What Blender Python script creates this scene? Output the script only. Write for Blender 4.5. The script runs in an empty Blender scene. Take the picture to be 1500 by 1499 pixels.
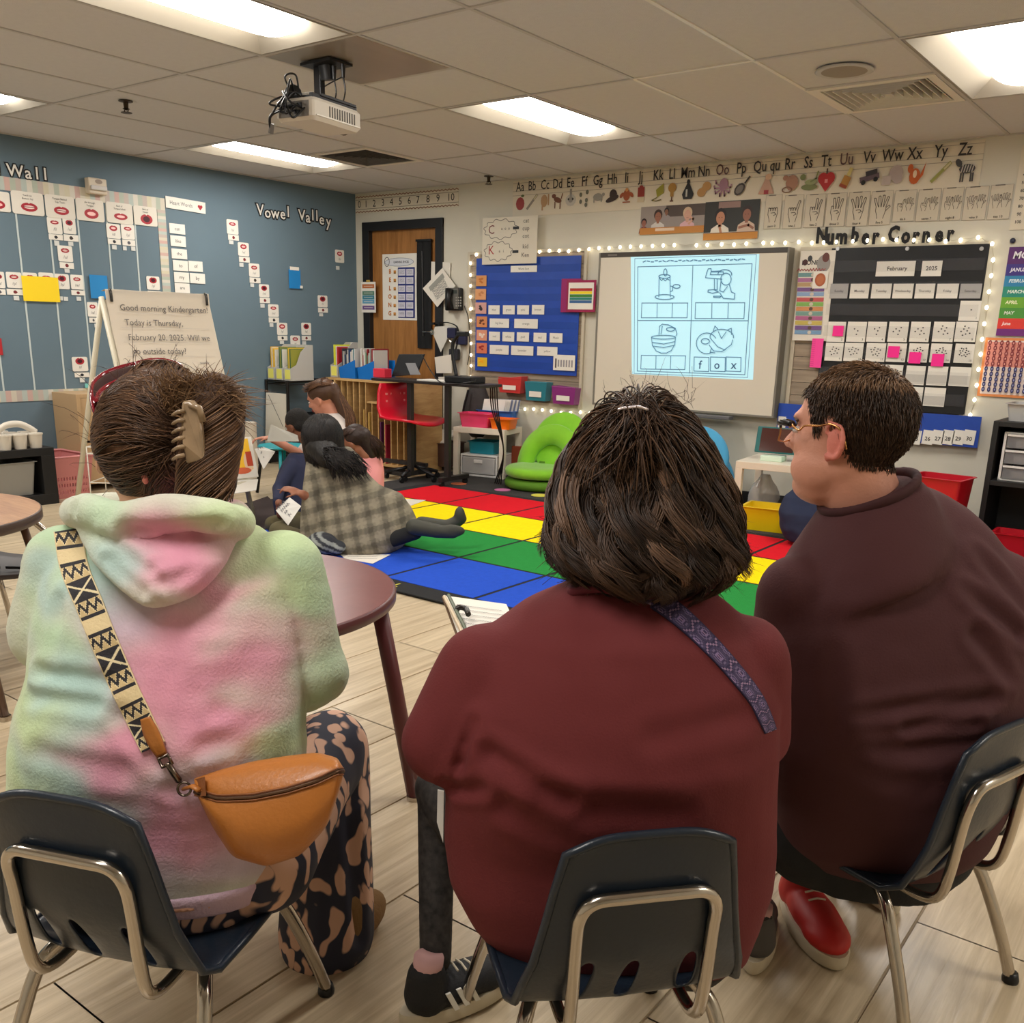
import bpy, bmesh, math, random
import numpy as np
from mathutils import Vector, Matrix, noise
random.seed(7); rng = np.random.RandomState(7)
S = bpy.context.scene; COL = S.collection
# ---------------------------------------------------------------- camera (measured from the ceiling grid)
F = 1384.79; CX, CY = 750.0, 868.16
CAM = Vector((6.838, -6.532, 1.2))
FW = Vector((-.5795, .7695, -.2679)).normalized()
_r = FW.cross(Vector((0, 0, 1))).normalized(); _u = _r.cross(FW)
RO = .0254
RT = _r*math.cos(RO)+_u*math.sin(RO); UP = -_r*math.sin(RO)+_u*math.cos(RO)
cd = bpy.data.cameras.new('camera'); co = bpy.data.objects.new('camera', cd); COL.objects.link(co)
co.matrix_world = Matrix(((RT.x, UP.x, -FW.x, CAM.x), (RT.y, UP.y, -FW.y, CAM.y), (RT.z, UP.z, -FW.z, CAM.z), (0, 0, 0, 1)))
cd.sensor_fit = 'HORIZONTAL'; cd.sensor_width = 36; cd.lens = 36*F/1500; cd.shift_y = (CY-749.5)/1500
cd.clip_start = .05
S.camera = co
S.view_settings.view_transform = 'Standard'; S.view_settings.look = 'None'
S.view_settings.gamma = 1; S.view_settings.use_curve_mapping = False
S.view_settings.exposure = 0.45
W = bpy.data.worlds.new('world'); S.world = W; W.use_nodes = True
W.node_tree.nodes['Background'].inputs[0].default_value = (.9, .85, .75, 1)
W.node_tree.nodes['Background'].inputs[1].default_value = .12
LAMP_POWER = 20      # emission of the ceiling lenses
CEIL = 2.364; RX = 8.6; RY = -8.6
# horizontal frame of the viewer, used to lay people out
FH = Vector((FW.x, FW.y, 0)).normalized(); RH = Vector((FH.y, -FH.x, 0)); ZZ = Vector((0, 0, 1))
def ray(x, y): return FW+RT*((x-CX)/F)-UP*((y-CY)/F)
def back(x, y, Y=0.0): d = ray(x, y); return CAM+d*((Y-CAM.y)/d.y)
def left(x, y, X=0.0): d = ray(x, y); return CAM+d*((X-CAM.x)/d.x)
def hz(x, y, z=0.0): d = ray(x, y); return CAM+d*((z-CAM.z)/d.z)
def dep(x, y, t): return CAM+ray(x, y)*t
def pj(P):
    d = P-CAM; z = d.dot(FW); return CX+F*d.dot(RT)/z, CY-F*d.dot(UP)/z
# ---------------------------------------------------------------- materials
def lin(c): return tuple(((v/255/12.92) if v <= 10.3 else ((v/255+.055)/1.055)**2.4) for v in c)
MATS = {}
def mat(name, rgb=(200, 200, 200), rough=.6, metal=0, spec=.5, emit=0, trans=0, alpha=1, var=0, vscale=8, bump=0, bscale=60, vcol=False, ior=1.45, coat=0, sheen=0, ecol=None, stretch=None):
    if name in MATS: return MATS[name]
    m = bpy.data.materials.new(name); m.use_nodes = True; nt = m.node_tree; N = nt.nodes; L = nt.links
    b = N['Principled BSDF']; c = lin(rgb)
    b.inputs['Base Color'].default_value = (*c, 1); b.inputs['Roughness'].default_value = rough
    b.inputs['Metallic'].default_value = metal; b.inputs['Specular IOR Level'].default_value = spec
    b.inputs['IOR'].default_value = ior
    if coat: b.inputs['Coat Weight'].default_value = coat
    if sheen: b.inputs['Sheen Weight'].default_value = sheen; b.inputs['Sheen Roughness'].default_value = .5
    if trans: b.inputs['Transmission Weight'].default_value = trans
    if alpha < 1: b.inputs['Alpha'].default_value = alpha
    if emit: b.inputs['Emission Color'].default_value = (*lin(ecol or rgb), 1); b.inputs['Emission Strength'].default_value = emit
    tc = N.new('ShaderNodeTexCoord'); co_ = tc.outputs['Object']
    if stretch:
        mp = N.new('ShaderNodeMapping'); mp.inputs['Scale'].default_value = stretch; L.new(co_, mp.inputs[0]); co_ = mp.outputs[0]
    src = None
    if vcol:
        a = N.new('ShaderNodeVertexColor'); a.layer_name = 'Col'; src = a.outputs[0]
        if emit: L.new(src, b.inputs['Emission Color'])
    if var:
        n = N.new('ShaderNodeTexNoise'); n.inputs['Scale'].default_value = vscale; n.inputs['Detail'].default_value = 5; L.new(co_, n.inputs[0])
        mr = N.new('ShaderNodeMapRange'); mr.inputs[1].default_value = .3; mr.inputs[2].default_value = .7; mr.inputs[3].default_value = 1-var; mr.inputs[4].default_value = 1+var
        L.new(n.outputs[0], mr.inputs[0])
        mx = N.new('ShaderNodeVectorMath'); mx.operation = 'SCALE'; L.new(mr.outputs[0], mx.inputs['Scale'])
        if src: L.new(src, mx.inputs[0])
        else: mx.inputs[0].default_value = c
        src = mx.outputs[0]
    if src: L.new(src, b.inputs['Base Color'])
    if bump:
        n = N.new('ShaderNodeTexNoise'); n.inputs['Scale'].default_value = bscale; n.inputs['Detail'].default_value = 4; L.new(co_, n.inputs[0])
        bp = N.new('ShaderNodeBump'); bp.inputs['Strength'].default_value = bump; bp.inputs['Distance'].default_value = .01; L.new(n.outputs[0], bp.inputs['Height']); L.new(bp.outputs[0], b.inputs['Normal'])
    MATS[name] = m; return m
def wood(name, c1, c2, scale=(1, 14, 14), rough=.45, dist=2.0, per_obj=0, coat=0):
    if name in MATS: return MATS[name]
    m = bpy.data.materials.new(name); m.use_nodes = True; nt = m.node_tree; N = nt.nodes; L = nt.links; b = N['Principled BSDF']
    tc = N.new('ShaderNodeTexCoord'); mp = N.new('ShaderNodeMapping'); mp.inputs['Scale'].default_value = scale; L.new(tc.outputs['Object'], mp.inputs[0])
    n = N.new('ShaderNodeTexNoise'); n.inputs['Scale'].default_value = 2.2; n.inputs['Detail'].default_value = 8; n.inputs['Roughness'].default_value = .65; n.inputs['Distortion'].default_value = dist*.3
    if per_obj:
        oi = N.new('ShaderNodeObjectInfo'); ad = N.new('ShaderNodeVectorMath'); ad.operation = 'MULTIPLY_ADD'; L.new(oi.outputs['Random'], ad.inputs[0]); ad.inputs[1].default_value = (37, 53, 11); L.new(mp.outputs[0], ad.inputs[2]); L.new(ad.outputs[0], n.inputs[0])
    else: L.new(mp.outputs[0], n.inputs[0])
    r = N.new('ShaderNodeValToRGB'); r.color_ramp.elements[0].position = .32; r.color_ramp.elements[1].position = .68
    r.color_ramp.elements[0].color = (*lin(c1), 1); r.color_ramp.elements[1].color = (*lin(c2), 1)
    L.new(n.outputs[0], r.inputs[0]); out = r.outputs[0]
    if per_obj:
        mr = N.new('ShaderNodeMapRange'); mr.inputs[3].default_value = 1-per_obj; mr.inputs[4].default_value = 1+per_obj; L.new(oi.outputs['Random'], mr.inputs[0])
        sc = N.new('ShaderNodeVectorMath'); sc.operation = 'SCALE'; L.new(out, sc.inputs[0]); L.new(mr.outputs[0], sc.inputs['Scale']); out = sc.outputs[0]
    L.new(out, b.inputs['Base Color']); b.inputs['Roughness'].default_value = rough
    if coat: b.inputs['Coat Weight'].default_value = coat
    bp = N.new('ShaderNodeBump'); bp.inputs['Strength'].default_value = .15; bp.inputs['Distance'].default_value = .004; L.new(n.outputs[0], bp.inputs['Height']); L.new(bp.outputs[0], b.inputs['Normal'])
    MATS[name] = m; return m
PR = mat('printed_card', vcol=True, rough=.55)
PRG = mat('printed_glossy', vcol=True, rough=.25)
INK = mat('black_ink', (25, 25, 27), .6)
WHT = mat('white_paper', (232, 228, 218), .6)
CHROME = mat('chrome', (190, 182, 172), .16, 1)
BLK = mat('black_plastic', (22, 22, 24), .4)
# ---------------------------------------------------------------- objects
def thing(name, label, cat, loc=(0, 0, 0), rz=0, group=None):
    o = bpy.data.objects.new(name, None); COL.objects.link(o); o.empty_display_size = .1
    o.location = loc; o.rotation_euler = (0, 0, rz); o['label'] = label; o['category'] = cat
    if group: o['group'] = group
    return o
def tag(o, label, cat, group=None, kind=None):
    if label: o['label'] = label
    if cat: o['category'] = cat
    if group: o['group'] = group
    if kind: o['kind'] = kind
    return o
def rootmat(o):
    ms = Matrix.Identity(4)
    while o: ms = (Matrix.Translation(o.location) @ o.rotation_euler.to_matrix().to_4x4()) @ ms; o = o.parent
    return ms
def linkmesh(name, me, parent=None, origin=True, world=True):
    o = bpy.data.objects.new(name, me); COL.objects.link(o)
    if parent:
        if world: me.transform(rootmat(parent).inverted())
        o.parent = parent
    elif origin and len(me.vertices):
        a = np.empty(len(me.vertices)*3); me.vertices.foreach_get('co', a); a = a.reshape(-1, 3)
        c = Vector(((a[:, 0].min()+a[:, 0].max())/2, (a[:, 1].min()+a[:, 1].max())/2, a[:, 2].min()))
        me.transform(Matrix.Translation(-c)); o.location = c
    return o
class MB:
    def __init__(s): s.v = []; s.f = []; s.c = []; s.col = (200, 200, 200)
    def add(s, vs, fs, col=None):
        n = len(s.v); s.v += [tuple(q) for q in vs]; s.f += [tuple(i+n for i in f) for f in fs]; s.c += [col or s.col]*len(fs); return s
    def box(s, c, d, R=None, col=None, tap=1):
        hx, hy, hz_ = d[0]/2, d[1]/2, d[2]/2; c = Vector(c); vs = []
        for z in (-1, 1):
            k = tap if z < 0 else 1
            for x, y in ((-1, -1), (1, -1), (1, 1), (-1, 1)):
                q = Vector((x*hx*k, y*hy*k, z*hz_)); vs.append(c+(R @ q if R else q))
        return s.add(vs, [(3, 2, 1, 0), (4, 5, 6, 7), (0, 1, 5, 4), (1, 2, 6, 5), (2, 3, 7, 6), (3, 0, 4, 7)], col)
    def bx(s, x0, x1, y0, y1, z0, z1, col=None): return s.box(((x0+x1)/2, (y0+y1)/2, (z0+z1)/2), (abs(x1-x0), abs(y1-y0), abs(z1-z0)), None, col)
    def poly(s, pts, col=None): return s.add(pts, [tuple(range(len(pts)))], col)
    def prism(s, pts, off, col=None):
        pts = [Vector(p) for p in pts]; off = Vector(off); n = len(pts)
        nn = sum((pts[i].cross(pts[(i+1) % n]) for i in range(n)), Vector()); 
        if nn.dot(off) < 0: pts.reverse()
        return s.add(pts+[p+off for p in pts], [tuple(range(n))[::-1], tuple(range(n, 2*n))]+[(i, (i+1) % n, n+(i+1) % n, n+i) for i in range(n)], col)
    def loft(s, rings, col=None, caps=True, closed=True):
        n = len(rings[0]); vs = [p for r in rings for p in r]; fs = []
        for i in range(len(rings)-1):
            for j in range(n if closed else n-1):
                k = (j+1) % n; fs.append((i*n+j, i*n+k, (i+1)*n+k, (i+1)*n+j))
        if caps and closed: fs.append(tuple(range(n))[::-1]); fs.append(tuple((len(rings)-1)*n+j for j in range(n)))
        return s.add(vs, fs, col)
    def cyl(s, p0, p1, r0, r1=None, n=12, col=None):
        return s.tube([p0, p1], [r0, r0 if r1 is None else r1], n, col)
    def tube(s, pts, r, n=8, col=None, cyc=False, flat=1, up=None):
        pts = [Vector(p) for p in pts]; m = len(pts)
        if not hasattr(r, '__len__'): r = [r]*m
        rings = []; pu = Vector(up) if up else None
        for i, p in enumerate(pts):
            a = pts[(i-1) % m] if (cyc or i > 0) else p; b = pts[(i+1) % m] if (cyc or i < m-1) else p
            t = (b-a); t = t.normalized() if t.length > 1e-9 else Vector((0, 0, 1))
            if pu is None: pu = Vector((0, 0, 1)) if abs(t.z) < .9 else Vector((1, 0, 0))
            x = t.cross(pu); 
            if x.length < 1e-6: x = t.orthogonal()
            x.normalize(); y = x.cross(t).normalized(); 
            if not up: pu = y
            rings.append([p+x*math.cos(2*math.pi*k/n)*r[i]+y*math.sin(2*math.pi*k/n)*r[i]*flat for k in range(n)])
        if cyc: rings.append(rings[0])
        return s.loft(rings, col, caps=not cyc)
    def lathe(s, prof, c=(0, 0, 0), n=24, col=None, sx=1, sy=1):
        c = Vector(c); return s.loft([[c+Vector((r*sx*math.cos(2*math.pi*k/n), r*sy*math.sin(2*math.pi*k/n), z)) for k in range(n)] for r, z in prof], col)
    def ell(s, c, r, R=None, n=16, m=10, col=None):
        c = Vector(c); rings = []
        for i in range(m+1):
            a = math.pi*(i+.02)/(m+.04)-math.pi/2; ring = []
            for k in range(n):
                q = Vector((r[0]*math.cos(a)*math.cos(2*math.pi*k/n), r[1]*math.cos(a)*math.sin(2*math.pi*k/n), r[2]*math.sin(a)))
                ring.append(c+(R @ q if R else q))
            rings.append(ring)
        return s.loft(rings, col)
    def cap(s, p0, p1, r0, r1=None, n=14, k=5, flat=1, up=None):
        r1 = r0 if r1 is None else r1; p0 = Vector(p0); p1 = Vector(p1); d = (p1-p0).normalized(); P = []; RR = []
        for i in range(k+1):
            a = math.pi/2*(1-i/k); P.append(p0-d*r0*math.sin(a)); RR.append(max(r0*math.cos(a), r0*.03))
        for i in range(k+1):
            a = math.pi/2*i/k; P.append(p1+d*r1*math.sin(a)); RR.append(max(r1*math.cos(a), r1*.03))
        return s.tube(P, RR, n, flat=flat, up=up)
    def mesh(s, name, m=None, smooth=False):
        me = bpy.data.meshes.new(name); me.from_pydata(s.v, [], s.f)
        ca = me.attributes.new('Col', 'FLOAT_COLOR', 'CORNER')
        lt = np.repeat(np.array([(*lin(c), 1) for c in s.c], dtype=np.float32), [len(f) for f in s.f], axis=0) if s.f else np.zeros((0, 4), np.float32)
        ca.data.foreach_set('color', lt.ravel())
        if m: me.materials.append(m)
        if smooth: me.polygons.foreach_set('use_smooth', [True]*len(me.polygons))
        return me
    def build(s, name, m, parent=None, smooth=False, bevel=0, bseg=2, autos=None, world=True):
        me = s.mesh(name, m, smooth)
        o = linkmesh(name, me, parent, world=world)
        if bevel:
            b = o.modifiers.new('b', 'BEVEL'); b.width = bevel; b.segments = bseg; b.limit_method = 'ANGLE'; b.angle_limit = .6
        if smooth and (autos is not None): shade(o, autos)
        return o
def shade(o, ang=.7):
    me = o.data; bm = bmesh.new(); bm.from_mesh(me)
    for e in bm.edges:
        if len(e.link_faces) == 2 and e.calc_face_angle(0) > ang: e.smooth = False
    bm.to_mesh(me); bm.free()
def evalmesh(o):
    dg = bpy.context.evaluated_depsgraph_get(); dg.update()
    return bpy.data.meshes.new_from_object(o.evaluated_get(dg))
def remesh(mb, name, m, parent=None, vox=.01, smooth=8, fn=None, colfn=None, sub=0):
    """union of closed lofts -> one continuous surface; fn moves vertices, colfn colours them (dye, skin tone)"""
    me = mb.mesh(name+'_t', None); o = bpy.data.objects.new('t', me); COL.objects.link(o)
    r = o.modifiers.new('r', 'REMESH'); r.mode = 'VOXEL'; r.voxel_size = vox
    if smooth: sm = o.modifiers.new('s', 'SMOOTH'); sm.iterations = smooth; sm.factor = .5
    nm = evalmesh(o); bpy.data.objects.remove(o); bpy.data.meshes.remove(me)
    n = len(nm.vertices); a = np.empty(n*3); nm.vertices.foreach_get('co', a); a = a.reshape(-1, 3)
    if fn is not None:
        nn = np.empty(n*3); nm.vertices.foreach_get('normal', nn); a = fn(a, nn.reshape(-1, 3)); nm.vertices.foreach_set('co', a.ravel())
    if colfn is not None:
        c = colfn(a); ca = nm.attributes.new('Col', 'FLOAT_COLOR', 'POINT'); ca.data.foreach_set('color', np.concatenate([c, np.ones((n, 1))], 1).astype(np.float32).ravel())
    nm.materials.clear(); nm.materials.append(m); nm.polygons.foreach_set('use_smooth', [True]*len(nm.polygons)); nm.update(); nm.name = name
    return linkmesh(name, nm, parent)
_txt = {}
def textmesh(s, size=1, bold=0, ext=0, align='CENTER', shear=0, sp=1):
    k = (s, bold, ext, align, shear, size, sp)
    cu = bpy.data.curves.new('t', 'FONT'); cu.body = s; cu.size = size; cu.offset = bold; cu.extrude = ext; cu.align_x = align; cu.align_y = 'CENTER'; cu.shear = shear; cu.resolution_u = 2; cu.space_character = sp
    o = bpy.data.objects.new('t', cu); COL.objects.link(o); me = evalmesh(o); bpy.data.objects.remove(o); bpy.data.curves.remove(cu)
    return me
class Fr:
    """a flat frame on a wall or sheet: local x right, y up, z out of the sheet"""
    def __init__(s, o, r, u): s.o = Vector(o); s.r = Vector(r).normalized(); n = s.r.cross(Vector(u)).normalized(); s.n = n; s.u = n.cross(s.r)
    def p(s, x, y, z=0): return s.o+s.r*x+s.u*y+s.n*z
    def M(s, x=0, y=0, z=0, k=1, rot=0):
        q = s.p(x, y, z); c, d = math.cos(rot), math.sin(rot); r = s.r*c+s.u*d; u = s.u*c-s.r*d
        return Matrix(((r.x*k, u.x*k, s.n.x*k, q.x), (r.y*k, u.y*k, s.n.y*k, q.y), (r.z*k, u.z*k, s.n.z*k, q.z), (0, 0, 0, 1)))
    def sub(s, x, y, z=0, rot=0):
        c, d = math.cos(rot), math.sin(rot); return Fr(s.p(x, y, z), s.r*c+s.u*d, s.u*c-s.r*d)
    def text(s, t, x, y, h, m=None, z=.0015, parent=None, bold=0, ext=0, align='CENTER', name='lettering', rot=0, shear=0, sx=1, sp=1, asmesh=False):
        me = textmesh(t, 1, bold, ext, align, shear, sp); M = s.M(x, y, z, h*1.35, rot); 
        if sx != 1: M = M @ Matrix.Diagonal((sx, 1, 1, 1))
        me.transform(M)
        if asmesh: return me
        me.materials.clear(); me.materials.append(m or INK); return linkmesh(name, me, parent)
class Art:
    """flat print collected on a frame into one coloured mesh; each call lifts a hair above the one before"""
    def __init__(s, fr, z=.0012): s.f = fr; s.m = MB(); s.z = z; s.dz = .00012
    def _z(s): s.z += s.dz; return s.z
    def poly(s, pts, col): z = s._z(); s.m.poly([s.f.p(x, y, z) for x, y in pts], col); return s
    def rect(s, x, y, w, h, col, rot=0):
        c, d = math.cos(rot), math.sin(rot)
        return s.poly([(x+a*w/2*c-b*h/2*d, y+a*w/2*d+b*h/2*c) for a, b in ((-1, -1), (1, -1), (1, 1), (-1, 1))], col)
    def ell(s, x, y, a, b, col, n=14, rot=0):
        c, d = math.cos(rot), math.sin(rot)
        return s.poly([(x+a*math.cos(t)*c-b*math.sin(t)*d, y+a*math.cos(t)*d+b*math.sin(t)*c) for t in [2*math.pi*k/n for k in range(n)]], col)
    def line(s, pts, w, col, cyc=False):
        z = s._z(); n = len(pts)
        for i in range(n if cyc else n-1):
            a = Vector(pts[i]); b = Vector(pts[(i+1) % n]); d = b-a
            if d.length < 1e-7: continue
            d.normalize(); a = a-d*w*.4; b = b+d*w*.4; q = Vector((-d.y, d.x))*w/2
            s.m.poly([s.f.p(v.x, v.y, z) for v in (a-q, b-q, b+q, a+q)], col)
        return s
    def ring(s, x, y, a, b, w, col, n=16, t0=0, t1=360, rot=0):
        c, d = math.cos(rot), math.sin(rot); P = []
        for k in range(n+1):
            t = math.radians(t0+(t1-t0)*k/n); P.append((x+a*math.cos(t)*c-b*math.sin(t)*d, y+a*math.cos(t)*d+b*math.sin(t)*c))
        return s.line(P, w, col)
    def box(s, x, y, w, h, lw, col): return s.line([(x-w/2, y-h/2), (x+w/2, y-h/2), (x+w/2, y+h/2), (x-w/2, y+h/2)], lw, col, True)
    def text(s, t, x, y, h, col=(30, 30, 32), bold=0, align='CENTER', rot=0, sx=1, shear=0, sp=1):
        me = s.f.text(t, x, y, h, z=s._z(), bold=bold, align=align, rot=rot, sx=sx, shear=shear, sp=sp, asmesh=True)
        s.m.add([v.co[:] for v in me.vertices], [tuple(p.vertices) for p in me.polygons], col); bpy.data.meshes.remove(me); return s
    def scrib(s, x0, x1, y, h, col=(70, 70, 75), w=.0012):  # a line too small to read
        n = max(3, int((x1-x0)/(h*.5))); return s.line([(x0+(x1-x0)*k/n, y+(h/2 if k % 2 else -h/2)*random.uniform(.4, 1)) for k in range(n+1)], w, col)
    def build(s, name='print', parent=None, m=None): return s.m.build(name, m or PR, parent)
def wallrect(wall, x0, y0, x1, y1, off=.004):
    """frame + size of an upright rectangle on a wall seen between two picture corners"""
    xm, ym = (x0+x1)/2, (y0+y1)/2
    if wall == 'B': g = lambda a, b: back(a, b, -off); r = Vector((1, 0, 0))
    else: g = lambda a, b: left(a, b, off); r = Vector((0, 1, 0))
    w = (g(x1, ym)-g(x0, ym)).dot(r); h = (g(xm, y0)-g(xm, y1)).z
    return Fr(g(xm, ym), r, ZZ), w, h
def sheet(name, fr, w, h, m=None, parent=None, th=.002, col=None, r=0, z0=0):
    """thin rounded rectangle lying on a frame"""
    mb = MB(); pts = []
    if r:
        for cx, cy, a0 in ((w/2-r, h/2-r, 0), (-w/2+r, h/2-r, 90), (-w/2+r, -h/2+r, 180), (w/2-r, -h/2+r, 270)):
            for k in range(4): a = math.radians(a0+30*k); pts.append(fr.p(cx+r*math.cos(a), cy+r*math.sin(a), z0))
    else: pts = [fr.p(a*w/2, b*h/2, z0) for a, b in ((1, 1), (-1, 1), (-1, -1), (1, -1))]
    mb.prism(pts, fr.n*th, col); return mb.build(name, m or (PR if col else WHT), parent)
def curve(P, n=6):
    """smooth path through points (Catmull-Rom)"""
    P = [Vector(p) for p in P]; Q = [P[0]*2-P[1]]+P+[P[-1]*2-P[-2]]; out = []
    for i in range(1, len(Q)-2):
        for k in range(n):
            t = k/n; a, b, c, d = Q[i-1], Q[i], Q[i+1], Q[i+2]
            out.append(.5*((2*b)+(c-a)*t+(2*a-5*b+4*c-d)*t*t+(3*b-a-3*c+d)*t**3))
    return out+[P[-1]]
def dup(root, loc, rz=0, label=None, group=None):
    r = root.copy(); COL.objects.link(r); r.location = loc; r.rotation_euler = (0, 0, rz)
    if label: r['label'] = label
    if group: r['group'] = group
    for ch in list(root.children):
        c = ch.copy(); COL.objects.link(c); c.parent = r
        for g in ch.children: d = g.copy(); COL.objects.link(d); d.parent = c
    return r
# ================================================================ THE ROOM
GX = lambda i: 5.4614+.61*i
GY = lambda j: -3.4458+1.22*j
cream = mat('cream_wall_paint', (208, 203, 188), .75, var=.02, vscale=2, bump=.25, bscale=9)
blue = mat('blue_wall_paint', (100, 120, 132), .7, var=.03, vscale=2)
floor_m = wood('light_vinyl_plank', (172, 152, 122), (214, 196, 166), (17, .8, 1), .30, 2.0, per_obj=.05)
ceil_m = mat('ceiling_tile', (208, 206, 206), .9, var=.02, vscale=30, bump=.3, bscale=240)
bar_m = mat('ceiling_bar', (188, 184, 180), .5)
barw_m = mat('bright_ceiling_bar', (225, 218, 205), .4)  # lighter paint: white of the vents, and light painted onto some grid bars
def struct(o): o['kind'] = 'structure'; return o
# floor slab and planks
fl = struct(MB().bx(-.1, RX, RY, .1, -.06, -.004).build('floor', mat('floor_joint', (172, 155, 130), .7)))
pw, pl = .305, 1.245; pm = {}
nx = 0
for ci in range(int(RX/pw)+1):
    x0 = -.005+ci*pw+.08
    y = -4.59-(pl/2 if ci % 2 else 0)-3*pl
    while y < -.6:
        y0, y1 = max(y, RY), min(y+pl, 0); xa, xb = max(x0-pw, 0), x0
        vis = y1 > -6.9 and not (y0 > -2.7 and xa > 1.6)
        if vis and y1-y0 > .1 and nx < 300 and xb-xa > .05:
            key = (round(y1-y0, 2), round(xb-xa, 2))
            if key not in pm:
                pm[key] = MB().bx(-key[1]/2+.0006, key[1]/2-.0006, -key[0]/2+.0006, key[0]/2-.0006, -.004, 0).mesh('plank', floor_m)
            o = bpy.data.objects.new('plank', pm[key]); COL.objects.link(o); o.location = ((xa+xb)/2-fl.location.x, (y0+y1)/2-fl.location.y, -fl.location.z); o.parent = fl; nx += 1
        y += pl
# walls
struct(MB().bx(-.1, 0, RY, .1, 0, CEIL+.1).build('wall_left', blue))
wb_ = MB()
DX0, DX1, DZ = .155, 1.03, 2.06          # door opening
wb_.bx(0, DX0, 0, .1, 0, CEIL+.1).bx(DX1, RX, 0, .1, 0, CEIL+.1).bx(DX0, DX1, 0, .1, DZ, CEIL+.1)
struct(wb_.build('wall_back', cream))
struct(MB().bx(RX, RX+.1, RY, .1, 0, CEIL+.1).build('wall_right', cream))
struct(MB().bx(-.1, RX+.1, RY-.1, RY, 0, CEIL+.1).build('wall_front', cream))
base_m = mat('rubber_baseboard', (44, 42, 42), .5)
struct(MB().bx(0, .008, RY, 0, 0, .1).build('baseboard_left', base_m))
struct(MB().bx(DX1+.06, RX, -.008, 0, 0, .1).bx(.008, DX0-.06, -.008, 0, 0, .1).build('baseboard_back', base_m))
# ceiling: slab above, tiles and bars below
lights = [(-8, 1), (-4, 1), (0, 1), (-8, -1), (-4, -1), (0, -1), (-4, -3), (0, -3), (4, -1), (-8, -3)]
VENT_R = (-1, 1.5); VENT_L = (-6.0, 1.5)
ce = struct(MB().bx(-.1, RX, RY, .1, CEIL+.1, CEIL+.14).build('ceiling', mat('ceiling_void', (150, 140, 128), .9)))
tm = {}
def tile(xa, xb, ya, yb):
    key = (round(xb-xa, 2), round(yb-ya, 2))
    if key not in tm: tm[key] = MB().bx(-key[0]/2+.006, key[0]/2-.006, -key[1]/2+.006, key[1]/2-.006, 0, .015).mesh('ceiling_tile', ceil_m)
    o = bpy.data.objects.new('ceiling_tile', tm[key]); COL.objects.link(o); o.location = ((xa+xb)/2-ce.location.x, (ya+yb)/2-ce.location.y, CEIL+.004-ce.location.z); o.parent = ce
rows = [GY(j) for j in range(-4, 3)]+[0]; rows[0] = RY
halves = {(-1, 1): 'vent', (-7, 1): 'vent2', (-4, 0): 'plate'}
for i in range(-9, 6):
    for j in range(-4, 3):
        xa, xb = max(GX(i), 0), min(GX(i+1), RX); ya = GY(j) if j > -4 else RY; yb = GY(j+1) if j < 2 else 0
        if xb-xa < .08: continue
        if (i, j) in lights: continue
        if (i, j) in halves:
            ym = (ya+yb)/2
            if halves[(i, j)] == 'plate': tile(xa, xb, ym, yb)
            else: tile(xa, xb, ya, ym)
            continue
        tile(xa, xb, ya, yb)
g = MB(); gb = MB()
for i in range(-8, 6):
    x = GX(i)
    for j in range(-4, 3):
        ya = GY(j) if j > -4 else RY; yb = GY(j+1) if j < 2 else 0
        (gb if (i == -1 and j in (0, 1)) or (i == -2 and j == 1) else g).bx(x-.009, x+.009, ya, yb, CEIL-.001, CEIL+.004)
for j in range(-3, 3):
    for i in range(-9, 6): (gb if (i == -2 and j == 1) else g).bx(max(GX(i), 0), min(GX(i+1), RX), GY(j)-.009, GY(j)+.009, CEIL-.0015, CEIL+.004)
g.bx(0, .022, RY, 0, CEIL-.002, CEIL+.004).bx(0, RX, -.022, 0, CEIL-.0018, CEIL+.004)
for i, j in halves: g.bx(GX(i), GX(i+1), GY(j)+.61-.012, GY(j)+.61+.012, CEIL-.0015, CEIL+.004)
tag(g.build('ceiling_grid', bar_m, ce), None, None, kind='stuff')
tag(gb.build('ceiling_grid', barw_m, ce), 'bars of the ceiling grid painted brighter as if catching the light', None, kind='stuff')
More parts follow.
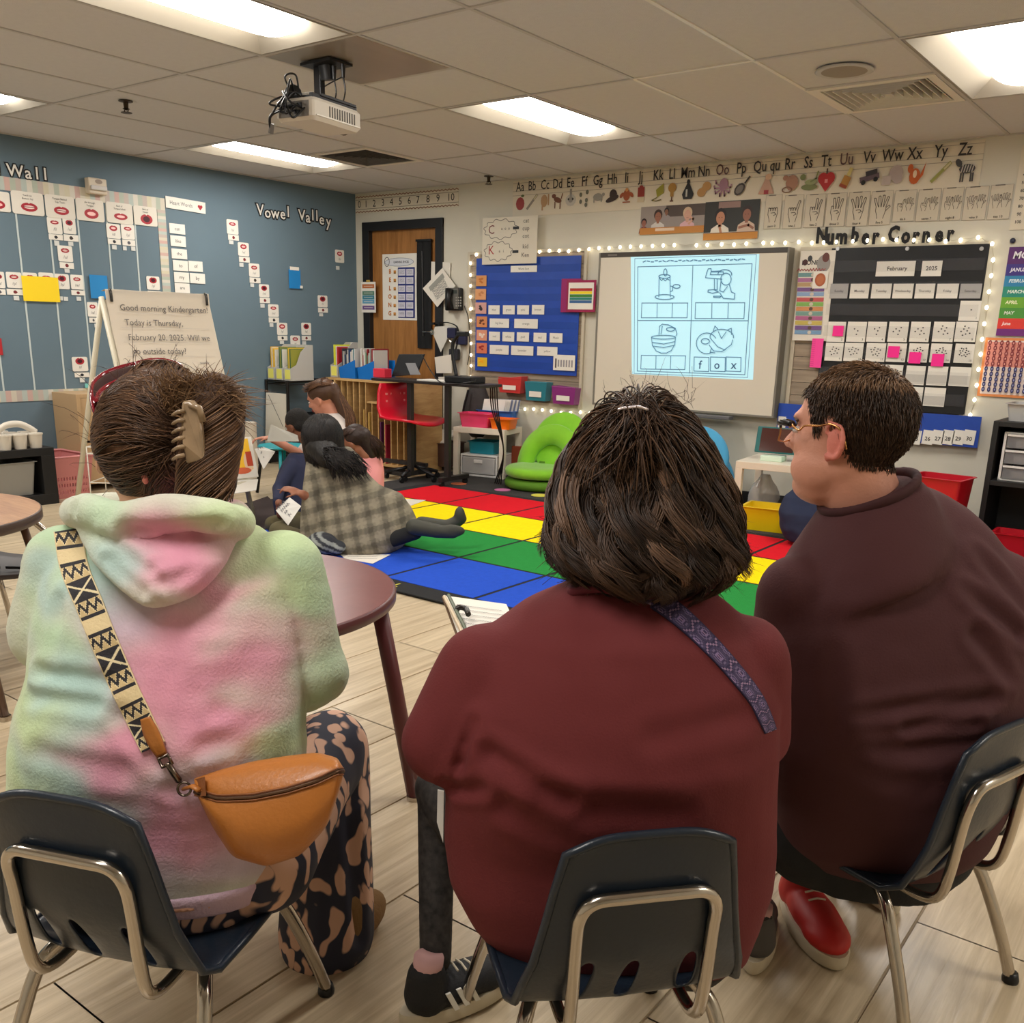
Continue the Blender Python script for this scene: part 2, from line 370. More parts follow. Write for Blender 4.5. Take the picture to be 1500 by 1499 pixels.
# ceiling lights: recessed pan, sloping white reflectors, bright curved basket
lens_m = mat('lit_lens', (255, 250, 238), .5, emit=LAMP_POWER, ecol=(255, 251, 245))
pan_m = mat('white_reflector', (150, 142, 128), .4)
LL = {(-8, 1): 'lit ceiling light left of the projector nearest the blue wall corner', (-4, 1): 'lit ceiling light above the alphabet strip, in the middle of the ceiling',
      (0, 1): 'lit ceiling light at the right edge beside the slotted air vent', (-8, -1): 'lit ceiling light cut off by the left edge above the blue wall',
      (-4, -1): 'large lit ceiling light at top left, right in front of the projector plate'}
for (i, j) in lights:
    x0, x1, y0, y1 = GX(i)+.012, GX(i+1)-.012, GY(j)+.012, GY(j+1)-.012; xc, yc = (x0+x1)/2, (y0+y1)/2
    t = thing('ceiling_light', LL.get((i, j), 'recessed ceiling light out of the picture, '+{(0, -1): 'right of the large one at top left', (-4, -3): 'behind the viewer to the left', (0, -3): 'right behind the viewer', (4, -1): 'farthest to the right', (-8, -3): 'behind the viewer by the blue wall'}.get((i, j), '')), 'ceiling light', (xc, yc, CEIL), 0, 'recessed ceiling lights')
    m = MB(); d = .075; q = .1
    def rr(a, b, z, r=0): return [Vector((xc-a, yc-b, z)), Vector((xc+a, yc-b, z)), Vector((xc+a, yc+b, z)), Vector((xc-a, yc+b, z))]
    a, b = (x1-x0)/2, (y1-y0)/2
    m.loft([rr(a, b, CEIL-.002), rr(a-.012, b-.012, CEIL-.002), rr(a-.13, b-.13, CEIL+d), rr(a, b, CEIL+d+.005), rr(a, b, CEIL-.002)], caps=False)
    m.add(rr(a-.13, b-.13, CEIL+d), [(0, 1, 2, 3)])
    m.build('reflector', pan_m, t)
    m = MB(); n = 12; L_ = b-.05; ww = .155; rings = []
    for s_ in range(-8, 9):
        y = s_/8; sc = 1 if abs(y) < .8 else math.sqrt(max(0, 1-((abs(y)-.8)/.2)**2))
        yy = yc+y*L_
        rings.append([Vector((xc+ww*max(sc, .05)*math.cos(math.pi*k/n), yy, CEIL+.05-.045*max(sc, .02)*math.sin(math.pi*k/n))) for k in range(n+1)])
    m.loft(rings, closed=False); m.build('lens', lens_m, t, smooth=True)
# return vent (dark) and slotted supply vent
def louvre(i, label, dark, n):
    xa, xb, ya, yb = GX(i)+.012, GX(i+1)-.012, GY(1)+.61+.012, GY(2)-.012; xc, yc = (xa+xb)/2, (ya+yb)/2
    t = thing('air_vent', label, 'air vent', (xc, yc, CEIL))
    fm = barw_m if not dark else mat('grey_vent', (92, 86, 78), .5)
    m = MB(); A = (xb-xa)/2
    for dx, dy, w, h in ((0, A-.02, 2*A, .04), (0, -A+.02, 2*A, .04), (A-.02, 0, .04, 2*A-.08), (-A+.02, 0, .04, 2*A-.08)): m.box((xc+dx, yc+dy, CEIL), (w, h, .008))
    m.build('frame', barw_m, t)
    MB().bx(xa+.03, xb-.03, ya+.03, yb-.03, CEIL+.05, CEIL+.055).build('backing', mat('vent_dark', (24, 22, 20), .9), t)
    for k in range(n):
        r = (A-.04)*(1-(k+.3)/n); m = MB(); w = .42*(A-.04)/n
        def sq(r, z): return [Vector((xc-r, yc-r, z)), Vector((xc+r, yc-r, z)), Vector((xc+r, yc+r, z)), Vector((xc-r, yc+r, z))]
        m.loft([sq(r, CEIL-.002), sq(r-w*.5, CEIL+.03), sq(r-w*.5-.004, CEIL+.03), sq(r-.004, CEIL-.002), sq(r, CEIL-.002)], caps=False)
        m.build('slat', fm, t)
louvre(-1, 'square slotted air vent with white louvres beside the right ceiling light', False, 7)
louvre(-7, 'dark square return air grille in the ceiling behind the projector', True, 6)
# round speaker disc, sprinklers
p = hz(1237, 102, CEIL)
t = thing('ceiling_speaker', 'round white perforated ceiling speaker near the slotted air vent', 'ceiling speaker', p)
MB().lathe([(.1, -.002), (.125, -.002), (.128, -.008), (.118, -.012), (.1, -.01)], p, 32).build('rim', bar_m, t, smooth=True)
MB().lathe([(.01, -.012), (.1, -.01), (.1, -.004), (.01, -.004)], p, 32).build('grille', mat('speaker_grille', (150, 140, 126), .7), t)
for (x, y), l in (((184, 152), 'small brass sprinkler head in the ceiling over the blue wall'), ((716, 262), 'small dark sprinkler head near the ceiling line above the letter chart')):
    p = hz(x, y-4, CEIL); t = thing('sprinkler', l, 'sprinkler', p); bm_ = mat('aged_brass', (70, 55, 38), .5, .6)
    MB().lathe([(.038, 0), (.038, -.004), (.014, -.008), (.012, -.035), (.02, -.04), (.006, -.046)], p, 14).build('head', bm_, t)
    MB().lathe([(.03, -.058), (.03, -.061), (.004, -.062)], p, 12).build('deflector', bm_, t)
    MB().tube([p+Vector((.012, 0, -.036)), p+Vector((.02, 0, -.05)), p+Vector((.004, 0, -.06))], .003, 6).tube([p+Vector((-.012, 0, -.036)), p+Vector((-.02, 0, -.05)), p+Vector((-.004, 0, -.06))], .003, 6).build('frame_arm', bm_, t)
# projector: steel plate in the ceiling, post, body with cables
px0, px1, py0, py1 = GX(-4)+.012, GX(-3)-.012, GY(0)+.012, GY(0)+.61-.012
steel = mat('brushed_plate', (172, 160, 144), .32, .55, var=.08, vscale=6, stretch=(1, .15, 1))
t = thing('projector_mount', 'steel ceiling plate and black post holding the projector', 'projector mount', ((px0+px1)/2, (py0+py1)/2, CEIL))
MB().bx(px0, px1, py0, py1, CEIL-.002, CEIL+.006).build('ceiling_plate', steel, t, bevel=.002)
pp = hz(482, 100, CEIL); pp.z = CEIL
pt = dep(474, 100, 1); 
POSTX = hz(478, 92, CEIL-.005)
MB().box(POSTX+Vector((0, 0, -.008)), (.2, .14, .012)).build('flange', BLK, t)
PB = POSTX+Vector((-.02, -.01, -.2))
MB().box((POSTX+PB)/2+Vector((-.035, 0, -.01)), (.045, .03, .2)).build('post', BLK, t, bevel=.003)
MB().cyl(POSTX+Vector((.0, 0, -.01)), POSTX+Vector((0, .01, -.07)), .038, .034, 16).build('socket_box', BLK, t, smooth=True, autos=.6)
MB().box(POSTX+Vector((-.036, -.016, -.125)), (.012, .003, .035)).build('slot', WHT, t)
# body oriented along room axes: long side towards the board
c = dep(468, 180, 3.05); 
t2 = thing('projector', 'white ceiling projector hung under the black post with a tangle of cables', 'projector', c, .16)
Rz = Matrix.Rotation(.16, 3, 'Z')
pj_white = mat('projector_white', (206, 198, 184), .4)
body = MB()
def LP(x, y, z): return c+Rz @ Vector((x, y, z))
def rrect(a, b, z, r=.02):
    P = []
    for sx, sy, a0 in ((1, 1, 0), (-1, 1, 90), (-1, -1, 180), (1, -1, 270)):
        for k in range(4): an = math.radians(a0+30*k); P.append(LP(sx*(a-r)+r*math.cos(an), sy*(b-r)+r*math.sin(an), z))
    return P
A_, B_ = .105, .165
body.loft([rrect(A_-.012, B_-.012, -.045), rrect(A_, B_, -.03), rrect(A_, B_, .03), rrect(A_-.01, B_-.01, .043)])
body.build('casing', pj_white, t2, smooth=True, autos=.5)
sl = MB()
for k in range(11): sl.box(LP(A_+.001, -.06+k*.017, .0), (.003, .006, .042), Rz)
sl.build('side_grille', mat('grille_grey', (90, 86, 80), .5), t2)
MB().box(LP(A_+.002, .0, -.026), (.004, .3, .004), Rz).build('trim_line', WHT, t2)
sp_ = MB()
sp_.box(LP(0, -B_-.001, -.002), (.16, .004, .06), Rz); sp_.build('port_panel', mat('port_grey', (120, 116, 110), .5), t2)
pm_ = MB()
for k, (x, z, w, h) in enumerate([(-.06, .012, .02, .012), (-.03, .012, .018, .01), (0, .01, .02, .012), (.035, .012, .022, .016), (-.055, -.012, .016, .01), (-.02, -.012, .016, .01), (.02, -.014, .03, .014)]): pm_.box(LP(x, -B_-.004, z), (w, .006, h), Rz)
pm_.build('socket', BLK, t2)
mt = MB().box(LP(0, .02, .06), (.19, .24, .012), Rz).box(LP(.08, 0, .05), (.02, .3, .02), Rz).box(LP(-.07, .04, .05), (.03, .2, .02), Rz); mt.build('bracket', BLK, t2, bevel=.002)
MB().box(LP(-.02, -.05, .072), (.09, .05, .02), Rz).build('hinge_block', WHT, t2, bevel=.003)
MB().cyl(LP(-.09, -.09, .06), LP(-.02, -.14, .065), .03, .036, 12).build('cable_bundle', mat('cable_black', (14, 14, 15), .35), t2, smooth=True)
cb = mat('cable_black'); 
def cable(pts, r=.004, parent=None, m=None, name='cable'): return MB().tube(curve(pts, 8), r, 7).build(name, m or cb, parent, smooth=True)
random.seed(3)
for k in range(7):
    a = LP(random.uniform(-.09, .02), -.13, random.uniform(.03, .07)); b = LP(random.uniform(-.06, .06), -.168, random.uniform(-.02, .02))
    cable([a, a+Vector((random.uniform(-.05, .05), -.05, random.uniform(-.01, .04))), b+Vector((random.uniform(-.05, .03), -.07, random.uniform(-.06, .02))), b], .0042, t2)
cable([LP(-.06, -.1, .07), LP(-.09, -.11, .14), LP(-.04, -.1, .145), LP(-.04, -.08, .07)], .004, t2)
cable([LP(-.07, -.17, .0), LP(-.1, -.2, -.03), LP(-.11, -.19, -.08)], .006, t2)
MB().cyl(LP(-.1, -.19, -.055), LP(-.115, -.185, -.09), .009, .012).build('plug', mat('grey_plug', (110, 105, 100), .4), t2)
MB().cyl(LP(.0, B_-.01, -.01), LP(0, B_+.012, -.012), .036, .034, 18).build('lens_ring', BLK, t2)
t2.scale = (.74, .74, .74); t2.location.z += .018
for dx, top in ((.05, (.06, 0)), (.11, (.12, .01))):
    q0 = POSTX+Vector((dx, 0, -.02))
    MB().cyl(q0+Vector((0, 0, -.0)), q0+Vector((0, 0, -.055)), .012, .008, 10).build('power_plug', BLK, t)
    cable([q0+Vector((0, 0, -.05)), q0+Vector((.01, 0, -.12)), q0+Vector((-.03, 0, -.19)), LP(.02, .06, .07)], .0035, t)
cable([q0+Vector((0, 0, -.05)), q0+Vector((-.1, 0, -.07)), POSTX+Vector((-.1, 0, -.12)), LP(-.06, -.02, .08)], .003, t)
# ---- door in the back wall
frame_m = mat('black_door_frame', (30, 30, 32), .4)
dw = wood('door_veneer', (140, 92, 44), (176, 122, 66), (14, 14, 1.2), .4, 1.5)
d = MB(); d.bx(DX0, DX1, .03, .07, .01, DZ); door = struct(d.build('door_1', dw))
m = MB(); m.bx(DX0-.055, DX0+.03, -.02, .1, 0, DZ+.05).bx(DX1-.03, DX1+.055, -.02, .1, 0, DZ+.05).bx(DX0-.055, DX1+.055, -.0205, .1, DZ-.025, DZ+.052)
m.build('door_frame', frame_m, door, bevel=.003)
# narrow window of the door behind a black cloth cover
f_, w_, h_ = wallrect('B', 608, 357, 638, 508, -.025); w_ = .15
MB().prism([f_.p(a*w_/2, b*h_/2, 0) for a, b in ((1, 1), (-1, 1), (-1, -1), (1, -1))], f_.n*.004).build('door_window', mat('dark_glass', (30, 34, 36), .1), door)
q = thing('window_cover', 'black cloth cover hanging over the narrow door window', 'window cover', f_.p(0, -h_/2))
cm = MB(); n = 8; rows_ = []
for j in range(9):
    y = h_/2+.02-(h_+.04)*j/8; rows_.append([f_.p(-w_/2-.01+(w_+.02)*k/n, y, .016+.006*math.sin(k*1.7+j*.5)) for k in range(n+1)])
cm.loft(rows_, closed=False); cm.build('cloth', mat('black_cloth', (16, 17, 19), .8), q, smooth=True)
MB().tube([f_.p(-w_*.08, h_*.42, .03), f_.p(-w_*.02, -.02, .032), f_.p(0, -h_*.4, .03)], .004, 6).build('pull_rod', mat('dark_rod', (90, 90, 92), .3, .8), q)
MB().box(f_.p(0, h_/2+.02, .02), (w_+.03, .02, .02)).build('top_rail', BLK, q)
# door handle and hinges
hb = back(636, 487, -.03); MB().cyl(hb, hb+Vector((0, -.03, 0)), .022, .022, 14).tube([hb+Vector((0, -.03, 0)), hb+Vector((-.03, -.04, 0)), hb+Vector((-.1, -.04, 0))], .008).build('door_handle', CHROME, door, smooth=True, autos=.6)
# ================================================================ THINGS ON THE WALLS
Z1 = (0, 200, 3.7475); Z2 = (300, 260, 3.7475); Z3 = (640, 340, 4.164); Z4 = (740, 200, 3.947); Z5 = (1100, 200, 3.75); Z6 = (1100, 340, 3.75); Z7 = (860, 340, 4.997)
def px(z, x, y): return z[0]+x/z[2], z[1]+y/z[2]
def wr(wall, z, x0, y0, x1, y1, off=.004): a = px(z, x0, y0); b = px(z, x1, y1); return wallrect(wall, a[0], a[1], b[0], b[1], off)
def mapper(fr, wall, z):
    off = -fr.o.y if wall == 'B' else fr.o.x
    def f(x, y):
        a = px(z, x, y); P = back(a[0], a[1], -off) if wall == 'B' else left(a[0], a[1], off)
        d = P-fr.o; return (d.dot(fr.r), d.dot(fr.u))
    return f
ORD = 'first second third fourth fifth sixth seventh'.split()
NUM = 'zero one two three four five six seven eight nine ten eleven twelve thirteen fourteen fifteen sixteen seventeen eighteen nineteen twenty'.split()
RED = (168, 40, 52); DRED = (120, 22, 34)
def lips(A, x, y, w, kind=0):
    h = w*(.42, .62, .5, .7)[kind % 4]
    A.ell(x, y, w/2, h/2, RED, 16)
    if kind % 4 == 2: A.ell(x, y, w*.33, h*.2, (238, 214, 205), 12); A.line([(x-w*.32, y), (x+w*.32, y)], h*.08, DRED)
    elif kind % 4 == 3: A.ell(x, y, w*.28, h*.3, (70, 16, 26), 12)
    else: A.ell(x, y, w*.3, h*.2, (250, 200, 195), 12)
    A.poly([(x-w*.09, y+h*.5), (x, y+h*.38), (x+w*.09, y+h*.5)], (232, 226, 216))
def sound_card(wall, z, r1, r2, tiny, label, kind, group):
    fr, w, h = wr(wall, z, *r1); t = thing('sound_card', label, 'card', fr.p(0, -h/2), 0, group)
    sheet('card', fr, w, h, WHT, t, .0015, r=w*.1); A = Art(fr, .0018); lips(A, 0, h*.2, w*.58, kind)
    A.text(random.choice(['/m/', '/p/', '/b/', '/t/', '/d/', '/f/', '/a/', '/e/', '/o/', '/i/', '/u/']), 0, -h*.22, h*.2, (110, 108, 108)); A.build('print', t)
    if r2:
        f2, w2, h2 = wr(wall, z, *r2); sheet('picture_card', f2, w2, h2, WHT, t, .0015); A = Art(f2, .0018)
        c = random.choice([(40, 40, 44), (60, 50, 44), (120, 40, 44), (90, 90, 96)]); A.ell(0, 0, w2*.12, h2*.3, c, 9); A.rect(w2*.06, -h2*.1, w2*.16, h2*.2, c, .5); A.build('print', t)
    for ty in tiny:
        f3, w3, h3 = wr(wall, z, *ty); sheet('sticker', f3, w3, h3, mat('pale_sticker', (214, 216, 212), .4), t, .001)
def big_letter(wall, x, y, ch, hpx, label, group, white=True, slant=0):
    fr, w, h = wallrect(wall, x-5, y-hpx/2, x+5, y+hpx/2, .006 if white else .03)
    t = thing('cutout_letter', label, 'letter', fr.p(0, -h/2), 0, group)
    if white:
        me = textmesh(ch, 1, .085, .01); me.transform(fr.M(0, 0, .0, h*1.25, slant)); me.materials.clear(); me.materials.append(mat('black_card', (20, 20, 22), .6)); linkmesh('backing', me, t)
        me = textmesh(ch, 1, .012, .004); me.transform(fr.M(0, 0, .018*h*1.2, h*1.25, slant)); me.materials.clear(); me.materials.append(WHT); linkmesh('face', me, t)
    else:
        me = textmesh(ch, 1, .045, .02); me.transform(fr.M(0, 0, 0, h*1.3, slant) @ Matrix.Diagonal((.76, 1, 1, 1))); me.materials.clear(); me.materials.append(mat('black_card', (20, 20, 22), .6)); linkmesh('letter_shape', me, t)
for x, y, ch, l in ((22, 251, 'W', 'white letter W with black edge, first letter of the word Wall'), (41, 254, 'a', 'white letter a with black edge in the word Wall'), (54, 255, 'l', 'white letter l with black edge, third in the word Wall'), (66, 256, 'l', 'white letter l with black edge, last in the word Wall'), (-6, 247, 'd', 'black edge of the letter d cut by the left picture edge')):
    big_letter('L', x, y, ch, 20, l, 'letters of the word Wall')
vv = [(381, 308, 'V'), (392, 312, 'o'), (403, 313, 'w'), (414, 314, 'e'), (422, 311, 'l'), (442, 316, 'V'), (451, 319, 'a'), (458, 316, 'l'), (464, 317, 'l'), (471, 322, 'e'), (481, 325, 'y')]
for k, (x, y, ch) in enumerate(vv):
    big_letter('L', x, y, ch, 18, f'white letter {ch} with black edge, {ORD[k if k < 5 else k-5]} letter of the word {"Vowel" if k < 5 else "Valley"}', 'letters of Vowel Valley')
nc = [(1204, 346, 'N'), (1216.5, 348, 'u'), (1233, 347.5, 'm'), (1252.5, 345, 'b'), (1268, 347.5, 'e'), (1282.5, 347, 'r'), (1309, 344, 'C'), (1327, 346, 'o'), (1341.5, 346, 'r'), (1357, 345, 'n'), (1376, 344, 'e'), (1392, 343, 'r')]
for k, (x, y, ch) in enumerate(nc):
    big_letter('B', x, y, ch, 24, f'bold black letter {ch}, {ORD[k if k < 6 else k-6]} letter of the word {"Number" if k < 6 else "Corner"}', 'letters of Number Corner', False)
# striped border strips and thin ribbons of the sound wall
def striped(name, label, pts4, n, parent=None):
    """strip between four wall corners, cut into pastel stripes across its length"""
    a, b, c, d = pts4; cols = [(206, 198, 180), (176, 184, 168), (200, 168, 158), (210, 204, 190), (180, 190, 182), (206, 198, 172), (190, 176, 166)]
    MBk = MB(); off = Vector((.003, 0, 0))
    for k in range(n):
        s0, s1 = k/n, (k+1)/n; MBk.prism([a.lerp(b, s0), a.lerp(b, s1), d.lerp(c, s1), d.lerp(c, s0)], off, cols[(k*5+k//3) % 7])
    o = MBk.build(name, PR); tag(o, label, 'border strip', 'striped borders of the sound wall'); return o
Yl = lambda x, y: left(x, y)
a = left(-60, 256); b = left(241, 289); zt = (left(0, 260).z+b.z)/2; hb_ = left(100, 272).z-left(100, 291).z
y1 = left(241, 300).y; y2 = left(229, 300).y
striped('border_strip', 'pastel striped border strip along the top of the sound wall', [Vector((.001, -4.4, zt)), Vector((.001, y1, zt)), Vector((.001, y1, zt-hb_)), Vector((.001, -4.4, zt-hb_))], 64)
zb = left(60, 574).z
striped('border_strip', 'pastel striped border strip hanging down the right side of the sound wall', [Vector((.0015, y2, zb)), Vector((.0015, y2, zt-hb_)), Vector((.0015, y1, zt-hb_)), Vector((.0015, y1, zb))], 60)
zb0, zb1 = left(60, 571).z, left(60, 587).z
striped('border_strip', 'pastel striped border strip along the bottom of the sound wall', [Vector((.001, -4.4, zb0)), Vector((.001, y1, zb0)), Vector((.001, y1, zb1)), Vector((.001, -4.4, zb1))], 64)
rib = mat('pale_ribbon', (196, 206, 204), .5)
for k, (xx, yy) in enumerate([(4, 560), (40, 470), (86, 470), (130, 500), (163, 400), (203, 400)]):
    y = left(xx, yy).y; w = .012
    o = MB().bx(.001, .0025, y-w/2, y+w/2, zb0, zt-hb_).build('ribbon', rib); tag(o, 'thin pale ribbon dividing the sound wall, ' + ('leftmost, by the picture edge', 'second from the left', 'third from the left, under the second lips poster', 'fourth from the left', 'fifth from the left', 'nearest the right striped border')[k], 'ribbon', 'thin ribbons dividing the sound wall')
heads = [((-85, 300, 55, 410), 'Lips', 1, 'cut by the left picture edge'), ((65, 305, 240, 430), 'Teeth on Bottom Lip', 2, 'showing teeth under glare'), ((250, 325, 410, 450), 'Tongue Behind Top Teeth', 2, 'showing closed teeth'), ((420, 345, 570, 465), 'Air through Tongue', 1, 'showing a round open mouth'), ((585, 365, 728, 478), 'Back of Tongue Lifted', 0, 'showing a wide smile'), ((735, 385, 862, 490), 'Back of Throat', 3, 'showing a dark open mouth')]
for r, s_, kd, l in heads:
    fr, w, h = wr('L', Z1, *r, .006); t = thing('lips_poster', f'glossy white rounded lips poster on the sound wall {l}', 'poster', fr.p(0, -h/2), 0, 'lips posters along the top of the sound wall')
    sheet('poster_sheet', fr, w, h, mat('glossy_white', (226, 220, 208), .22), t, .002, r=w*.08); A = Art(fr, .0024); lips(A, w*.03, -h*.16, w*.52, kd)
    ws = s_.split(); m_ = (len(ws)+1)//2; A.text(' '.join(ws[:m_]), 0, h*.34, h*.085, (40, 40, 42)); A.text(' '.join(ws[m_:]), 0, h*.2, h*.085, (40, 40, 42)); A.build('print', t)
G1 = 'small sound cards on the sound wall'
SC = [((260, 445, 340, 535), (268, 538, 345, 568), [(298, 572, 325, 600)], 'left card under the closed teeth poster'),
 ((346, 448, 415, 535), (350, 540, 430, 575), [(375, 578, 402, 600)], 'right card under the closed teeth poster'),
 ((318, 600, 398, 688), (328, 692, 405, 725), [(355, 727, 382, 748)], 'single card hanging lower in the third column, showing a tongue'),
 ((585, 480, 660, 560), (592, 563, 662, 592), [(615, 596, 640, 620)], 'left card under the wide smile poster'),
 ((665, 482, 738, 565), (672, 568, 742, 600), [(675, 603, 695, 625), (720, 605, 743, 628)], 'right card under the wide smile poster'),
 ((-35, 742, 25, 832), (-30, 838, 30, 868), [], 'card at the left picture edge in the middle row'),
 ((35, 745, 120, 832), (38, 838, 128, 870), [(75, 875, 105, 900)], 'card just left of the yellow paper'),
 ((128, 748, 205, 836), None, [], 'card mostly hidden by the left half of the yellow paper'), ((214, 748, 296, 836), None, [], 'card mostly hidden by the right half of the yellow paper'),
 ((302, 755, 380, 838), None, [(322, 878, 345, 900), (350, 880, 373, 902)], 'card just right of the yellow paper'),
 ((388, 760, 457, 840), (392, 845, 465, 872), [(420, 880, 445, 902)], 'card between the yellow and the blue paper'),
 ((480, 910, 537, 990), (490, 995, 535, 1022), [(518, 1028, 536, 1048)], 'card below the blue paper beside the easel'),
 ((805, 768, 876, 842), (812, 848, 882, 880), [], 'card with a dark mouth low in the last column above the easel'),
 ((396, 1210, 482, 1290), (410, 1296, 490, 1322), [(438, 1326, 465, 1350)], 'card near the bottom border of the sound wall')]
for k, (a_, b_, c_, l) in enumerate(SC): sound_card('L', Z1, a_, b_, c_, 'small lips '+l, (k*3+(3 if k == 12 else 0)) % 4, G1)
VV = [((120, 232, 183, 312), (128, 315, 186, 345), [(133, 346, 157, 367)]), ((182, 358, 242, 432), (188, 436, 246, 466), [(190, 468, 212, 490)]), ((242, 473, 300, 547), (246, 550, 305, 580), [(250, 582, 270, 602)]),
 ((298, 587, 353, 658), (302, 661, 357, 690), [(305, 693, 328, 715)]), ((348, 697, 405, 766), (351, 769, 407, 797), [(356, 799, 376, 820)]), ((396, 798, 453, 866), (400, 869, 453, 895), [(412, 897, 434, 914)]),
 ((470, 868, 523, 932), None, [(508, 934, 524, 960)]), ((530, 798, 583, 866), (532, 870, 583, 895), [(535, 899, 556, 918)]), ((620, 648, 673, 713), (622, 716, 675, 742), [(628, 745, 649, 762)]), ((715, 398, 764, 468), None, [(720, 487, 739, 507)])]
for k, (a_, b_, c_) in enumerate(VV):
    sound_card('L', Z2, a_, b_, c_, 'small lips card ' + ['topmost on the falling diagonal under Vowel Valley', 'second down the falling Vowel Valley diagonal', 'third down the falling Vowel Valley diagonal', 'fourth down the falling Vowel Valley diagonal', 'fifth down the falling Vowel Valley diagonal', 'sixth down the falling Vowel Valley diagonal', 'lowest of the Vowel Valley, above the magazine files', 'first on the rising side of the Vowel Valley', 'with dark mouth, second on the rising side of the Vowel Valley', 'topmost on the rising side of the Vowel Valley near the corner'][k], k % 4 if k not in (7, 8) else 3, 'vowel valley cards')
def paper(wall, z, r, col, name, label, cat='paper', off=.01, group=None, th=.002):
    fr, w, h = wr(wall, z, *r, off); o = sheet(name, fr, w, h, PR, None, th, col); tag(o, label, cat, group); return o, fr, w, h
paper('L', Z1, (125, 770, 325, 906), (248, 214, 30), 'yellow_paper', 'bright yellow paper stuck over cards on the blue wall', off=.012)
paper('L', Z1, (495, 762, 592, 890), (36, 132, 196), 'blue_paper', 'blue paper on the blue wall left above the easel', off=.012)
o_, fr, w, h = paper('L', Z2, (462, 505, 525, 610), (30, 128, 196), 'blue_paper', 'blue paper with white hanger tab under Vowel Valley', off=.012)
m_ = MB(); m_.prism([fr.p(-w*.4, h*.45, .002), fr.p(w*.38, h*.45, .002), fr.p(w*.38, h*.63, .002), fr.p(-w*.4, h*.63, .002)], fr.n*.002); m_.build('tab', WHT, o_); sheet('sticker', fr.sub(w*.55, -h*.4, .002), w*.22, h*.14, WHT, o_)
paper('L', Z1, (-30, 1108, 12, 1200), (176, 38, 44), 'red_card', 'red card on the blue wall at the left picture edge')
paper('L', Z1, (466, 1356, 512, 1380), (120, 196, 190), 'teal_card', 'small teal card at the end of the bottom border', off=.01)
fr, w, h = wr('L', Z1, 912, 345, 1128, 408, .008); t = thing('heart_words_sign', 'white Heart Words sign with a red heart on the blue wall', 'sign', fr.p(0, -h/2)); fr2 = fr.sub(0, 0, 0, -.03)
sheet('card', fr2, w, h, WHT, t); A = Art(fr2, .0024); A.text('Heart Words', -w*.12, 0, h*.36, (90, 86, 84), sx=.9)
def heart(A, x, y, s, c): A.ell(x-s*.24, y+s*.12, s*.28, s*.28, c, 12); A.ell(x+s*.24, y+s*.12, s*.28, s*.28, c, 12); A.poly([(x-s*.5, y+s*.02), (x, y-s*.55), (x+s*.5, y+s*.02), (x, y+s*.15)], c)
heart(A, w*.36, 0, h*.5, RED); A.build('print', t)
for k, (r, s_) in enumerate([((930, 480, 1015, 535), 'can'), ((936, 546, 1019, 604), 'like'), ((942, 618, 1026, 672), 'the'), ((950, 681, 1032, 738), 'to'), ((1036, 685, 1112, 742), 'of'), ((956, 746, 1038, 802), 'my'), ((1043, 752, 1125, 807), 'by'), ((960, 806, 1041, 858), 'are'), ((966, 864, 1042, 915), 'is'), ((1058, 870, 1133, 920), 'for')]):
    fr, w, h = wr('L', Z1, *r, .005); o = sheet('word_card', fr, w, h, WHT, None, .002); tag(o, f'small white word card reading {s_} under the Heart Words sign', 'card', 'heart word cards'); Art(fr, .0024).text(s_, 0, 0, h*.36, (60, 60, 62)).build('print', o)
# fire alarm strobe
fr, w, h = wr('L', Z1, 465, 232, 566, 320, .0); t = thing('fire_alarm', 'beige fire alarm with strobe lens on the blue wall', 'fire alarm', fr.p(0, -h/2)); bg = mat('alarm_beige', (206, 192, 170), .4)
MB().prism([fr.p(a*w/2, b*h/2) for a, b in ((1, 1), (-1, 1), (-1, -1), (1, -1))], fr.n*.055).build('housing', bg, t, bevel=.008)
MB().prism([fr.p(a*w/2*.85, b*h*.14-h*.12, .055) for a, b in ((1, 1), (-1, 1), (-1, -1), (1, -1))], fr.n*.02).build('strobe_lens', mat('strobe', (220, 216, 214), .1, .2), t, bevel=.006)
Art(fr, .0565).ell(w*.05, h*.28, w*.2, h*.14, (150, 134, 120), 18).build('sounder', t)
# ------------------------------------------------------------- back wall: letter and number charts
ink = (48, 44, 42)
def back_sheet(z, r, name, label, cat, off=.004, m=None, group=None, th=.0015, rot=0):
    fr, w, h = wr('B', z, *r, off); t = thing(name, label, cat, fr.p(0, -h/2), 0, group)
    if rot: fr = fr.sub(0, 0, 0, rot)
    sheet('sheet', fr, w, h, m or WHT, t, th); return t, fr, w, h
ivory = mat('ivory_paper', (216, 206, 186), .6)
# number line 0-10
A0 = back(522, 297); A1 = back(672, 289)
zt_, zb_ = (back(597, 281).z+back(597, 281).z)/2, back(597, 308).z; x0_, x1_ = .012, A1.x
fr = Fr(Vector(((x0_+x1_)/2, -.003, (zt_+zb_)/2)), (1, 0, 0), ZZ); w, h = x1_-x0_, zt_-zb_
t = thing('number_line', 'white number line from 0 to 10 above the door', 'number chart', fr.p(0, -h/2)); sheet('sheet', fr, w, h, ivory, t, .0015); A = Art(fr, .002)
brn = (150, 110, 88)
for yy in (h*.42, -h*.42): A.line([(-w/2+w*k/60, yy+(h*.03 if k % 2 else -h*.03)) for k in range(61)], .008, brn)
A.line([(-w/2, h*.27), (w/2, h*.27)], .004, (120, 112, 100)); A.line([(-w/2, -h*.27), (w/2, -h*.27)], .004, (120, 112, 100))
for k in range(11):
    xp = px(Z2, [850, 887, 932, 980, 1027, 1076, 1125, 1172, 1228, 1283, 1353][k], 120)[0]; A.text(str(k), back(xp, 290).x-fr.o.x, 0, h*.42, ink)
A.build('print', t)
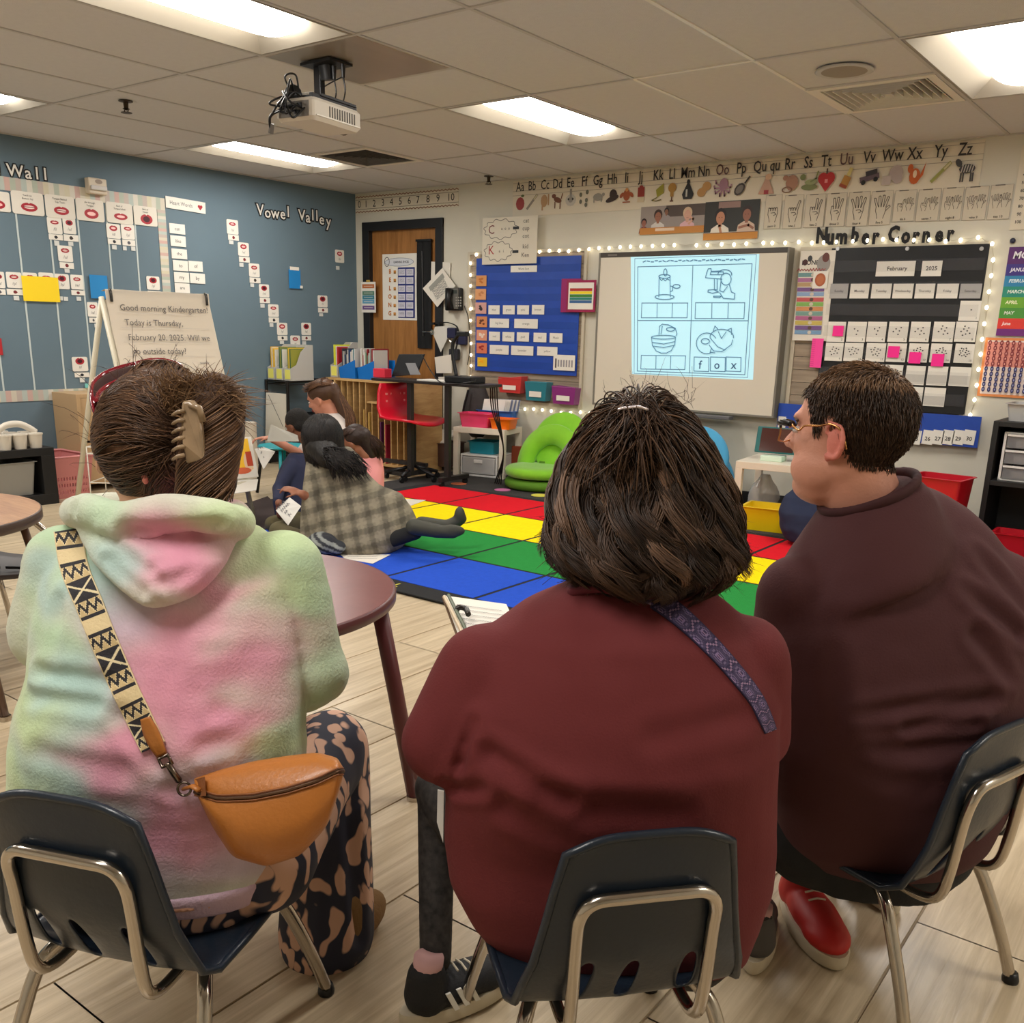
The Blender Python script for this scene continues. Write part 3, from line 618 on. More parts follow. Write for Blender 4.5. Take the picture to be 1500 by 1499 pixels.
# alphabet strip
x0_, x1_ = back(752, 280).x, back(1441, 225).x; zt_ = CEIL-.012
zm = (px(Z4, 622, 0)[0]); row_z = back(1041, 282+3).z if False else None
fr = Fr(Vector(((x0_+x1_)/2, -.003, CEIL-.012-.135)), (1, 0, 0), ZZ); w, h = x1_-x0_, .27
t = thing('alphabet_strip', 'long white alphabet strip with letters and small pictures under the ceiling', 'alphabet chart', fr.p(0, -h/2)); sheet('sheet', fr, w, h, ivory, t, .0015); A = Art(fr, .002)
LX = [(Z4, x) for x in (88, 157, 232, 305, 380, 460, 538, 622, 705, 788, 888, 968, 1060, 1153, 1260, 1370)]+[(Z5, x) for x in (90, 218, 320, 418, 530, 655, 782, 905, 1047, 1182)]
LY = [290, 285, 280, 272, 268, 258, 258, 247, 240, 238, 224, 218, 215, 205, 195, 185]+[168, 152, 145, 137, 130, 118, 108, 100, 90, 75]
PY = [385, 380, 368, 362, 375, 352, 350, 340, 335, 330, 325, 315, 315, 305, 295, 295]+[272, 260, 250, 240, 235, 228, 218, 205, 200, 192]
mp4 = mapper(fr, 'B', Z4); mp5 = mapper(fr, 'B', Z5)
lets = ['Aa', 'Bb', 'Cc', 'Dd', 'Ee', 'Ff', 'Gg', 'Hh', 'Ii', 'Jj', 'Kk', 'Ll', 'Mm', 'Nn', 'Oo', 'Pp', 'Qu qu', 'Rr', 'Ss', 'Tt', 'Uu', 'Vv', 'Ww', 'Xx', 'Yy', 'Zz']
pos = []
for k, (zz, xx) in enumerate(LX): f = mp4 if zz is Z4 else mp5; pos.append((f(xx, LY[k]), f(xx, PY[k])))
ly = sum(p[0][1] for p in pos)/26; py_ = sum(p[1][1] for p in pos)/26
for dy in (.085, .03, -.03, -.062): A.line([(-w/2, ly+dy), (w/2, ly+dy)], .003, (150, 142, 130))
def pic(A, k, x, y, s):
    c = {0: (150, 50, 46), 1: (140, 130, 118), 2: (176, 140, 100), 3: (110, 66, 44), 4: (150, 146, 140), 5: (110, 110, 96), 6: (150, 146, 136), 7: (62, 50, 44), 8: (160, 84, 50), 9: (140, 50, 40), 10: (150, 146, 50), 11: (168, 128, 60), 12: (40, 38, 40), 13: (184, 140, 84), 14: (160, 120, 136), 15: (60, 52, 46), 16: (190, 150, 130), 17: (168, 124, 100), 18: (120, 128, 80), 19: (176, 40, 40), 20: (180, 130, 60), 21: (96, 80, 90), 22: (176, 160, 156), 23: (190, 92, 40), 24: (150, 150, 80), 25: (70, 68, 68)}[k]
    E_ = lambda dx, dy, a, b, cc=c, r=0: A.ell(x+dx*s, y+dy*s, a*s, b*s, cc, 12, r)
    R_ = lambda dx, dy, a, b, cc=c, r=0: A.rect(x+dx*s, y+dy*s, a*s, b*s, cc, r)
    if k == 0: E_(0, -.05, .26, .3); E_(.14, .3, .1, .06, (70, 90, 50))
    elif k in (1, 24): R_(0, 0, .9, .12, c, .8); R_(.2, .2, .3, .07, (200, 190, 150), .8)
    elif k == 2: E_(-.05, 0, .2, .28); R_(.2, .05, .08, .5); R_(-.15, -.3, .08, .25)
    elif k == 3: E_(0, 0, .24, .12, c, -.3); R_(-.15, -.22, .06, .3); R_(.15, -.25, .06, .3); E_(-.22, .18, .12, .1); R_(.24, .16, .05, .25, c, -.3)
    elif k == 4: E_(0, -.05, .3, .26, (190, 186, 176)); E_(0, -.02, .14, .14, c); R_(0, .25, .12, .4); E_(-.12, 0, .05, .05, (50, 50, 50)); E_(.12, 0, .05, .05, (50, 50, 50))
    elif k == 5: [E_(a, b, .08, .1) for a, b in ((-.2, .15), (.15, .25), (-.2, -.15), (.12, -.1), (.1, -.3))]
    elif k == 6: E_(0, 0, .26, .16); E_(.3, .1, .08, .07); R_(-.2, -.15, .06, .16); R_(.2, -.15, .06, .16)
    elif k == 7: E_(0, -.12, .36, .12, c, .3); E_(.05, .05, .2, .24, c, .2)
    elif k == 8: E_(0, 0, .18, .25); E_(-.25, .0, .14, .08, c, .8); E_(.25, 0, .14, .08, c, -.8); R_(0, -.3, .4, .05); E_(0, .22, .08, .08, (210, 150, 90))
    elif k == 9: R_(0, .08, .34, .4); R_(0, -.24, .34, .2, (206, 190, 160)); E_(0, .3, .1, .06)
    elif k == 10: A.poly([(x+.25*s, y+.38*s), (x+.28*s, y-.02*s), (x-.05*s, y-.2*s), (x-.12*s, y+.12*s)], c); A.line([(x-.05*s, y-.2*s), (x-.3*s, y-.3*s), (x-.1*s, y-.34*s), (x+.15*s, y-.3*s)], .04*s, (110, 100, 40))
    elif k == 11: E_(0, .16, .2, .2); R_(0, -.1, .16, .2); R_(0, -.3, .06, .2, (96, 60, 40)); R_(0, -.38, .16, .06, (96, 60, 40))
    elif k == 12: A.poly([(x, y+.4*s), (x+.28*s, y-.15*s), (x+.2*s, y-.35*s), (x-.2*s, y-.35*s), (x-.28*s, y-.15*s)], c); R_(-.06, -.1, .08, .3, (190, 186, 180)); E_(0, .35, .08, .1)
    elif k == 13: E_(-.12, -.12, .2, .18); E_(.12, .12, .2, .18); E_(0, 0, .14, .14)
    elif k == 14: E_(.05, .15, .2, .24); [A.line([(x+.02*s, y), (x+a*s, y+b*s), (x+a*1.1*s, y+(b+.1)*s)], .07*s, c) for a, b in ((-.35, 0), (-.3, -.2), (-.1, -.32), (.12, -.32), (.3, -.2), (.36, 0), (-.3, .2))]
    elif k == 15: E_(-.08, -.1, .28, .2, c, .8); E_(-.08, -.1, .2, .13, (120, 112, 104), .8); R_(.24, .25, .34, .07, c, .9)
    elif k == 16: A.poly([(x, y+.4*s), (x+.32*s, y-.35*s), (x-.35*s, y-.35*s)], c); R_(0, -.28, .2, .16, (150, 40, 50)); E_(.05, .3, .14, .12, (210, 170, 140))
    elif k == 17: E_(.08, 0, .26, .3); E_(-.2, .2, .12, .1); A.ring(x-.1*s, y-.25*s, .2*s, .1*s, .04*s, c)
    elif k == 18: E_(.05, -.2, .34, .12); E_(.1, -.02, .26, .1, (150, 156, 110)); E_(-.24, .18, .12, .12); A.line([(x+.1*s, y), (x+.3*s, y+.1*s), (x+.36*s, y+.35*s)], .06*s, c)
    elif k == 19: E_(-.14, .08, .2, .22); E_(.14, .08, .2, .22); A.poly([(x-.32*s, y), (x, y-.42*s), (x+.32*s, y), (x, y+.1*s)], c); R_(0, .34, .06, .2, (80, 60, 50)); R_(.0, -.02, .12, .14, (224, 140, 140))
    elif k == 20: R_(-.04, -.1, .3, .42, c, -.4); R_(.1, .25, .14, .3, (206, 190, 120), -.4); R_(-.12, -.25, .3, .12, (150, 70, 40), -.4)
    elif k == 21: R_(0, -.02, .74, .2, c, .2); R_(.06, .16, .44, .18, (60, 54, 60), .2); E_(-.22, -.18, .09, .09, (30, 30, 32)); E_(.24, -.08, .09, .09, (30, 30, 32))
    elif k == 22: E_(.12, .08, .26, .28); R_(-.22, -.16, .34, .32, (186, 172, 166)); E_(.2, -.1, .18, .2)
    elif k == 23: E_(0, -.08, .2, .28); E_(-.18, .2, .1, .16); A.poly([(x+.1*s, y-.3*s), (x+.36*s, y+.4*s), (x+.3*s, y-.05*s)], c); E_(.0, .0, .07, .14, (226, 200, 170))
    else:
        E_(.05, .05, .28, .16); [R_(a, -.24, .06, .3) for a in (-.14, -.06, .2, .27)]; E_(-.26, .26, .1, .16, c, .6)
        for q in range(5): R_(-.12+q*.09, .06, .03, .26, (190, 184, 176), -.2)
for k, ((a_, b_)) in enumerate(pos):
    A.text(lets[k], a_[0], ly, .074, ink if k not in (14, 20) else (96, 70, 70), bold=.01, sx=.74)
    pic(A, k, b_[0], py_, .165)
A.build('print', t)
# sign language number cards
def hand(A, x, y, s, n, thumb=False):
    c = (96, 88, 80); lw = .035*s
    A.line([(x-.16*s, y-.5*s), (x-.2*s, y-.3*s), (x-.28*s, y-.1*s), (x-.27*s, y+.1*s)], lw, c); A.line([(x+.16*s, y-.5*s), (x+.22*s, y-.28*s), (x+.28*s, y-.05*s), (x+.27*s, y+.1*s)], lw, c)
    ups = {0: [], 1: [3], 2: [2, 3], 3: [1, 2, 3], 4: [0, 1, 2, 3], 5: [0, 1, 2, 3]}[n]
    for f in range(4):
        fx = x+(-.205+.137*f)*s; L_ = (.42, .52, .55, .46)[f]*s if f in ups else .1*s; tilt = (-.16, -.05, .04, .14)[f]*s if f in ups else 0
        A.line([(fx-.06*s, y+.1*s), (fx-.055*s+tilt, y+.1*s+L_)], lw, c); A.ring(fx+tilt, y+.1*s+L_, .055*s, .05*s, lw, c, 6, 0, 180); A.line([(fx+.06*s, y+.1*s), (fx+.055*s+tilt, y+.1*s+L_)], lw, c)
    if n == 5: A.line([(x+.24*s, y-.15*s), (x+.5*s, y+.1*s), (x+.44*s, y+.17*s), (x+.27*s, y+.05*s)], lw, c)
    else: A.line([(x-.1*s, y-.02*s), (x+.1*s, y), (x+.2*s, y-.1*s), (x+.05*s, y-.16*s)], lw, c)
names = 'zero one two three four five six seven eight nine ten'.split()
bx_ = [(78, 322, 170, 508), (182, 322, 288, 506), (298, 318, 408, 500), (412, 312, 524, 496), (532, 305, 650, 494), (655, 300, 776, 488), (782, 296, 904, 468), (910, 290, 1036, 466), (1042, 282, 1160, 462), (1165, 276, 1296, 460), (1302, 266, 1428, 456)]
fz = back(*px(Z5, 600, 310)).z; fz2 = back(*px(Z5, 600, 492)).z
for k, r in enumerate(bx_):
    xa, xb = back(*px(Z5, r[0], 400)).x, back(*px(Z5, r[2], 400)).x; za, zb2 = back(*px(Z5, (r[0]+r[2])/2, r[1])).z, back(*px(Z5, (r[0]+r[2])/2, r[3])).z
    fr = Fr((((xa+xb)/2), -.005, (za+zb2)/2), (1, 0, 0), ZZ); w, h = xb-xa-.004, za-zb2
    o = sheet('sign_card', fr, w, h, mat('grey_ivory', (206, 196, 176), .6), None, .0015); tag(o, f'sign language card for {names[k]} with drawn hand', 'card', 'sign language number cards')
    A = Art(fr, .0018); A.box(0, 0, w*.99, h*.99, .0022, (160, 150, 136)); A.line([(-w*.3, h*.49), (w*.1, h*.49)], .006, (110, 100, 90))
    if k < 6: hand(A, 0, -h*.02, h*.56, k)
    else: hand(A, -w*.2, .0, h*.34, k-5); hand(A, w*.2, .02*h, h*.34, 5)
    A.text(f'{names[k]} {k}', 0, -h*.42, h*.075, (60, 56, 52), bold=.01); A.build('print', o)
# two photo posters of children
def kid(A, x, y, s, skin, hair, shirt, arm=None):
    A.poly([(x-.42*s, y-.55*s), (x-.36*s, y-.2*s), (x-.12*s, y-.06*s), (x+.12*s, y-.06*s), (x+.36*s, y-.2*s), (x+.42*s, y-.55*s)], shirt); A.rect(x, y-.05*s, .14*s, .16*s, skin)
    A.ell(x, y+.28*s, .24*s, .26*s, hair, 16); A.ell(x, y+.18*s, .18*s, .23*s, skin, 16); A.ell(x-.06*s, y+.2*s, .02*s, .015*s, hair, 6); A.ell(x+.06*s, y+.2*s, .02*s, .015*s, hair, 6); A.line([(x-.05*s, y+.07*s), (x+.05*s, y+.07*s)], .015*s, (150, 90, 80))
    if arm: A.line([(x+a*s, y+b*s) for a, b in arm], .1*s, skin)
t, fr, w, h = back_sheet(Z4, (780, 398, 1150, 562), 'photo_poster', 'photo poster of children working at a table, left of the two', 'poster', .006, None, 'photo posters')
A = Art(fr, .002); A.rect(0, h*.12, w, h*.76, (150, 140, 134)); A.rect(w*.2, h*.3, w*.6, h*.4, (84, 72, 66)); kid(A, -w*.22, -h*.02, h*.75, (150, 100, 80), (60, 44, 40), (206, 200, 194)); kid(A, -w*.09, h*.2, h*.42, (130, 90, 70), (30, 26, 26), (150, 140, 140)); kid(A, -w*.44, -h*.18, h*.5, (150, 96, 80), (40, 30, 30), (120, 60, 60)); kid(A, w*.24, -h*.02, h*.8, (206, 160, 140), (206, 180, 150), (214, 170, 176), [(.1, -.2), (.3, .0), (.1, .12)]); A.rect(0, -h*.38, w, h*.24, (190, 128, 60)); A.rect(-w*.1, -h*.34, w*.3, h*.1, (226, 200, 176)); A.build('print', t)
t, fr, w, h = back_sheet(Z4, (1150, 372, 1465, 596), 'photo_poster', 'photo poster of two standing children above an orange board, right of the two', 'poster', .0065, None, 'photo posters')
A = Art(fr, .002); A.rect(0, h*.1, w, h*.8, (46, 46, 42)); A.rect(-w*.05, h*.4, w*.4, h*.16, (150, 120, 112)); kid(A, -w*.2, -h*.06, h*.72, (186, 130, 100), (34, 26, 24), (226, 216, 200), [(.1, -.5), (-.02, -.1), (-.02, .06)]); kid(A, w*.28, .0, h*.66, (150, 100, 80), (50, 36, 32), (206, 180, 160), [(-.3, -.3), (.1, -.22), (.3, -.34)]); A.rect(0, -h*.41, w, h*.18, (196, 130, 50)); A.line([(-w/2, -h*.32), (w/2, -h*.32)], .004, (120, 70, 30)); A.build('print', t)
# C / K chart
fr, w, h = wallrect('B', 706, 318, 786, 387, .055); t = thing('anchor_chart', 'white hand-drawn chart with C and K clouds hanging over the blue chart', 'chart', fr.p(0, -h/2))
sheet('sheet', fr, w, h, mat('chart_paper', (222, 214, 196), .6), t, .002); A = Art(fr, .0024); g_ = (120, 116, 110)
def cloud(x, y, a, b, n=11): A.line([(x+a*math.cos(t_)*(1+.07*math.sin(n*t_)), y+b*math.sin(t_)*(1+.12*math.sin(n*t_))) for t_ in [2*math.pi*k/66 for k in range(66)]], .005, g_, True)
cloud(-w*.16, h*.25, w*.3, h*.2); cloud(-w*.2, -h*.22, w*.25, h*.2)
A.text('C', -w*.33, h*.24, h*.2, (120, 50, 50)); A.text('K', -w*.33, -h*.2, h*.2, (170, 50, 50)); A.text('a  o  u', -w*.07, h*.26, h*.07, (90, 86, 84)); A.text('e   i', -w*.14, -h*.22, h*.07, (90, 86, 84))
for y in (.26, -.24): A.line([(w*.1-.01, h*y), (w*.16, h*y)], .022, (26, 26, 28))
for s_, y in (('cat', .4), ('cup', .24), ('cot', .08), ('kid', -.14), ('Ken', -.32)): A.text(s_, w*.3, h*y, h*.1, (96, 92, 90))
A.build('print', t)
# bulletin board with weathered wood-print paper and pale frame
ship = mat('shiplap_paper', (150, 134, 116), .7, var=.28, vscale=5, stretch=(.6, 1, 9))
def board(x0, x1, z0, z1, label, cat='bulletin board'):
    t = thing('bulletin_board', label, cat, ((x0+x1)/2, 0, z0)); n = int((z1-z0)/.085); hh = (z1-z0)/n
    for k in range(n):
        MB().bx(x0, x1, -.012, -.002, z0+k*hh+.002, z0+(k+1)*hh-.002).build('board_strip', ship, t)
    fm = mat('pale_metal_frame', (196, 186, 166), .4); m = MB(); f = .025
    m.bx(x0-f, x1+f, -.022, 0, z1, z1+f).bx(x0-f, x1+f, -.022, 0, z0-f, z0).bx(x0-f, x0, -.0221, 0, z0, z1).bx(x1, x1+f, -.0221, 0, z0, z1); m.build('frame', fm, t)
board(1.40, back(853, 500).x, back(850, 594).z, 1.80, 'bulletin board covered in weathered wood print behind the blue pocket chart')
board(back(1166, 500).x, 5.42, .64, 1.755, 'bulletin board covered in weathered wood print behind the black calendar')
# blue pocket chart
royal = mat('royal_blue_nylon', (34, 72, 168), .42, var=.08, vscale=9, bump=.4, bscale=5)
fr, w, h = wallrect('B', 694.5, 378, 845, 548, .028)
t = thing('pocket_chart', 'royal blue nylon pocket chart with word cards', 'pocket chart', fr.p(0, -h/2)); sheet('backing', fr, w, h, royal, t, .003)
mp3 = mapper(fr, 'B', Z3); clear = mat('clear_pocket', (60, 100, 190), .12, alpha=.1)
for y in (245, 335, 420, 505, 588, 672, 752, 832):
    q = mp3(540, y)[1]; MB().prism([fr.p(-w/2+.01, q, .004), fr.p(w/2-.01, q, .004), fr.p(w/2-.01, q+.055, .006), fr.p(-w/2+.01, q+.055, .006)], fr.n*.001).build('pocket', clear, t)
for r in ((450, 205, 610, 245, 'Work Stations'),):
    f2, w2, h2 = wr('B', Z3, *r[:4], .036); o = sheet('title_card', f2, w2, h2, WHT, None); tag(o, 'white title card at the top of the blue pocket chart', 'card'); Art(f2, .0024).text('Word Sort', 0, 0, h2*.35, (80, 80, 84)).build('print', o)
pics = [((240, 265, 303, 330), (214, 150, 90), 'orange shell picture'), ((235, 347, 300, 413), (222, 160, 110), 'plain orange picture'), ((235, 430, 302, 498), (210, 160, 150), 'dark blocks picture'), ((242, 515, 306, 580), (214, 140, 90), 'brown animal picture'), ((242, 597, 306, 662), (220, 150, 120), 'pale figure picture'), ((242, 677, 305, 740), (214, 120, 90), 'red train picture'), ((248, 765, 306, 820), (232, 190, 50), 'yellow square picture')]
for k, (r, c_, l) in enumerate(pics):
    f2, w2, h2 = wr('B', Z3, *r, .037); o = sheet('picture_card', f2, w2, h2, PR, None, .002, c_); tag(o, f'small {l} card at the left edge of the blue pocket chart', 'card', 'picture cards on the blue pocket chart')
    A = Art(f2, .0024); dc = [(190, 110, 40), (200, 130, 80), (60, 50, 54), (110, 60, 36), (236, 214, 196), (160, 44, 34), (240, 170, 20)][k]
    [A.ell(random.uniform(-.2, .2)*w2, random.uniform(-.2, .2)*h2, w2*.12, h2*.1, dc, 8) for _ in range(6)]; A.build('print', o)
words = [((315, 447, 383, 502), 'blue'), ((403, 447, 475, 502), 'green'), ((490, 447, 562, 503), 'pink'), ((580, 445, 655, 503), 'brown'), ((322, 528, 440, 584), 'big blue'), ((472, 530, 615, 588), 'orange'), ((318, 608, 385, 664), 'red'), ((400, 610, 472, 668), 'white'), ((488, 612, 562, 668), 'gold'), ((590, 615, 668, 672), 'teal'), ((688, 617, 766, 675), 'Music'), ((322, 690, 438, 746), 'purple'), ((453, 695, 588, 752), 'lavender'), ((612, 700, 735, 755), 'yellow')]
for r, s_ in words:
    f2, w2, h2 = wr('B', Z3, *r, .037); o = sheet('word_card', f2, w2, h2, WHT, None, .002); tag(o, f'white card reading {s_} in the blue pocket chart', 'card', 'word cards in the blue pocket chart'); Art(f2, .0024).text(s_, 0, 0, h2*.26, (120, 116, 116)).build('print', o)
f2, w2, h2 = wr('B', Z3, 710, 750, 842, 845, .042); o = sheet('schedule_sheet', f2, w2, h2, WHT, None, .002); tag(o, 'white printed table sheet at the lower right of the blue pocket chart', 'paper'); A = Art(f2, .0024)
for k in range(7): A.rect(-w2*.38+k*w2*.125, -h2*.05, w2*.07, h2*(.6 if k < 1 else .45), (150, 146, 150) if k else (90, 80, 84))
A.build('print', o)
# rainbow poster in a magenta folder
fr, w, h = wr('B', Z3, 790, 293, 968, 488, .06); t = thing('rainbow_chart', 'rainbow striped chart in a magenta folder beside the whiteboard', 'chart', fr.p(0, -h/2)); mg = mat('magenta_folder', (150, 26, 74), .4)
sheet('folder_front', fr, w, h, mg, t, .002); fb, wb2, hb2 = wr('B', Z3, 758, 285, 880, 490, .045); sheet('folder_back', fb, wb2, hb2, mat('red_violet_folder', (150, 30, 100), .4), t, .002)
sheet('sheet', fr, w*.86, h*.84, WHT, t, .001, z0=.0022); A = Art(fr, .0036)
for k, c_ in enumerate([(176, 44, 34), (244, 214, 30), (60, 130, 50), (40, 130, 120), (60, 100, 150)]): A.rect(0, h*.2-k*h*.095, w*.76, h*.085, c_)
A.build('print', t)
# narrow colour-band chart on the door frame
fr, w, h = wr('B', Z2, 860, 574, 938, 742, .03); t = thing('color_chart', 'small chart of colored bands hanging on the left door frame', 'chart', fr.p(0, -h/2)); sheet('sheet', fr, w, h, WHT, t); A = Art(fr, .0024)
for y, c_ in ((.36, (190, 110, 60)), (.14, (90, 130, 110)), (-.0, (60, 130, 150)), (-.14, (100, 160, 190)), (-.34, (110, 80, 140))): A.rect(0, h*y, w*.84, h*.13, c_); A.line([(-w*.3, h*y), (w*.3, h*y)], .004, (226, 220, 210))
A.build('print', t); sheet('clip', fr.sub(w*.0, h*.53), w*.25, h*.07, mat('yellow_clip', (190, 160, 80), .5), t, .004)
# learning poster on the door (PxArt in crop coordinates of the 550,360 zoom)
ZD = (550, 360, 7.4933)
fr, w, h = wr('B', ZD, 78, 92, 458, 820, -.028); t = thing('learning_poster', 'white Learning Spaces poster with orange BELONG letters on the door', 'poster', fr.p(0, -h/2)); sheet('sheet', fr, w, h, WHT, t); A = Art(fr, .0024); m_ = mapper(fr, 'B', ZD); X_ = lambda x, y: m_(x, y)
ob = Vector(X_(268, 180)); A.ell(ob.x-w*.02, ob.y, w*.42, h*.065, (120, 130, 150), 20); A.ell(ob.x-w*.02, ob.y, w*.405, h*.058, (214, 216, 222), 20); A.text('LEARNING SPACES', ob.x+w*.04, ob.y, h*.034, (24, 24, 40), bold=.02, sx=.85); c_ = X_(128, 178); A.ring(c_[0], c_[1], w*.07, w*.09, .006, (50, 50, 60)); 
for k, ch in enumerate('BELONG'): c_ = X_(162, 285+k*92); A.text(ch, c_[0]-.0, c_[1], h*.07, (190, 110, 30), bold=.03); d_ = X_(215, 290+k*92); A.rect(d_[0], d_[1], w*.07, h*.05, (206, 140, 60)); A.rect(d_[0], d_[1]-h*.015, w*.05, h*.015, (120, 90, 50))
a1, a2 = X_(250, 240), X_(436, 795); A.rect((a1[0]+a2[0])/2, (a1[1]+a2[1])/2, a2[0]-a1[0], a1[1]-a2[1], (36, 48, 120))
for i in range(2):
    for j in range(6): c_ = X_(294+i*90, 292+j*91); A.rect(c_[0], c_[1], w*.2, h*.098, (206, 204, 216)); [A.scrib(c_[0]-w*.07, c_[0]+w*.07, c_[1]+q*h*.02, .008, (120, 120, 136), .002) for q in (-1, 0, 1)]
A.build('print', t)
# papers hanging right of the door
def tilted(z, quad, wall_off, name, label, cat, col=(222, 216, 204), lines=0, dark=None, group=None):
    P = [back(*px(z, x, y), -wall_off) for x, y in quad]; m = MB(); m.prism(P, Vector((0, -.002, 0)), col)
    c = sum(P, Vector())/len(P); o = m.build(name, PR); tag(o, label, cat, group)
    if lines or dark:
        r = (P[1]-P[0]).normalized(); f = Fr(c+Vector((0, -.002, 0)), r, ZZ); A = Art(f, .0008); w = (P[1]-P[0]).length; h = (P[2]-P[1]).length
        if dark: A.rect(0, h*.25, w*.7, h*.2, dark)
        for k in range(lines): A.scrib(-w*.3, w*.3, -h*.3+k*h*.5/max(lines, 1), .02, (130, 128, 124), .004)
        A.build('print', o)
    return o
tilted(ZD, [(615, 175), (825, 185), (815, 420), (610, 420)], .012, 'paper_sheet', 'white sheet with a small red print behind the phone', 'paper', lines=0, dark=None)
tilted(ZD, [(520, 470), (735, 245), (880, 440), (680, 675)], .04, 'hanging_document', 'printed grey document hanging tilted like a diamond beside the phone', 'paper', lines=6, dark=(150, 150, 142))
tilted(ZD, [(655, 890), (825, 880), (820, 960), (718, 1170), (630, 960)], .05, 'pennant_sheet', 'pale paper pennant hanging below the phone', 'paper', (206, 204, 196))
tilted(ZD, [(650, 1225), (830, 1195), (840, 1400), (670, 1400)], .09, 'paper_sheet', 'blank white sheet clipped behind the desk', 'paper')
tilted(ZD, [(690, 1440), (775, 1440), (770, 1505), (700, 1505)], .09, 'paper_sheet', 'small white sheet hanging under the desk edge', 'paper')
tilted(ZD, [(975, 640), (1050, 590), (1075, 700), (1040, 720)], .012, 'paper_sheet', 'small white sheet stuck between phone and blue chart', 'paper')
# wall phone
ph = back(*px(ZD, 880, 590)); t = thing('wall_phone', 'black and grey wall telephone right of the door', 'telephone', ph); g = mat('phone_grey', (96, 94, 88), .45)
def pb(x0, y0, x1, y1, d0, d1, name, m_, bev=.01, extra=None):
    a = back(*px(ZD, x0, y0)); b = back(*px(ZD, x1, y1)); return MB().bx(a.x, b.x, -d1, -d0, b.z, a.z).build(name, m_, t, bevel=bev, bseg=3)
pb(800, 465, 968, 715, .002, .05, 'base', BLK, .012); pb(868, 470, 955, 700, .05, .062, 'keypad_panel', g, .006); pb(876, 492, 945, 530, .062, .064, 'display', mat('phone_display', (60, 66, 62), .2), .001)
m = MB(); a = back(*px(ZD, 818, 480), -.07); b = back(*px(ZD, 822, 700), -.07); m.tube([a, (a+b)/2+Vector((-.004, -.022, 0)), b], [.034, .022, .034], 12); m.build('handset', BLK, t, smooth=True)
kb = MB()
for i in range(3):
    for j in range(4): q = back(*px(ZD, 888+i*24, 570+j*30), -.063); kb.box(q, (.012, .004, .012))
kb.build('keys', mat('phone_keys', (150, 148, 140), .5), t)
cp = [px(ZD, x, y) for x, y in ((975, 660), (1020, 800), (1030, 1000), (1035, 1150), (1010, 1310))]; cable([back(x, y, -.03) for x, y in cp], .004, t, name='cord')
# navy lanyards and pouches hanging below the phone
navy = mat('navy_strap', (30, 32, 66), .6)
t = thing('hanging_lanyards', 'navy lanyards and pouches hanging on hooks below the phone', 'lanyard', back(*px(ZD, 900, 1100)))
m = MB(); P = lambda x, y, o=.05: back(*px(ZD, x, y), -o)
m.tube(curve([P(700, 850), P(800, 845, .07), P(900, 900, .07), P(900, 1050, .06), P(880, 1150, .05)]), .012, 8, flat=.35).build('strap', BLK, t, smooth=True)
for x0, y0, x1, y1, l in ((830, 900, 920, 1020, 0), (925, 970, 1030, 1090, 1), (850, 1130, 945, 1260, 2)):
    a = back(*px(ZD, x0, y0)); b = back(*px(ZD, x1, y1)); MB().bx(a.x, b.x, -.06, -.015, b.z, a.z).build('pouch', navy if l < 2 else mat('dark_pouch', (36, 36, 44), .6), t, bevel=.01)
MB().tube(curve([P(820, 980), P(810, 1030), P(840, 1060), P(850, 1000)]), .006, 6).build('key_ring', CHROME, t)
for k, (x, y) in enumerate(((640, 855), (700, 850))): MB().box(P(x, y, .04), (.05, .05, .02)).build('clip', BLK, t)
# three file bins on the board
for (z0, c_, l, lab) in (((388, 878, 545, 985), (196, 44, 40), 'red', .2), ((552, 905, 697, 1033), (24, 120, 136), 'teal', 0), ((715, 935, 872, 1055), (132, 32, 118), 'purple', .1)):
    a = back(*px(Z3, z0[0]+8, z0[1]+5), -.05); b = back(*px(Z3, z0[2]-8, z0[3]), -.05)
    t = thing('file_pouch', f'{l} file pouch standing open on the ledge below the blue chart', 'pouch', ((a.x+b.x)/2, -.05, b.z), 0, 'file pouches below the blue chart')
    cm_ = mat(l+'_pouch', c_, .45, sheen=.3); W2 = (b.x-a.x)/2; cx = (a.x+b.x)/2; H_ = a.z-b.z; m = MB(); sk = .12*H_ if l == 'red' else -.04*H_ if l == 'purple' else 0
    rings = [[Vector((cx+u*W2*k, -.06+v*.045*k-.0, b.z+H_*s+u*sk*s)) for u, v in ((-1, -1), (1, -1), (1, 1), (-1, 1))] for s, k in ((0, .86), (.5, .93), (1, 1))]
    m.loft(rings, caps=False); m.add(rings[0], [(3, 2, 1, 0)]); o = m.build('shell', cm_, t); o.modifiers.new('s', 'SOLIDIFY').thickness = .006; o.modifiers['s'].offset = -1
    f2 = Fr(Vector((cx, -.106, b.z+H_*.35)), (1, 0, 0), ZZ); sheet('label', f2.sub(0, -.01*0, .0, 0), W2*1.1, H_*.3, WHT, t, .001)
    MB().box((cx, -.1, b.z+H_*.97), (W2*1.9, .012, .012)).build('rim', cm_, t, bevel=.003)
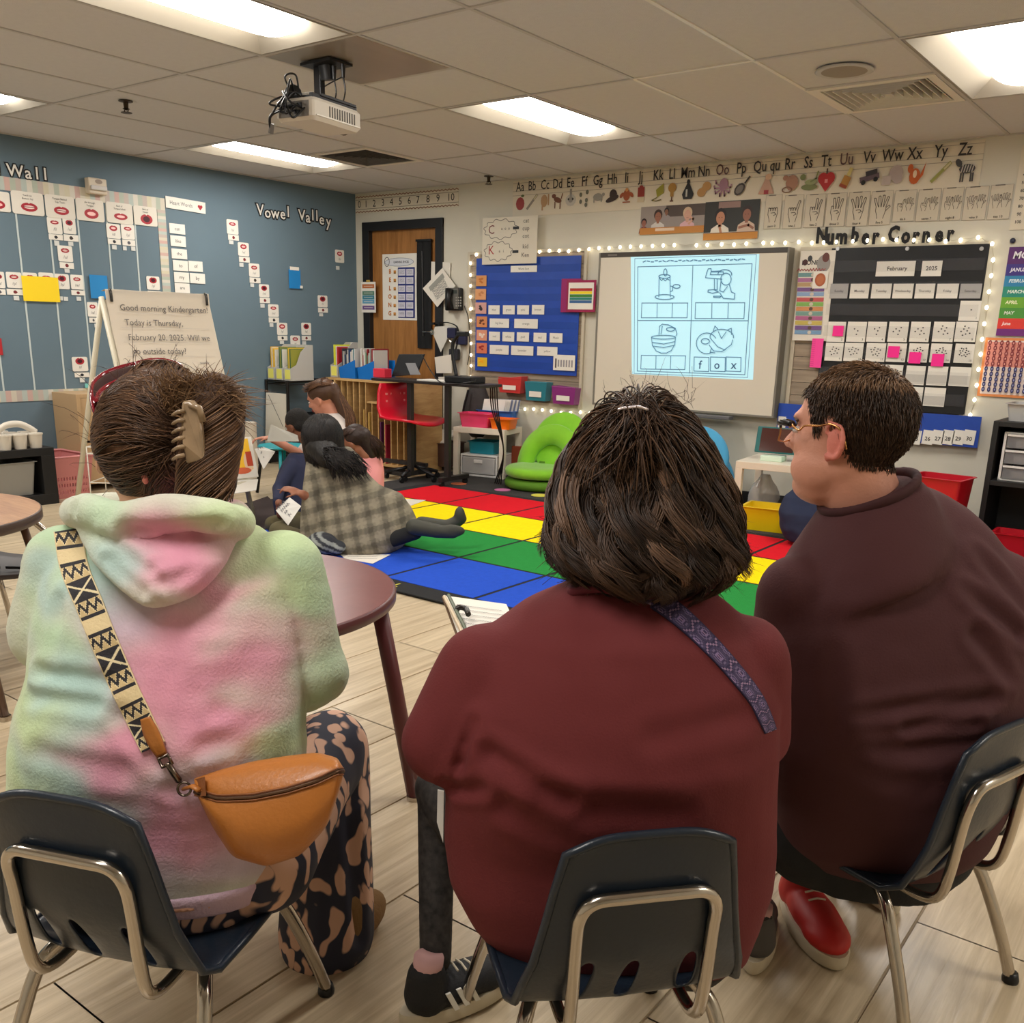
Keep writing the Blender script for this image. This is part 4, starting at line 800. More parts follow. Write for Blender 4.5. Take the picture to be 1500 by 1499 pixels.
# ------------------------------------------------------------- whiteboard (stands off the wall) and projected page
WX0, WX1, WZ0, WZ1 = back(873, 480, -.1).x, back(1146, 480, -.1).x, (back(874, 597, -.1).z+back(1134, 609, -.1).z)/2, (back(872, 371, -.1).z+back(1146, 362, -.1).z)/2
t = thing('whiteboard', 'large interactive whiteboard in a grey frame with a projected page', 'whiteboard', ((WX0+WX1)/2, -.05, WZ0)); fg = mat('board_frame_grey', (120, 116, 106), .4)
MB().bx(WX0+.012, WX1-.012, -.1, -.02, WZ0+.012, WZ1-.012).build('writing_surface', mat('board_white', (214, 206, 190), .28), t)
fm = MB(); fm.bx(WX0, WX1, -.104, -.015, WZ1-.035, WZ1).build('top_rail', mat('board_dark_rail', (66, 60, 54), .4), t, bevel=.003)
for nm, a_ in (('bottom_rail', (WX0, WX1, -.104, -.015, WZ0, WZ0+.016)), ('side_rail', (WX0-.001, WX0+.015, -.1045, -.015, WZ0, WZ1)), ('side_rail', (WX1-.015, WX1+.001, -.1045, -.015, WZ0, WZ1))): MB().bx(*a_).build(nm, fg, t, bevel=.003)
MB().bx(WX0+.2, WX1-.3, -.17, -.1, WZ0-.03, WZ0-.005).build('pen_tray', mat('tray_grey', (96, 96, 100), .4), t, bevel=.005)
fr = Fr(Vector(((WX0+WX1)/2, -.1, (WZ0+WZ1)/2)), (1, 0, 0), ZZ); mp = mapper(fr, 'B', Z7)
scr = mat('painted_projection', vcol=True, rough=.6, emit=.5)  # projector's light on the board, put in as a coloured sheet that glows itself
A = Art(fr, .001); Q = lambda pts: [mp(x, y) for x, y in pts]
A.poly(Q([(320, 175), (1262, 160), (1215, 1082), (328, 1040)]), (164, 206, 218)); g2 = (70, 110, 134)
LW = .006
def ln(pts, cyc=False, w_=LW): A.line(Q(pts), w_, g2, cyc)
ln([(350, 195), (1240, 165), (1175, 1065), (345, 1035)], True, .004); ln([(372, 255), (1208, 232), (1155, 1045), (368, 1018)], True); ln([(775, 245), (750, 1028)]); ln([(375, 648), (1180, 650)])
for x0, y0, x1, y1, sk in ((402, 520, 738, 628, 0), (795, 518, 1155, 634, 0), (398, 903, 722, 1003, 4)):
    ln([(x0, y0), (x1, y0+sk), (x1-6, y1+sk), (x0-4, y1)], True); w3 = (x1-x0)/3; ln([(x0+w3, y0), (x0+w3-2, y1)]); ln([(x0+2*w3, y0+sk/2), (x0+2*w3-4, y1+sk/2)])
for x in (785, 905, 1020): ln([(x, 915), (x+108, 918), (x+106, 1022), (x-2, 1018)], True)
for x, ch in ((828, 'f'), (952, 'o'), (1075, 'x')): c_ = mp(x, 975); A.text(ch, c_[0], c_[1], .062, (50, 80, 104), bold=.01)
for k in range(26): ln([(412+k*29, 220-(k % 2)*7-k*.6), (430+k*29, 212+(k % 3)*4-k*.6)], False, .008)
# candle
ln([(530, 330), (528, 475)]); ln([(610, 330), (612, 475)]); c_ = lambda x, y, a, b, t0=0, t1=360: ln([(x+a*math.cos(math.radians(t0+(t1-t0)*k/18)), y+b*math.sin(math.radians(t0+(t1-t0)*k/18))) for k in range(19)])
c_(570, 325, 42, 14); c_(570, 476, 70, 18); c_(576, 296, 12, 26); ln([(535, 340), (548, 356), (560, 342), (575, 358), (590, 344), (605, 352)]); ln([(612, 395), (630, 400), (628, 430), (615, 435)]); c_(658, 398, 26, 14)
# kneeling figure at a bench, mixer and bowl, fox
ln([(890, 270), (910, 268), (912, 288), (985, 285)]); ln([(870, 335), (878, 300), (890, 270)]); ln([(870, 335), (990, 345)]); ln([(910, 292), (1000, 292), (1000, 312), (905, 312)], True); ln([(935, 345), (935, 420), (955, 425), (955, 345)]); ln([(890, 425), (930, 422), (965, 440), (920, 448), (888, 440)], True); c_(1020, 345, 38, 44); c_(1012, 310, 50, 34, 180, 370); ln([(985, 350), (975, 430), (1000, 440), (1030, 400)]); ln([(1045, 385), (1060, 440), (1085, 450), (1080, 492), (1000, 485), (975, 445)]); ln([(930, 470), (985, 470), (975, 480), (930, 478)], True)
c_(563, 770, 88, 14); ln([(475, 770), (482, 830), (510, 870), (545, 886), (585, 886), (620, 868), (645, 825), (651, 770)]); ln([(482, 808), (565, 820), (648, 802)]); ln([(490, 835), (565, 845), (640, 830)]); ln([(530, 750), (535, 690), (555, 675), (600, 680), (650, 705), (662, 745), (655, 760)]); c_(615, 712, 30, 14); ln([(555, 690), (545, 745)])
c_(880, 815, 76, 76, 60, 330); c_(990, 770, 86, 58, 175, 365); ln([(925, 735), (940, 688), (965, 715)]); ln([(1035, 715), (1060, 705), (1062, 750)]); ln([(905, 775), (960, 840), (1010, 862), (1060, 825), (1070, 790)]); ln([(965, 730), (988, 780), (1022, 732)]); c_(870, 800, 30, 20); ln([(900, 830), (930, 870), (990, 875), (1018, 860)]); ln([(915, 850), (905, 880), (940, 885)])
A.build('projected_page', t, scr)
# board label, supports on the wall
MB().bx(WX0+.08, WX0+.16, -.106, -.1, WZ1-.025, WZ1-.012).build('maker_plate', mat('plate_grey', (110, 104, 96), .4), t)
# ------------------------------------------------------------- number corner
t, fr, w, h = back_sheet(Z6, (250, 105, 440, 600), 'money_poster', 'tall white money poster with coins and coloured bands beside the whiteboard', 'poster', .035, mat('glossy_white'))
mpz = mapper(fr, 'B', (1150, 350, 8.82)); A = Art(fr, .002); Qm = lambda x, y: mpz(x, y)
c_ = Qm(310, 310); A.text('MONEY', c_[0]+.022, c_[1], .03, (50, 46, 46), bold=.02); c_ = Qm(500, 320); A.ell(*c_, .045, .055, (150, 146, 142), 20); c_ = Qm(530, 240); A.ell(*c_, .024, .03, (104, 60, 54), 16); c_ = Qm(325, 255); A.ell(*c_, .016, .02, (60, 62, 66), 12); c_ = Qm(262, 305); A.ell(*c_, .018, .02, (70, 40, 40), 12)
c_ = Qm(330, 400); A.scrib(c_[0]-.09, c_[0]+.1, c_[1], .02, (170, 90, 90), .006)
for k, (y, cc) in enumerate([(465, (110, 150, 150)), (530, (170, 110, 150)), (590, (180, 150, 110)), (655, (120, 86, 140)), (715, (140, 166, 200)), (785, (196, 90, 90)), (845, (130, 176, 90)), (905, (206, 140, 90)), (965, (120, 156, 146)), (1025, (176, 96, 140)), (1085, (196, 176, 90)), (1150, (116, 86, 140)), (1208, (120, 156, 190))]):
    c_ = Qm(345-k*4, y); A.rect(c_[0], c_[1], .185, .026, cc); A.ell(c_[0]+.01, c_[1], .014, .012, (90, 70, 60) if k % 2 else (206, 196, 180), 8)
A.build('print', t); c_ = Qm(460, 530); o = sheet('coin_card', fr.sub(c_[0], c_[1], .006), .1, .11, WHT); tag(o, 'white square card with a copper coin on the money poster', 'card'); Art(fr.sub(c_[0], c_[1], .006), .0025).ell(0, 0, .036, .042, (176, 96, 60), 20).ell(0, 0, .024, .03, (190, 112, 72), 16).build('print', o)
t, fr, w, h = back_sheet(Z6, (330, 585, 392, 745), 'pink_strip', 'hot pink tally strip hanging left of the calendar', 'paper', .045, mat('hot_pink', (250, 70, 160), .5)); A = Art(fr, .002)
for k in range(14): A.rect(-w*.33, h*.45-k*h*.068, w*.3, h*.01, (200, 40, 120))
A.build('print', t)
CZ0, CZ1 = .755, 1.765; CX0, CX1 = 4.50, 5.455
fr = Fr(Vector(((CX0+CX1)/2, -.03, (CZ0+CZ1)/2)), (1, 0, 0), ZZ); w, h = CX1-CX0, CZ1-CZ0
t = thing('calendar_chart', 'black calendar pocket chart under the Number Corner letters', 'calendar', fr.p(0, -h/2)); sheet('backing', fr, w, h, mat('black_nylon', (24, 25, 28), .35, bump=.4, bscale=6), t, .003)
cl = mat('clear_film', (150, 150, 156), .08, alpha=.05)
for k in range(7): z_ = CZ0+.05+k*.135; MB().prism([Vector((CX0+.01, -.046, z_)), Vector((CX1-.01, -.046, z_)), Vector((CX1-.01, -.047, z_+.07)), Vector((CX0+.01, -.047, z_+.07))], Vector((0, -.001, 0))).build('pocket', cl, t)
for k, x in enumerate((478, 860, 1268)): q = back(*px(Z6, x, 92), -.034); MB().cyl(q, q+Vector((0, -.008, 0)), .012, .012, 12).build('grommet', mat('silver', (190, 190, 190), .3, .9), t)
cals = [((688, 160, 900, 243), 'February', 'white February card in the black calendar'), ((938, 158, 1048, 243), '2025', 'white 2025 card in the black calendar')]
gw = mat('grey_card', (176, 174, 172), .6)
for r, s_, l in cals: f2, w2, h2 = wr('B', Z6, *r, .04); o = sheet('calendar_card', f2, w2, h2, WHT, None, .002); tag(o, l, 'card', 'cards in the calendar'); Art(f2, .0024).text(s_, .01 if len(s_) > 4 else 0, 0, h2*.28, (70, 66, 66), bold=.02).build('print', o)
for k, (a_, b_) in enumerate([(435, 533), (545, 648), (662, 770), (780, 890), (902, 1008), (1020, 1138), (1148, 1265)]):
    dn = ['Sunday', 'Monday', 'Tuesday', 'Wednesday', 'Thursday', 'Friday', 'Saturday'][k]; f2, w2, h2 = wr('B', Z6, a_, 284, b_, 365, .04); o = sheet('calendar_card', f2, w2, h2, gw if k in (0, 6) else WHT, None, .002); tag(o, f'{"grey" if k in (0, 6) else "white"} card reading {dn} in the black calendar', 'card', 'cards in the calendar'); Art(f2, .0024).text(dn, 0, 0, h2*.17, (90, 86, 86), bold=.01).build('print', o)
def daycard(r, n):
    f2, w2, h2 = wr('B', Z6, *r, .04); o = sheet('calendar_card', f2, w2, h2, WHT, None, .002)
    if n: tag(o, f'white dotted card for day {NUM[n]} in the black calendar', 'card', 'cards in the calendar')
    else: tag(o, 'blank white card in the black calendar, '+BL.pop(0), 'card', 'cards in the calendar')
    A = Art(f2, .0024)
    if n:
        for k in range(n if n < 20 else 12): a = k*2.4; rr = .06+.2*math.sqrt(k/max(n, 6)); A.ell(w2*(rr*math.cos(a))*1.1, h2*(.05+rr*math.sin(a)), w2*.045, h2*.036, (50, 48, 50), 6)
        A.text(str(n), w2*.36, -h2*.37, h2*.12, (60, 58, 60))
    else: A.rect(0, -h2*.2, w2*.96, h2*.5, (206, 202, 194))
    A.build('print', o)
BL = ['fourth row, third from the right', 'fourth row, second from the right', 'fourth row, rightmost', 'fourth row, behind the head', 'lowest row, left of two', 'lowest row, right of two']
daycard((1145, 378, 1260, 488), 1)
for k, (a_, b_) in enumerate([(420, 518), (528, 632), (638, 742), (755, 862), (875, 982), (1000, 1115), (1122, 1238)]): daycard((a_, 493, b_, 604), 2+k)
for k, (a_, b_) in enumerate([(408, 505), (512, 615), (632, 738), (745, 852), (865, 972), (985, 1100), (1118, 1225)]): daycard((a_, 608+k, b_, 708+k*2), 9+k)
daycard((735, 730, 832, 830), 19)
for r in ((850, 735, 955, 840), (968, 738, 1078, 844), (1090, 742, 1205, 848), (620, 728, 722, 800), (840, 850, 942, 952), (950, 855, 1066, 958)): daycard(r, 0)
for k, (r, l) in enumerate([((450, 515, 508, 572), 'over day two of the calendar'), ((752, 627, 815, 690), 'over day twelve of the calendar'), ((868, 660, 934, 722), 'over day thirteen of the calendar'), ((992, 670, 1060, 738), 'over day fourteen of the calendar')]):
    o_, f2, w2, h2 = paper('B', Z6, r, (250, 40, 150), 'sticky_note', 'hot pink sticky note '+l, 'sticky note', .052, 'pink sticky notes')
# blue number pocket strip
nz0, nz1 = back(*px(Z6, 1100, 1172), -.03).z, back(*px(Z6, 1100, 1003), -.03).z; nx0, nx1 = back(*px(Z6, 155, 1000), -.03).x, back(*px(Z6, 1262, 1090), -.03).x
fr = Fr(Vector(((nx0+nx1)/2, -.05, (nz0+nz1)/2)), (1, 0, 0), ZZ); w, h = nx1-nx0, nz1-nz0; t = thing('number_pocket', 'blue nylon pocket strip with small number cards below the calendar', 'pocket chart', fr.p(0, -h/2)); sheet('backing', fr, w, h, mat('royal_blue_nylon'), t, .004)
for k, x in enumerate([905, 972, 1027, 1083, 1140, 1200]):
    q = back(*px(Z6, x, 1128), -.056); f2 = Fr(q, (1, 0, .0), ZZ).sub(0, 0, 0, -.05); o = sheet('number_card', f2, .066, .09, WHT, None, .002); tag(o, 'small white number card in the blue pocket strip, '+('leftmost, nearest the head', 'second from the left', 'third from the left', 'fourth from the left', 'fifth from the left', 'rightmost')[k], 'card', 'number cards in the blue strip'); Art(f2, .0024).text(str(25+k), 0, -.01, .026, (40, 40, 42), bold=.02).build('print', o)
q = back(1145, 622, -.056); f2 = Fr(q, (1, 0, 0), ZZ); o = sheet('number_card', f2, .055, .11, WHT, None, .002); tag(o, 'white card at the left end of the blue pocket strip beside the glasses', 'card', 'number cards in the blue strip'); Art(f2, .0024).text('21', 0, .02, .025).build('print', o)
# months poster and hundred chart, number list
x0 = back(1462, 470, -.01).x; z1 = back(1480, 362, -.01).z; z0 = back(1470, 492, -.01).z; x1 = x0+.62
fr = Fr(Vector(((x0+x1)/2, -.008, (z0+z1)/2)), (1, 0, 0), ZZ); w, h = x1-x0, z1-z0; t = thing('months_poster', 'rainbow poster of the months at the right picture edge', 'poster', fr.p(0, -h/2)); sheet('sheet', fr, w, h, WHT, t); A = Art(fr, .0024); y = h/2
for s_, k, cc, c2 in (('MONTHS', .19, (86, 36, 104), (232, 228, 236)), ('JANUARY', .13, (64, 50, 130), (230, 226, 240)), ('FEBRUARY', .12, (46, 130, 176), (220, 236, 240)), ('MARCH', .12, (40, 140, 120), (226, 240, 230)), ('APRIL', .12, (110, 168, 50), (240, 240, 200)), ('MAY', .12, (76, 146, 60), (230, 240, 220)), ('June', .12, (220, 60, 50), (250, 220, 220)), ('', .08, (110, 40, 120), (0, 0, 0))):
    hh = h*k; y -= hh/2; A.rect(0, y, w, hh, cc); 
    if s_: A.text(s_, -w/2+.025, y, hh*(.42 if k > .15 else .32), c2, bold=.03, align='LEFT', shear=.15)
    y -= hh/2
A.build('print', t)
x0 = back(1437, 540, -.01).x; z1 = back(1470, 495, -.01).z; z0 = back(1470, 582, -.01).z; x1 = x0+.7
fr = Fr(Vector(((x0+x1)/2, -.010, (z0+z1)/2)), (1, 0, 0), ZZ); w, h = x1-x0, z1-z0; t = thing('bead_chart', 'orange framed chart with rows of red and blue beads', 'chart', fr.p(0, -h/2)); sheet('sheet', fr, w, h, mat('orange_card', (226, 140, 80), .5), t); A = Art(fr, .0024); A.rect(0, 0, w-.03, h-.03, (236, 216, 206)); A.rect(0, h*.22, w-.03, h*.42, (232, 150, 136))
for i in range(20):
    for j in range(10):
        x = -w/2+.03+i*.033; y = h/2-.03-j*(h-.06)/9.4; c_ = (130, 50, 56) if j < 5 else (46, 46, 96); A.ell(x, y, .01, .016, c_, 8); A.ell(x, y, .004, .007, (226, 160, 150) if j < 5 else (150, 150, 190), 6)
A.build('print', t)
x0 = back(1487, 300).x; t = thing('number_list', 'pale sheet of numbers at the upper right picture edge', 'number chart', (x0+.1, 0, 1.95)); fr = Fr(Vector((x0+.12, -.004, 2.07)), (1, 0, 0), ZZ); sheet('sheet', fr, .26, .46, ivory, t); A = Art(fr, .0024)
for k in range(10): A.text(str(10*(k+1)), -.09, .2-k*.043, .018, (70, 64, 60), bold=.02)
A.build('print', t)
q = back(1484, 353); MB_ = MB().ell(q+Vector((0, -.012, 0)), (.016, .012, .016)); o = MB_.build('push_pin', mat('navy_pin', (40, 44, 66), .4), None, smooth=True); tag(o, 'round dark push pin above the months poster', 'pin')
# outlet above the yellow bin table; string lights
bulb_m = mat('warm_bulb', (255, 244, 214), .4, emit=5); wire_m = mat('pale_wire', (196, 188, 170), .5)
pts = [(205, 885), (208, 815), (208, 750), (208, 680), (205, 610), (205, 540), (205, 470), (205, 395), (205, 328), (205, 262), (205, 190), (240, 138), (310, 130), (390, 126), (470, 122), (550, 120), (625, 120), (685, 115), (745, 115), (803, 118), (865, 110), (928, 105), (988, 98), (1050, 98), (1117, 93), (1180, 90), (1245, 88), (1315, 85), (1380, 82), (1448, 80)]
P1 = [px(Z3, *p) for p in pts]; P1 += [px(Z7, x, y) for x, y in ((800, 97), (880, 95), (985, 90), (1075, 92), (1165, 85), (1290, 80), (1355, 80), (1450, 80))]
P1 += [px(Z5, x, y) for x, y in ((262, 580), (335, 585), (400, 583), (470, 580), (560, 575), (640, 572), (725, 565), (800, 568), (895, 570), (980, 568), (1070, 575), (1152, 570), (1248, 555), (1325, 590))]
P1 += [px(Z6, x, y) for x, y in ((1330, 153), (1320, 240), (1308, 328), (1295, 415), (1282, 505), (1270, 590), (1262, 672), (1250, 755), (1240, 842), (1228, 922), (1205, 1005))]
P2 = [px(Z3, x, y) for x, y in ((480, 1078), (537, 1080), (590, 1080), (643, 1086), (697, 1092), (757, 1102), (815, 1102), (875, 1100), (932, 1105), (992, 1112))]
bm2 = None
for PP, l in ((P1, 'warm white string lights pinned around the blue chart, whiteboard and calendar'), (P2, 'warm white string lights along the wall behind the green chair')):
    W3 = [back(x, y, -.03) for x, y in PP]; t = thing('string_lights', l, 'string lights', W3[0])
    sag = []
    for a, b in zip(W3, W3[1:]): sag += [a+Vector((0, .01, .012)), (a+b)/2+Vector((0, .005, -.0))]
    MB().tube(sag+[W3[-1]], .0022, 5).build('wire', wire_m, t)
    for q in W3:
        if bm2 is None: bm2 = MB().ell((0, 0, 0), (.0105, .0105, .013), n=10, m=6).mesh('bulb', bulb_m, True)
        o = bpy.data.objects.new('bulb', bm2); COL.objects.link(o); o.location = q-W3[0]; o.parent = t
# ================================================================ FLOOR COVERINGS
dark = mat('charcoal_carpet', (58, 55, 54), .95, var=.18, vscale=60, bump=.6, bscale=300)
o = MB().bx(1.5, 6.6, -3.1, -.03, .0005, .007).build('carpet', dark); tag(o, 'dark charcoal carpet under the coloured rug along the back wall', 'carpet')
rt = thing('color_rug', 'large rug of red, yellow, green and blue squares with black lines', 'rug', (4.2, -2.2, .008))
rb = mat('rug_black', (30, 30, 32), .95, bump=.5, bscale=300)
RX0, RY0, CW = 1.92, -3.335, .5725
MB().bx(RX0-.09, RX0+8*CW+.09, RY0-.13, RY0+4*CW+.06, .0075, .014).build('border', rb, rt)
rc = [mat('rug_'+n, c, .95, var=.05, vscale=40, bump=.4, bscale=260, spec=.2) for n, c in (('blue', (36, 80, 196)), ('green', (38, 136, 60)), ('yellow', (255, 222, 4)), ('red', (214, 20, 36)))]
for j in range(4):
    for i in range(8):
        x0 = RX0+i*CW; y0 = RY0+j*CW; MB().bx(x0+.011, x0+CW-.011, y0+.011, y0+CW-.011, .0138, .0158).build('rug_square', rc[j], rt)
f = Fr((4.2, RY0-.06, .0142), (1, 0, 0), (0, 1, 0)); A = Art(f, .0006)
for x, ch in ((3.79, 'L'), (4.9, 'M'), (2.7, 'K')): A.text(ch, x-4.2, 0, .06, (190, 180, 60), bold=.02)
A.build('border_letters', rt)
for (x, y), c_, l in (((672, 709), (206, 110, 70), 'orange'), ((736, 718), (200, 110, 160), 'pink'), ((790, 726), (216, 206, 80), 'yellow'), ((1107, 772), (70, 140, 200), 'blue')):
    p = hz(x, y, .008); o = MB().lathe([(.0001, .0), (.062, .0), (.062, .003), (.0001, .003)], p, 20).build('floor_spot', mat('spot_'+l, c_, .8)); tag(o, f'round {l} spot marker on the dark carpet behind the rug', 'floor marker', 'round spot markers on the carpet')
# ================================================================ MIDDLE OF THE ROOM
white_lam = mat('white_laminate', (226, 216, 198), .4)
wd = wood('birch_ply', (178, 140, 88), (206, 170, 116), (2, 2, 12), .5)
def frame_R(a): return Matrix.Rotation(a, 3, 'Z')
class Loc:
    """builder in a turned local frame"""
    def __init__(s, o, a=0): s.o = Vector(o); s.R = frame_R(a)
    def __call__(s, x, y, z=0): return s.o+s.R @ Vector((x, y, z))
    def box(s, m, x0, x1, y0, y1, z0, z1, col=None): return m.box(s((x0+x1)/2, (y0+y1)/2, (z0+z1)/2), (abs(x1-x0), abs(y1-y0), abs(z1-z0)), s.R, col)
    def B(s, x0, x1, y0, y1, z0, z1, name, m, parent, bevel=0, **k): return s.box(MB(), x0, x1, y0, y1, z0, z1).build(name, m, parent, bevel=bevel, **k)
    def fr(s, x, y, z, face='front'):
        return Fr(s(x, y, z), s.R @ Vector((1, 0, 0)), ZZ) if face == 'front' else Fr(s(x, y, z), s.R @ Vector((1, 0, 0)), s.R @ Vector((0, 1, 0)))
def tray_bin(L_, x0, x1, y0, y1, z0, h, m, name, label, cat, tap=.86, rim=.012, group=None, th=.004):
    t = thing(name, label, cat, L_((x0+x1)/2, (y0+y1)/2, z0), 0, group); cx, cy, a, b = (x0+x1)/2, (y0+y1)/2, (x1-x0)/2, (y1-y0)/2
    def rg(k, z, e=0, r=.02):
        P = []
        for sx, sy, a0 in ((1, 1, 0), (-1, 1, 90), (-1, -1, 180), (1, -1, 270)):
            for q in range(4): an = math.radians(a0+30*q); P.append(L_(cx+sx*(a*k+e-r)+r*math.cos(an), cy+sy*(b*k+e-r)+r*math.sin(an), z))
        return P
    MB().loft([rg(tap, z0), rg(1, z0+h-.004), rg(1, z0+h-.004, rim), rg(1, z0+h, rim), rg(1, z0+h, 0), rg(1, z0+h, -th), rg(tap, z0+th, -th)], caps=True).build('shell', m, t, smooth=True, autos=.6)
    return t
def side_table(L_, w, d, h, label):
    t = thing('side_table', label, 'table', L_(w/2, d/2, 0)); l = .045
    L_.B(0, w, 0, d, h-.045, h, 'table_top', white_lam, t, .002)
    for x, y in ((0, 0), (w-l, 0), (0, d-l), (w-l, d-l)): L_.B(x, x+l, y, y+l, 0.008, h-.045, 'leg', white_lam, t, .002)
    return t
T1 = Loc((1.64, -.50, 0), .22); side_table(T1, .47, .36, .41, 'small white side table holding the pink and orange bins')
pinkp = mat('pink_clear_plastic', (250, 80, 130), .15, alpha=.75); orp = mat('orange_plastic', (250, 120, 20), .3); 
tb = tray_bin(T1, .02, .30, .05, .22, .41, .115, pinkp, 'storage_bin', 'clear pink bin with orange contents on the white side table', 'bin'); 
T1.B(.05, .27, .07, .2, .418, .47, 'contents', mat('coral_stuff', (250, 96, 60), .5), tb, .01)
tray_bin(T1, .315, .50, .03, .21, .41, .085, orp, 'storage_bin', 'orange bin at the right end of the white side table', 'bin')
bl = mat('blue_bin', (44, 104, 190), .35)
t = tray_bin(T1, .1, .42, .235, .355, .41, .13, bl, 'file_box', 'blue file box with upright papers on the white side table', 'bin', .95)
for k in range(9):
    y = .25+k*.011; x0 = .10+k*.012; m = MB(); m.prism([T1(x0+.02, y, .425), T1(x0+.22, y, .425), T1(x0+.25, y+.02, .63), T1(x0+.05, y+.02, .63)], T1.R @ Vector((0, .002, 0)), (232, 228, 220) if k < 4 or k % 2 else (120, 130, 160)); o = m.build('paper_sheet', PR); tag(o, ['white sheet at the front of the blue file box', 'white sheet behind the front one in the blue file box', 'blue-edged sheet in the blue file box'][min(k, 2)] if k < 2 else 'upright sheet in the blue file box, '+'first second third fourth fifth sixth seventh eighth ninth'.split()[k]+' from the front', 'paper', 'papers in the blue file box')
# under the table
t = thing('drawer_unit', 'white plastic drawer unit under the white side table', 'drawer unit', T1(.24, .18, 0)); wp = mat('white_plastic', (226, 224, 220), .35)
m = MB(); 
for a_ in ((.06, .40, .02, .34, .008, .025), (.06, .40, .02, .34, .175, .19), (.06, .075, .02, .34, .025, .175), (.385, .40, .02, .34, .025, .175), (.06, .40, .33, .34, .02, .18)): T1.box(m, *a_)
m.build('housing', wp, t, bevel=.004); d_ = T1.B(.08, .38, .012, .3, .03, .17, 'drawer', mat('frosted_plastic', (186, 184, 182), .3, alpha=.9), t, .006)
T1.B(.19, .27, .004, .014, .12, .15, 'drawer_handle', wp, d_, .004)
teal = mat('teal_plastic', (20, 130, 150), .35)
tray_bin(T1, .10, .34, .08, .3, .192, .10, teal, 'storage_box', 'teal plastic box on the white drawer unit under the table', 'box', .95)
T1.B(.40, .62, .3, .36, .05, .25, 'storage_box', mat('rust_box', (150, 66, 36), .6), None, .004); tag(bpy.context.scene.objects.get('storage_box.001'), 'rust brown box behind the right leg of the white side table', 'box')
# green round floor chairs
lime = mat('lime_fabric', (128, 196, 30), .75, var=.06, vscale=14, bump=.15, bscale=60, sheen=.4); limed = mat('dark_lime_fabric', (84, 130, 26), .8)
def disc(m, L_, cx, cy, cz, r, th, tilt=0, n=36, col=None, sx=1):
    Rx = Matrix.Rotation(tilt, 3, 'X'); rings = []
    for rr, z in ((.5, -th/2), (.9, -th/2), (.98, -th*.3), (1, 0), (.98, th*.3), (.9, th/2), (.5, th/2)):
        rings.append([L_(cx, cy, cz)+L_.R @ (Rx @ Vector((r*sx*rr*math.cos(2*math.pi*k/n), r*rr*math.sin(2*math.pi*k/n), z))) for k in range(n)])
    return m.loft(rings)
def floor_chair(L_, z, lab, fab, group):
    t = thing('floor_chair', lab, 'chair', L_(0, 0, z), 0, group); r = .285
    disc(MB(), L_, 0, 0, z+.04, r, .075).build('seat', fab, t, smooth=True)
    return t
def back_ring(L_, t, z, fab, R_=.285, r_in=.15, tilt=.25):
    # upright arch-shaped back with a half-round opening
    m = MB(); n = 28; rings = []
    c_, s_ = math.cos(tilt), math.sin(tilt)
    def q(a, r, th, sy=1): x = r*math.cos(a); h = r*math.sin(a); return L_(x, .15+h*s_+th*c_, z+.07+h*c_*1.12-th*s_)
    for k in range(n+1):
        a = math.pi*(-.04+1.08*k/n); pr = []
        for u, v in ((0, -1), (.5, -1.25), (1, -1), (1.06, 0), (1, 1), (.5, 1.25), (0, 1), (-.04, 0)): pr.append(q(a, r_in+(R_-r_in)*u, v*.032))
        rings.append(pr)
    m.loft(rings).build('backrest', fab, t, smooth=True)
G1_ = Loc((2.55, -.50, 0), .12)
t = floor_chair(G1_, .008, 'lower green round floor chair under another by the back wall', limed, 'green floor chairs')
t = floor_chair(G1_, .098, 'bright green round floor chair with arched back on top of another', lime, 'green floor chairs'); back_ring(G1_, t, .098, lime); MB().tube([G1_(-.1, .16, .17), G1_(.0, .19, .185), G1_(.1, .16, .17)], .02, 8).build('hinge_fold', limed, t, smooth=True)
m = MB(); disc(m, Loc(G1_(.04, .235, .34), .12), 0, 0, 0, .25, .05, 1.25); m.build('folded_cushion', lime, t, smooth=True)
BLs = Loc((3.80, -.45, 0), .1); skyf = mat('sky_fabric', (70, 160, 206), .75, sheen=.3)
t = floor_chair(BLs, .008, 'blue round floor chair behind the dark-haired woman', skyf, None); t['category'] = 'chair'; back_ring(BLs, t, .05, skyf); m = MB(); disc(m, Loc(BLs(0, .1, .33), .1), 0, 0, 0, .25, .06, 1.3); m.build('cushion', skyf, t, smooth=True)
# second white table with tablet, glowing flask, bags and yellow bin
T2 = Loc((4.30, -.80, 0), .12); side_table(T2, .55, .5, .42, 'small white table below the whiteboard with a tablet and glowing flask')
tx = thing('tablet', 'tablet in a teal case standing on the white table', 'tablet', T2(.15, .2, .45))
f_ = Fr(T2(.20, .20, .55), T2.R @ Vector((1, 0, 0)), Vector((0, .25, 1))); MB().prism([f_.p(a*.14, b*.085) for a, b in ((1, 1), (-1, 1), (-1, -1), (1, -1))], f_.n*-.015).build('case', mat('teal_case', (20, 96, 96), .4), tx, bevel=.006)
sheet('screen', f_, .22, .15, mat('tablet_glass', (70, 36, 30), .1), tx, .002)
tag(T2.B(.12, .26, .12, .24, .42, .455, 'charging_block', mat('mint_white', (214, 232, 210), .4), None, .004), 'white block under the tablet on the white table', 'stand')
fk = T2(.42, .14, .42); t = thing('glowing_flask', 'green glowing cone-shaped flask lamp on the white table', 'lamp', fk)
MB().lathe([(.0001, 0), (.042, 0), (.044, .01), (.018, .13), (.0001, .13)], fk, 20).build('lamp_body', mat('green_glow', (40, 220, 170), .3, emit=.5), t, smooth=True)
MB().lathe([(.018, .13), (.016, .135), (.016, .19), (.012, .195), (.0001, .195)], fk, 16).build('neck', mat('dark_green_cap', (10, 60, 46), .3), t, smooth=True)
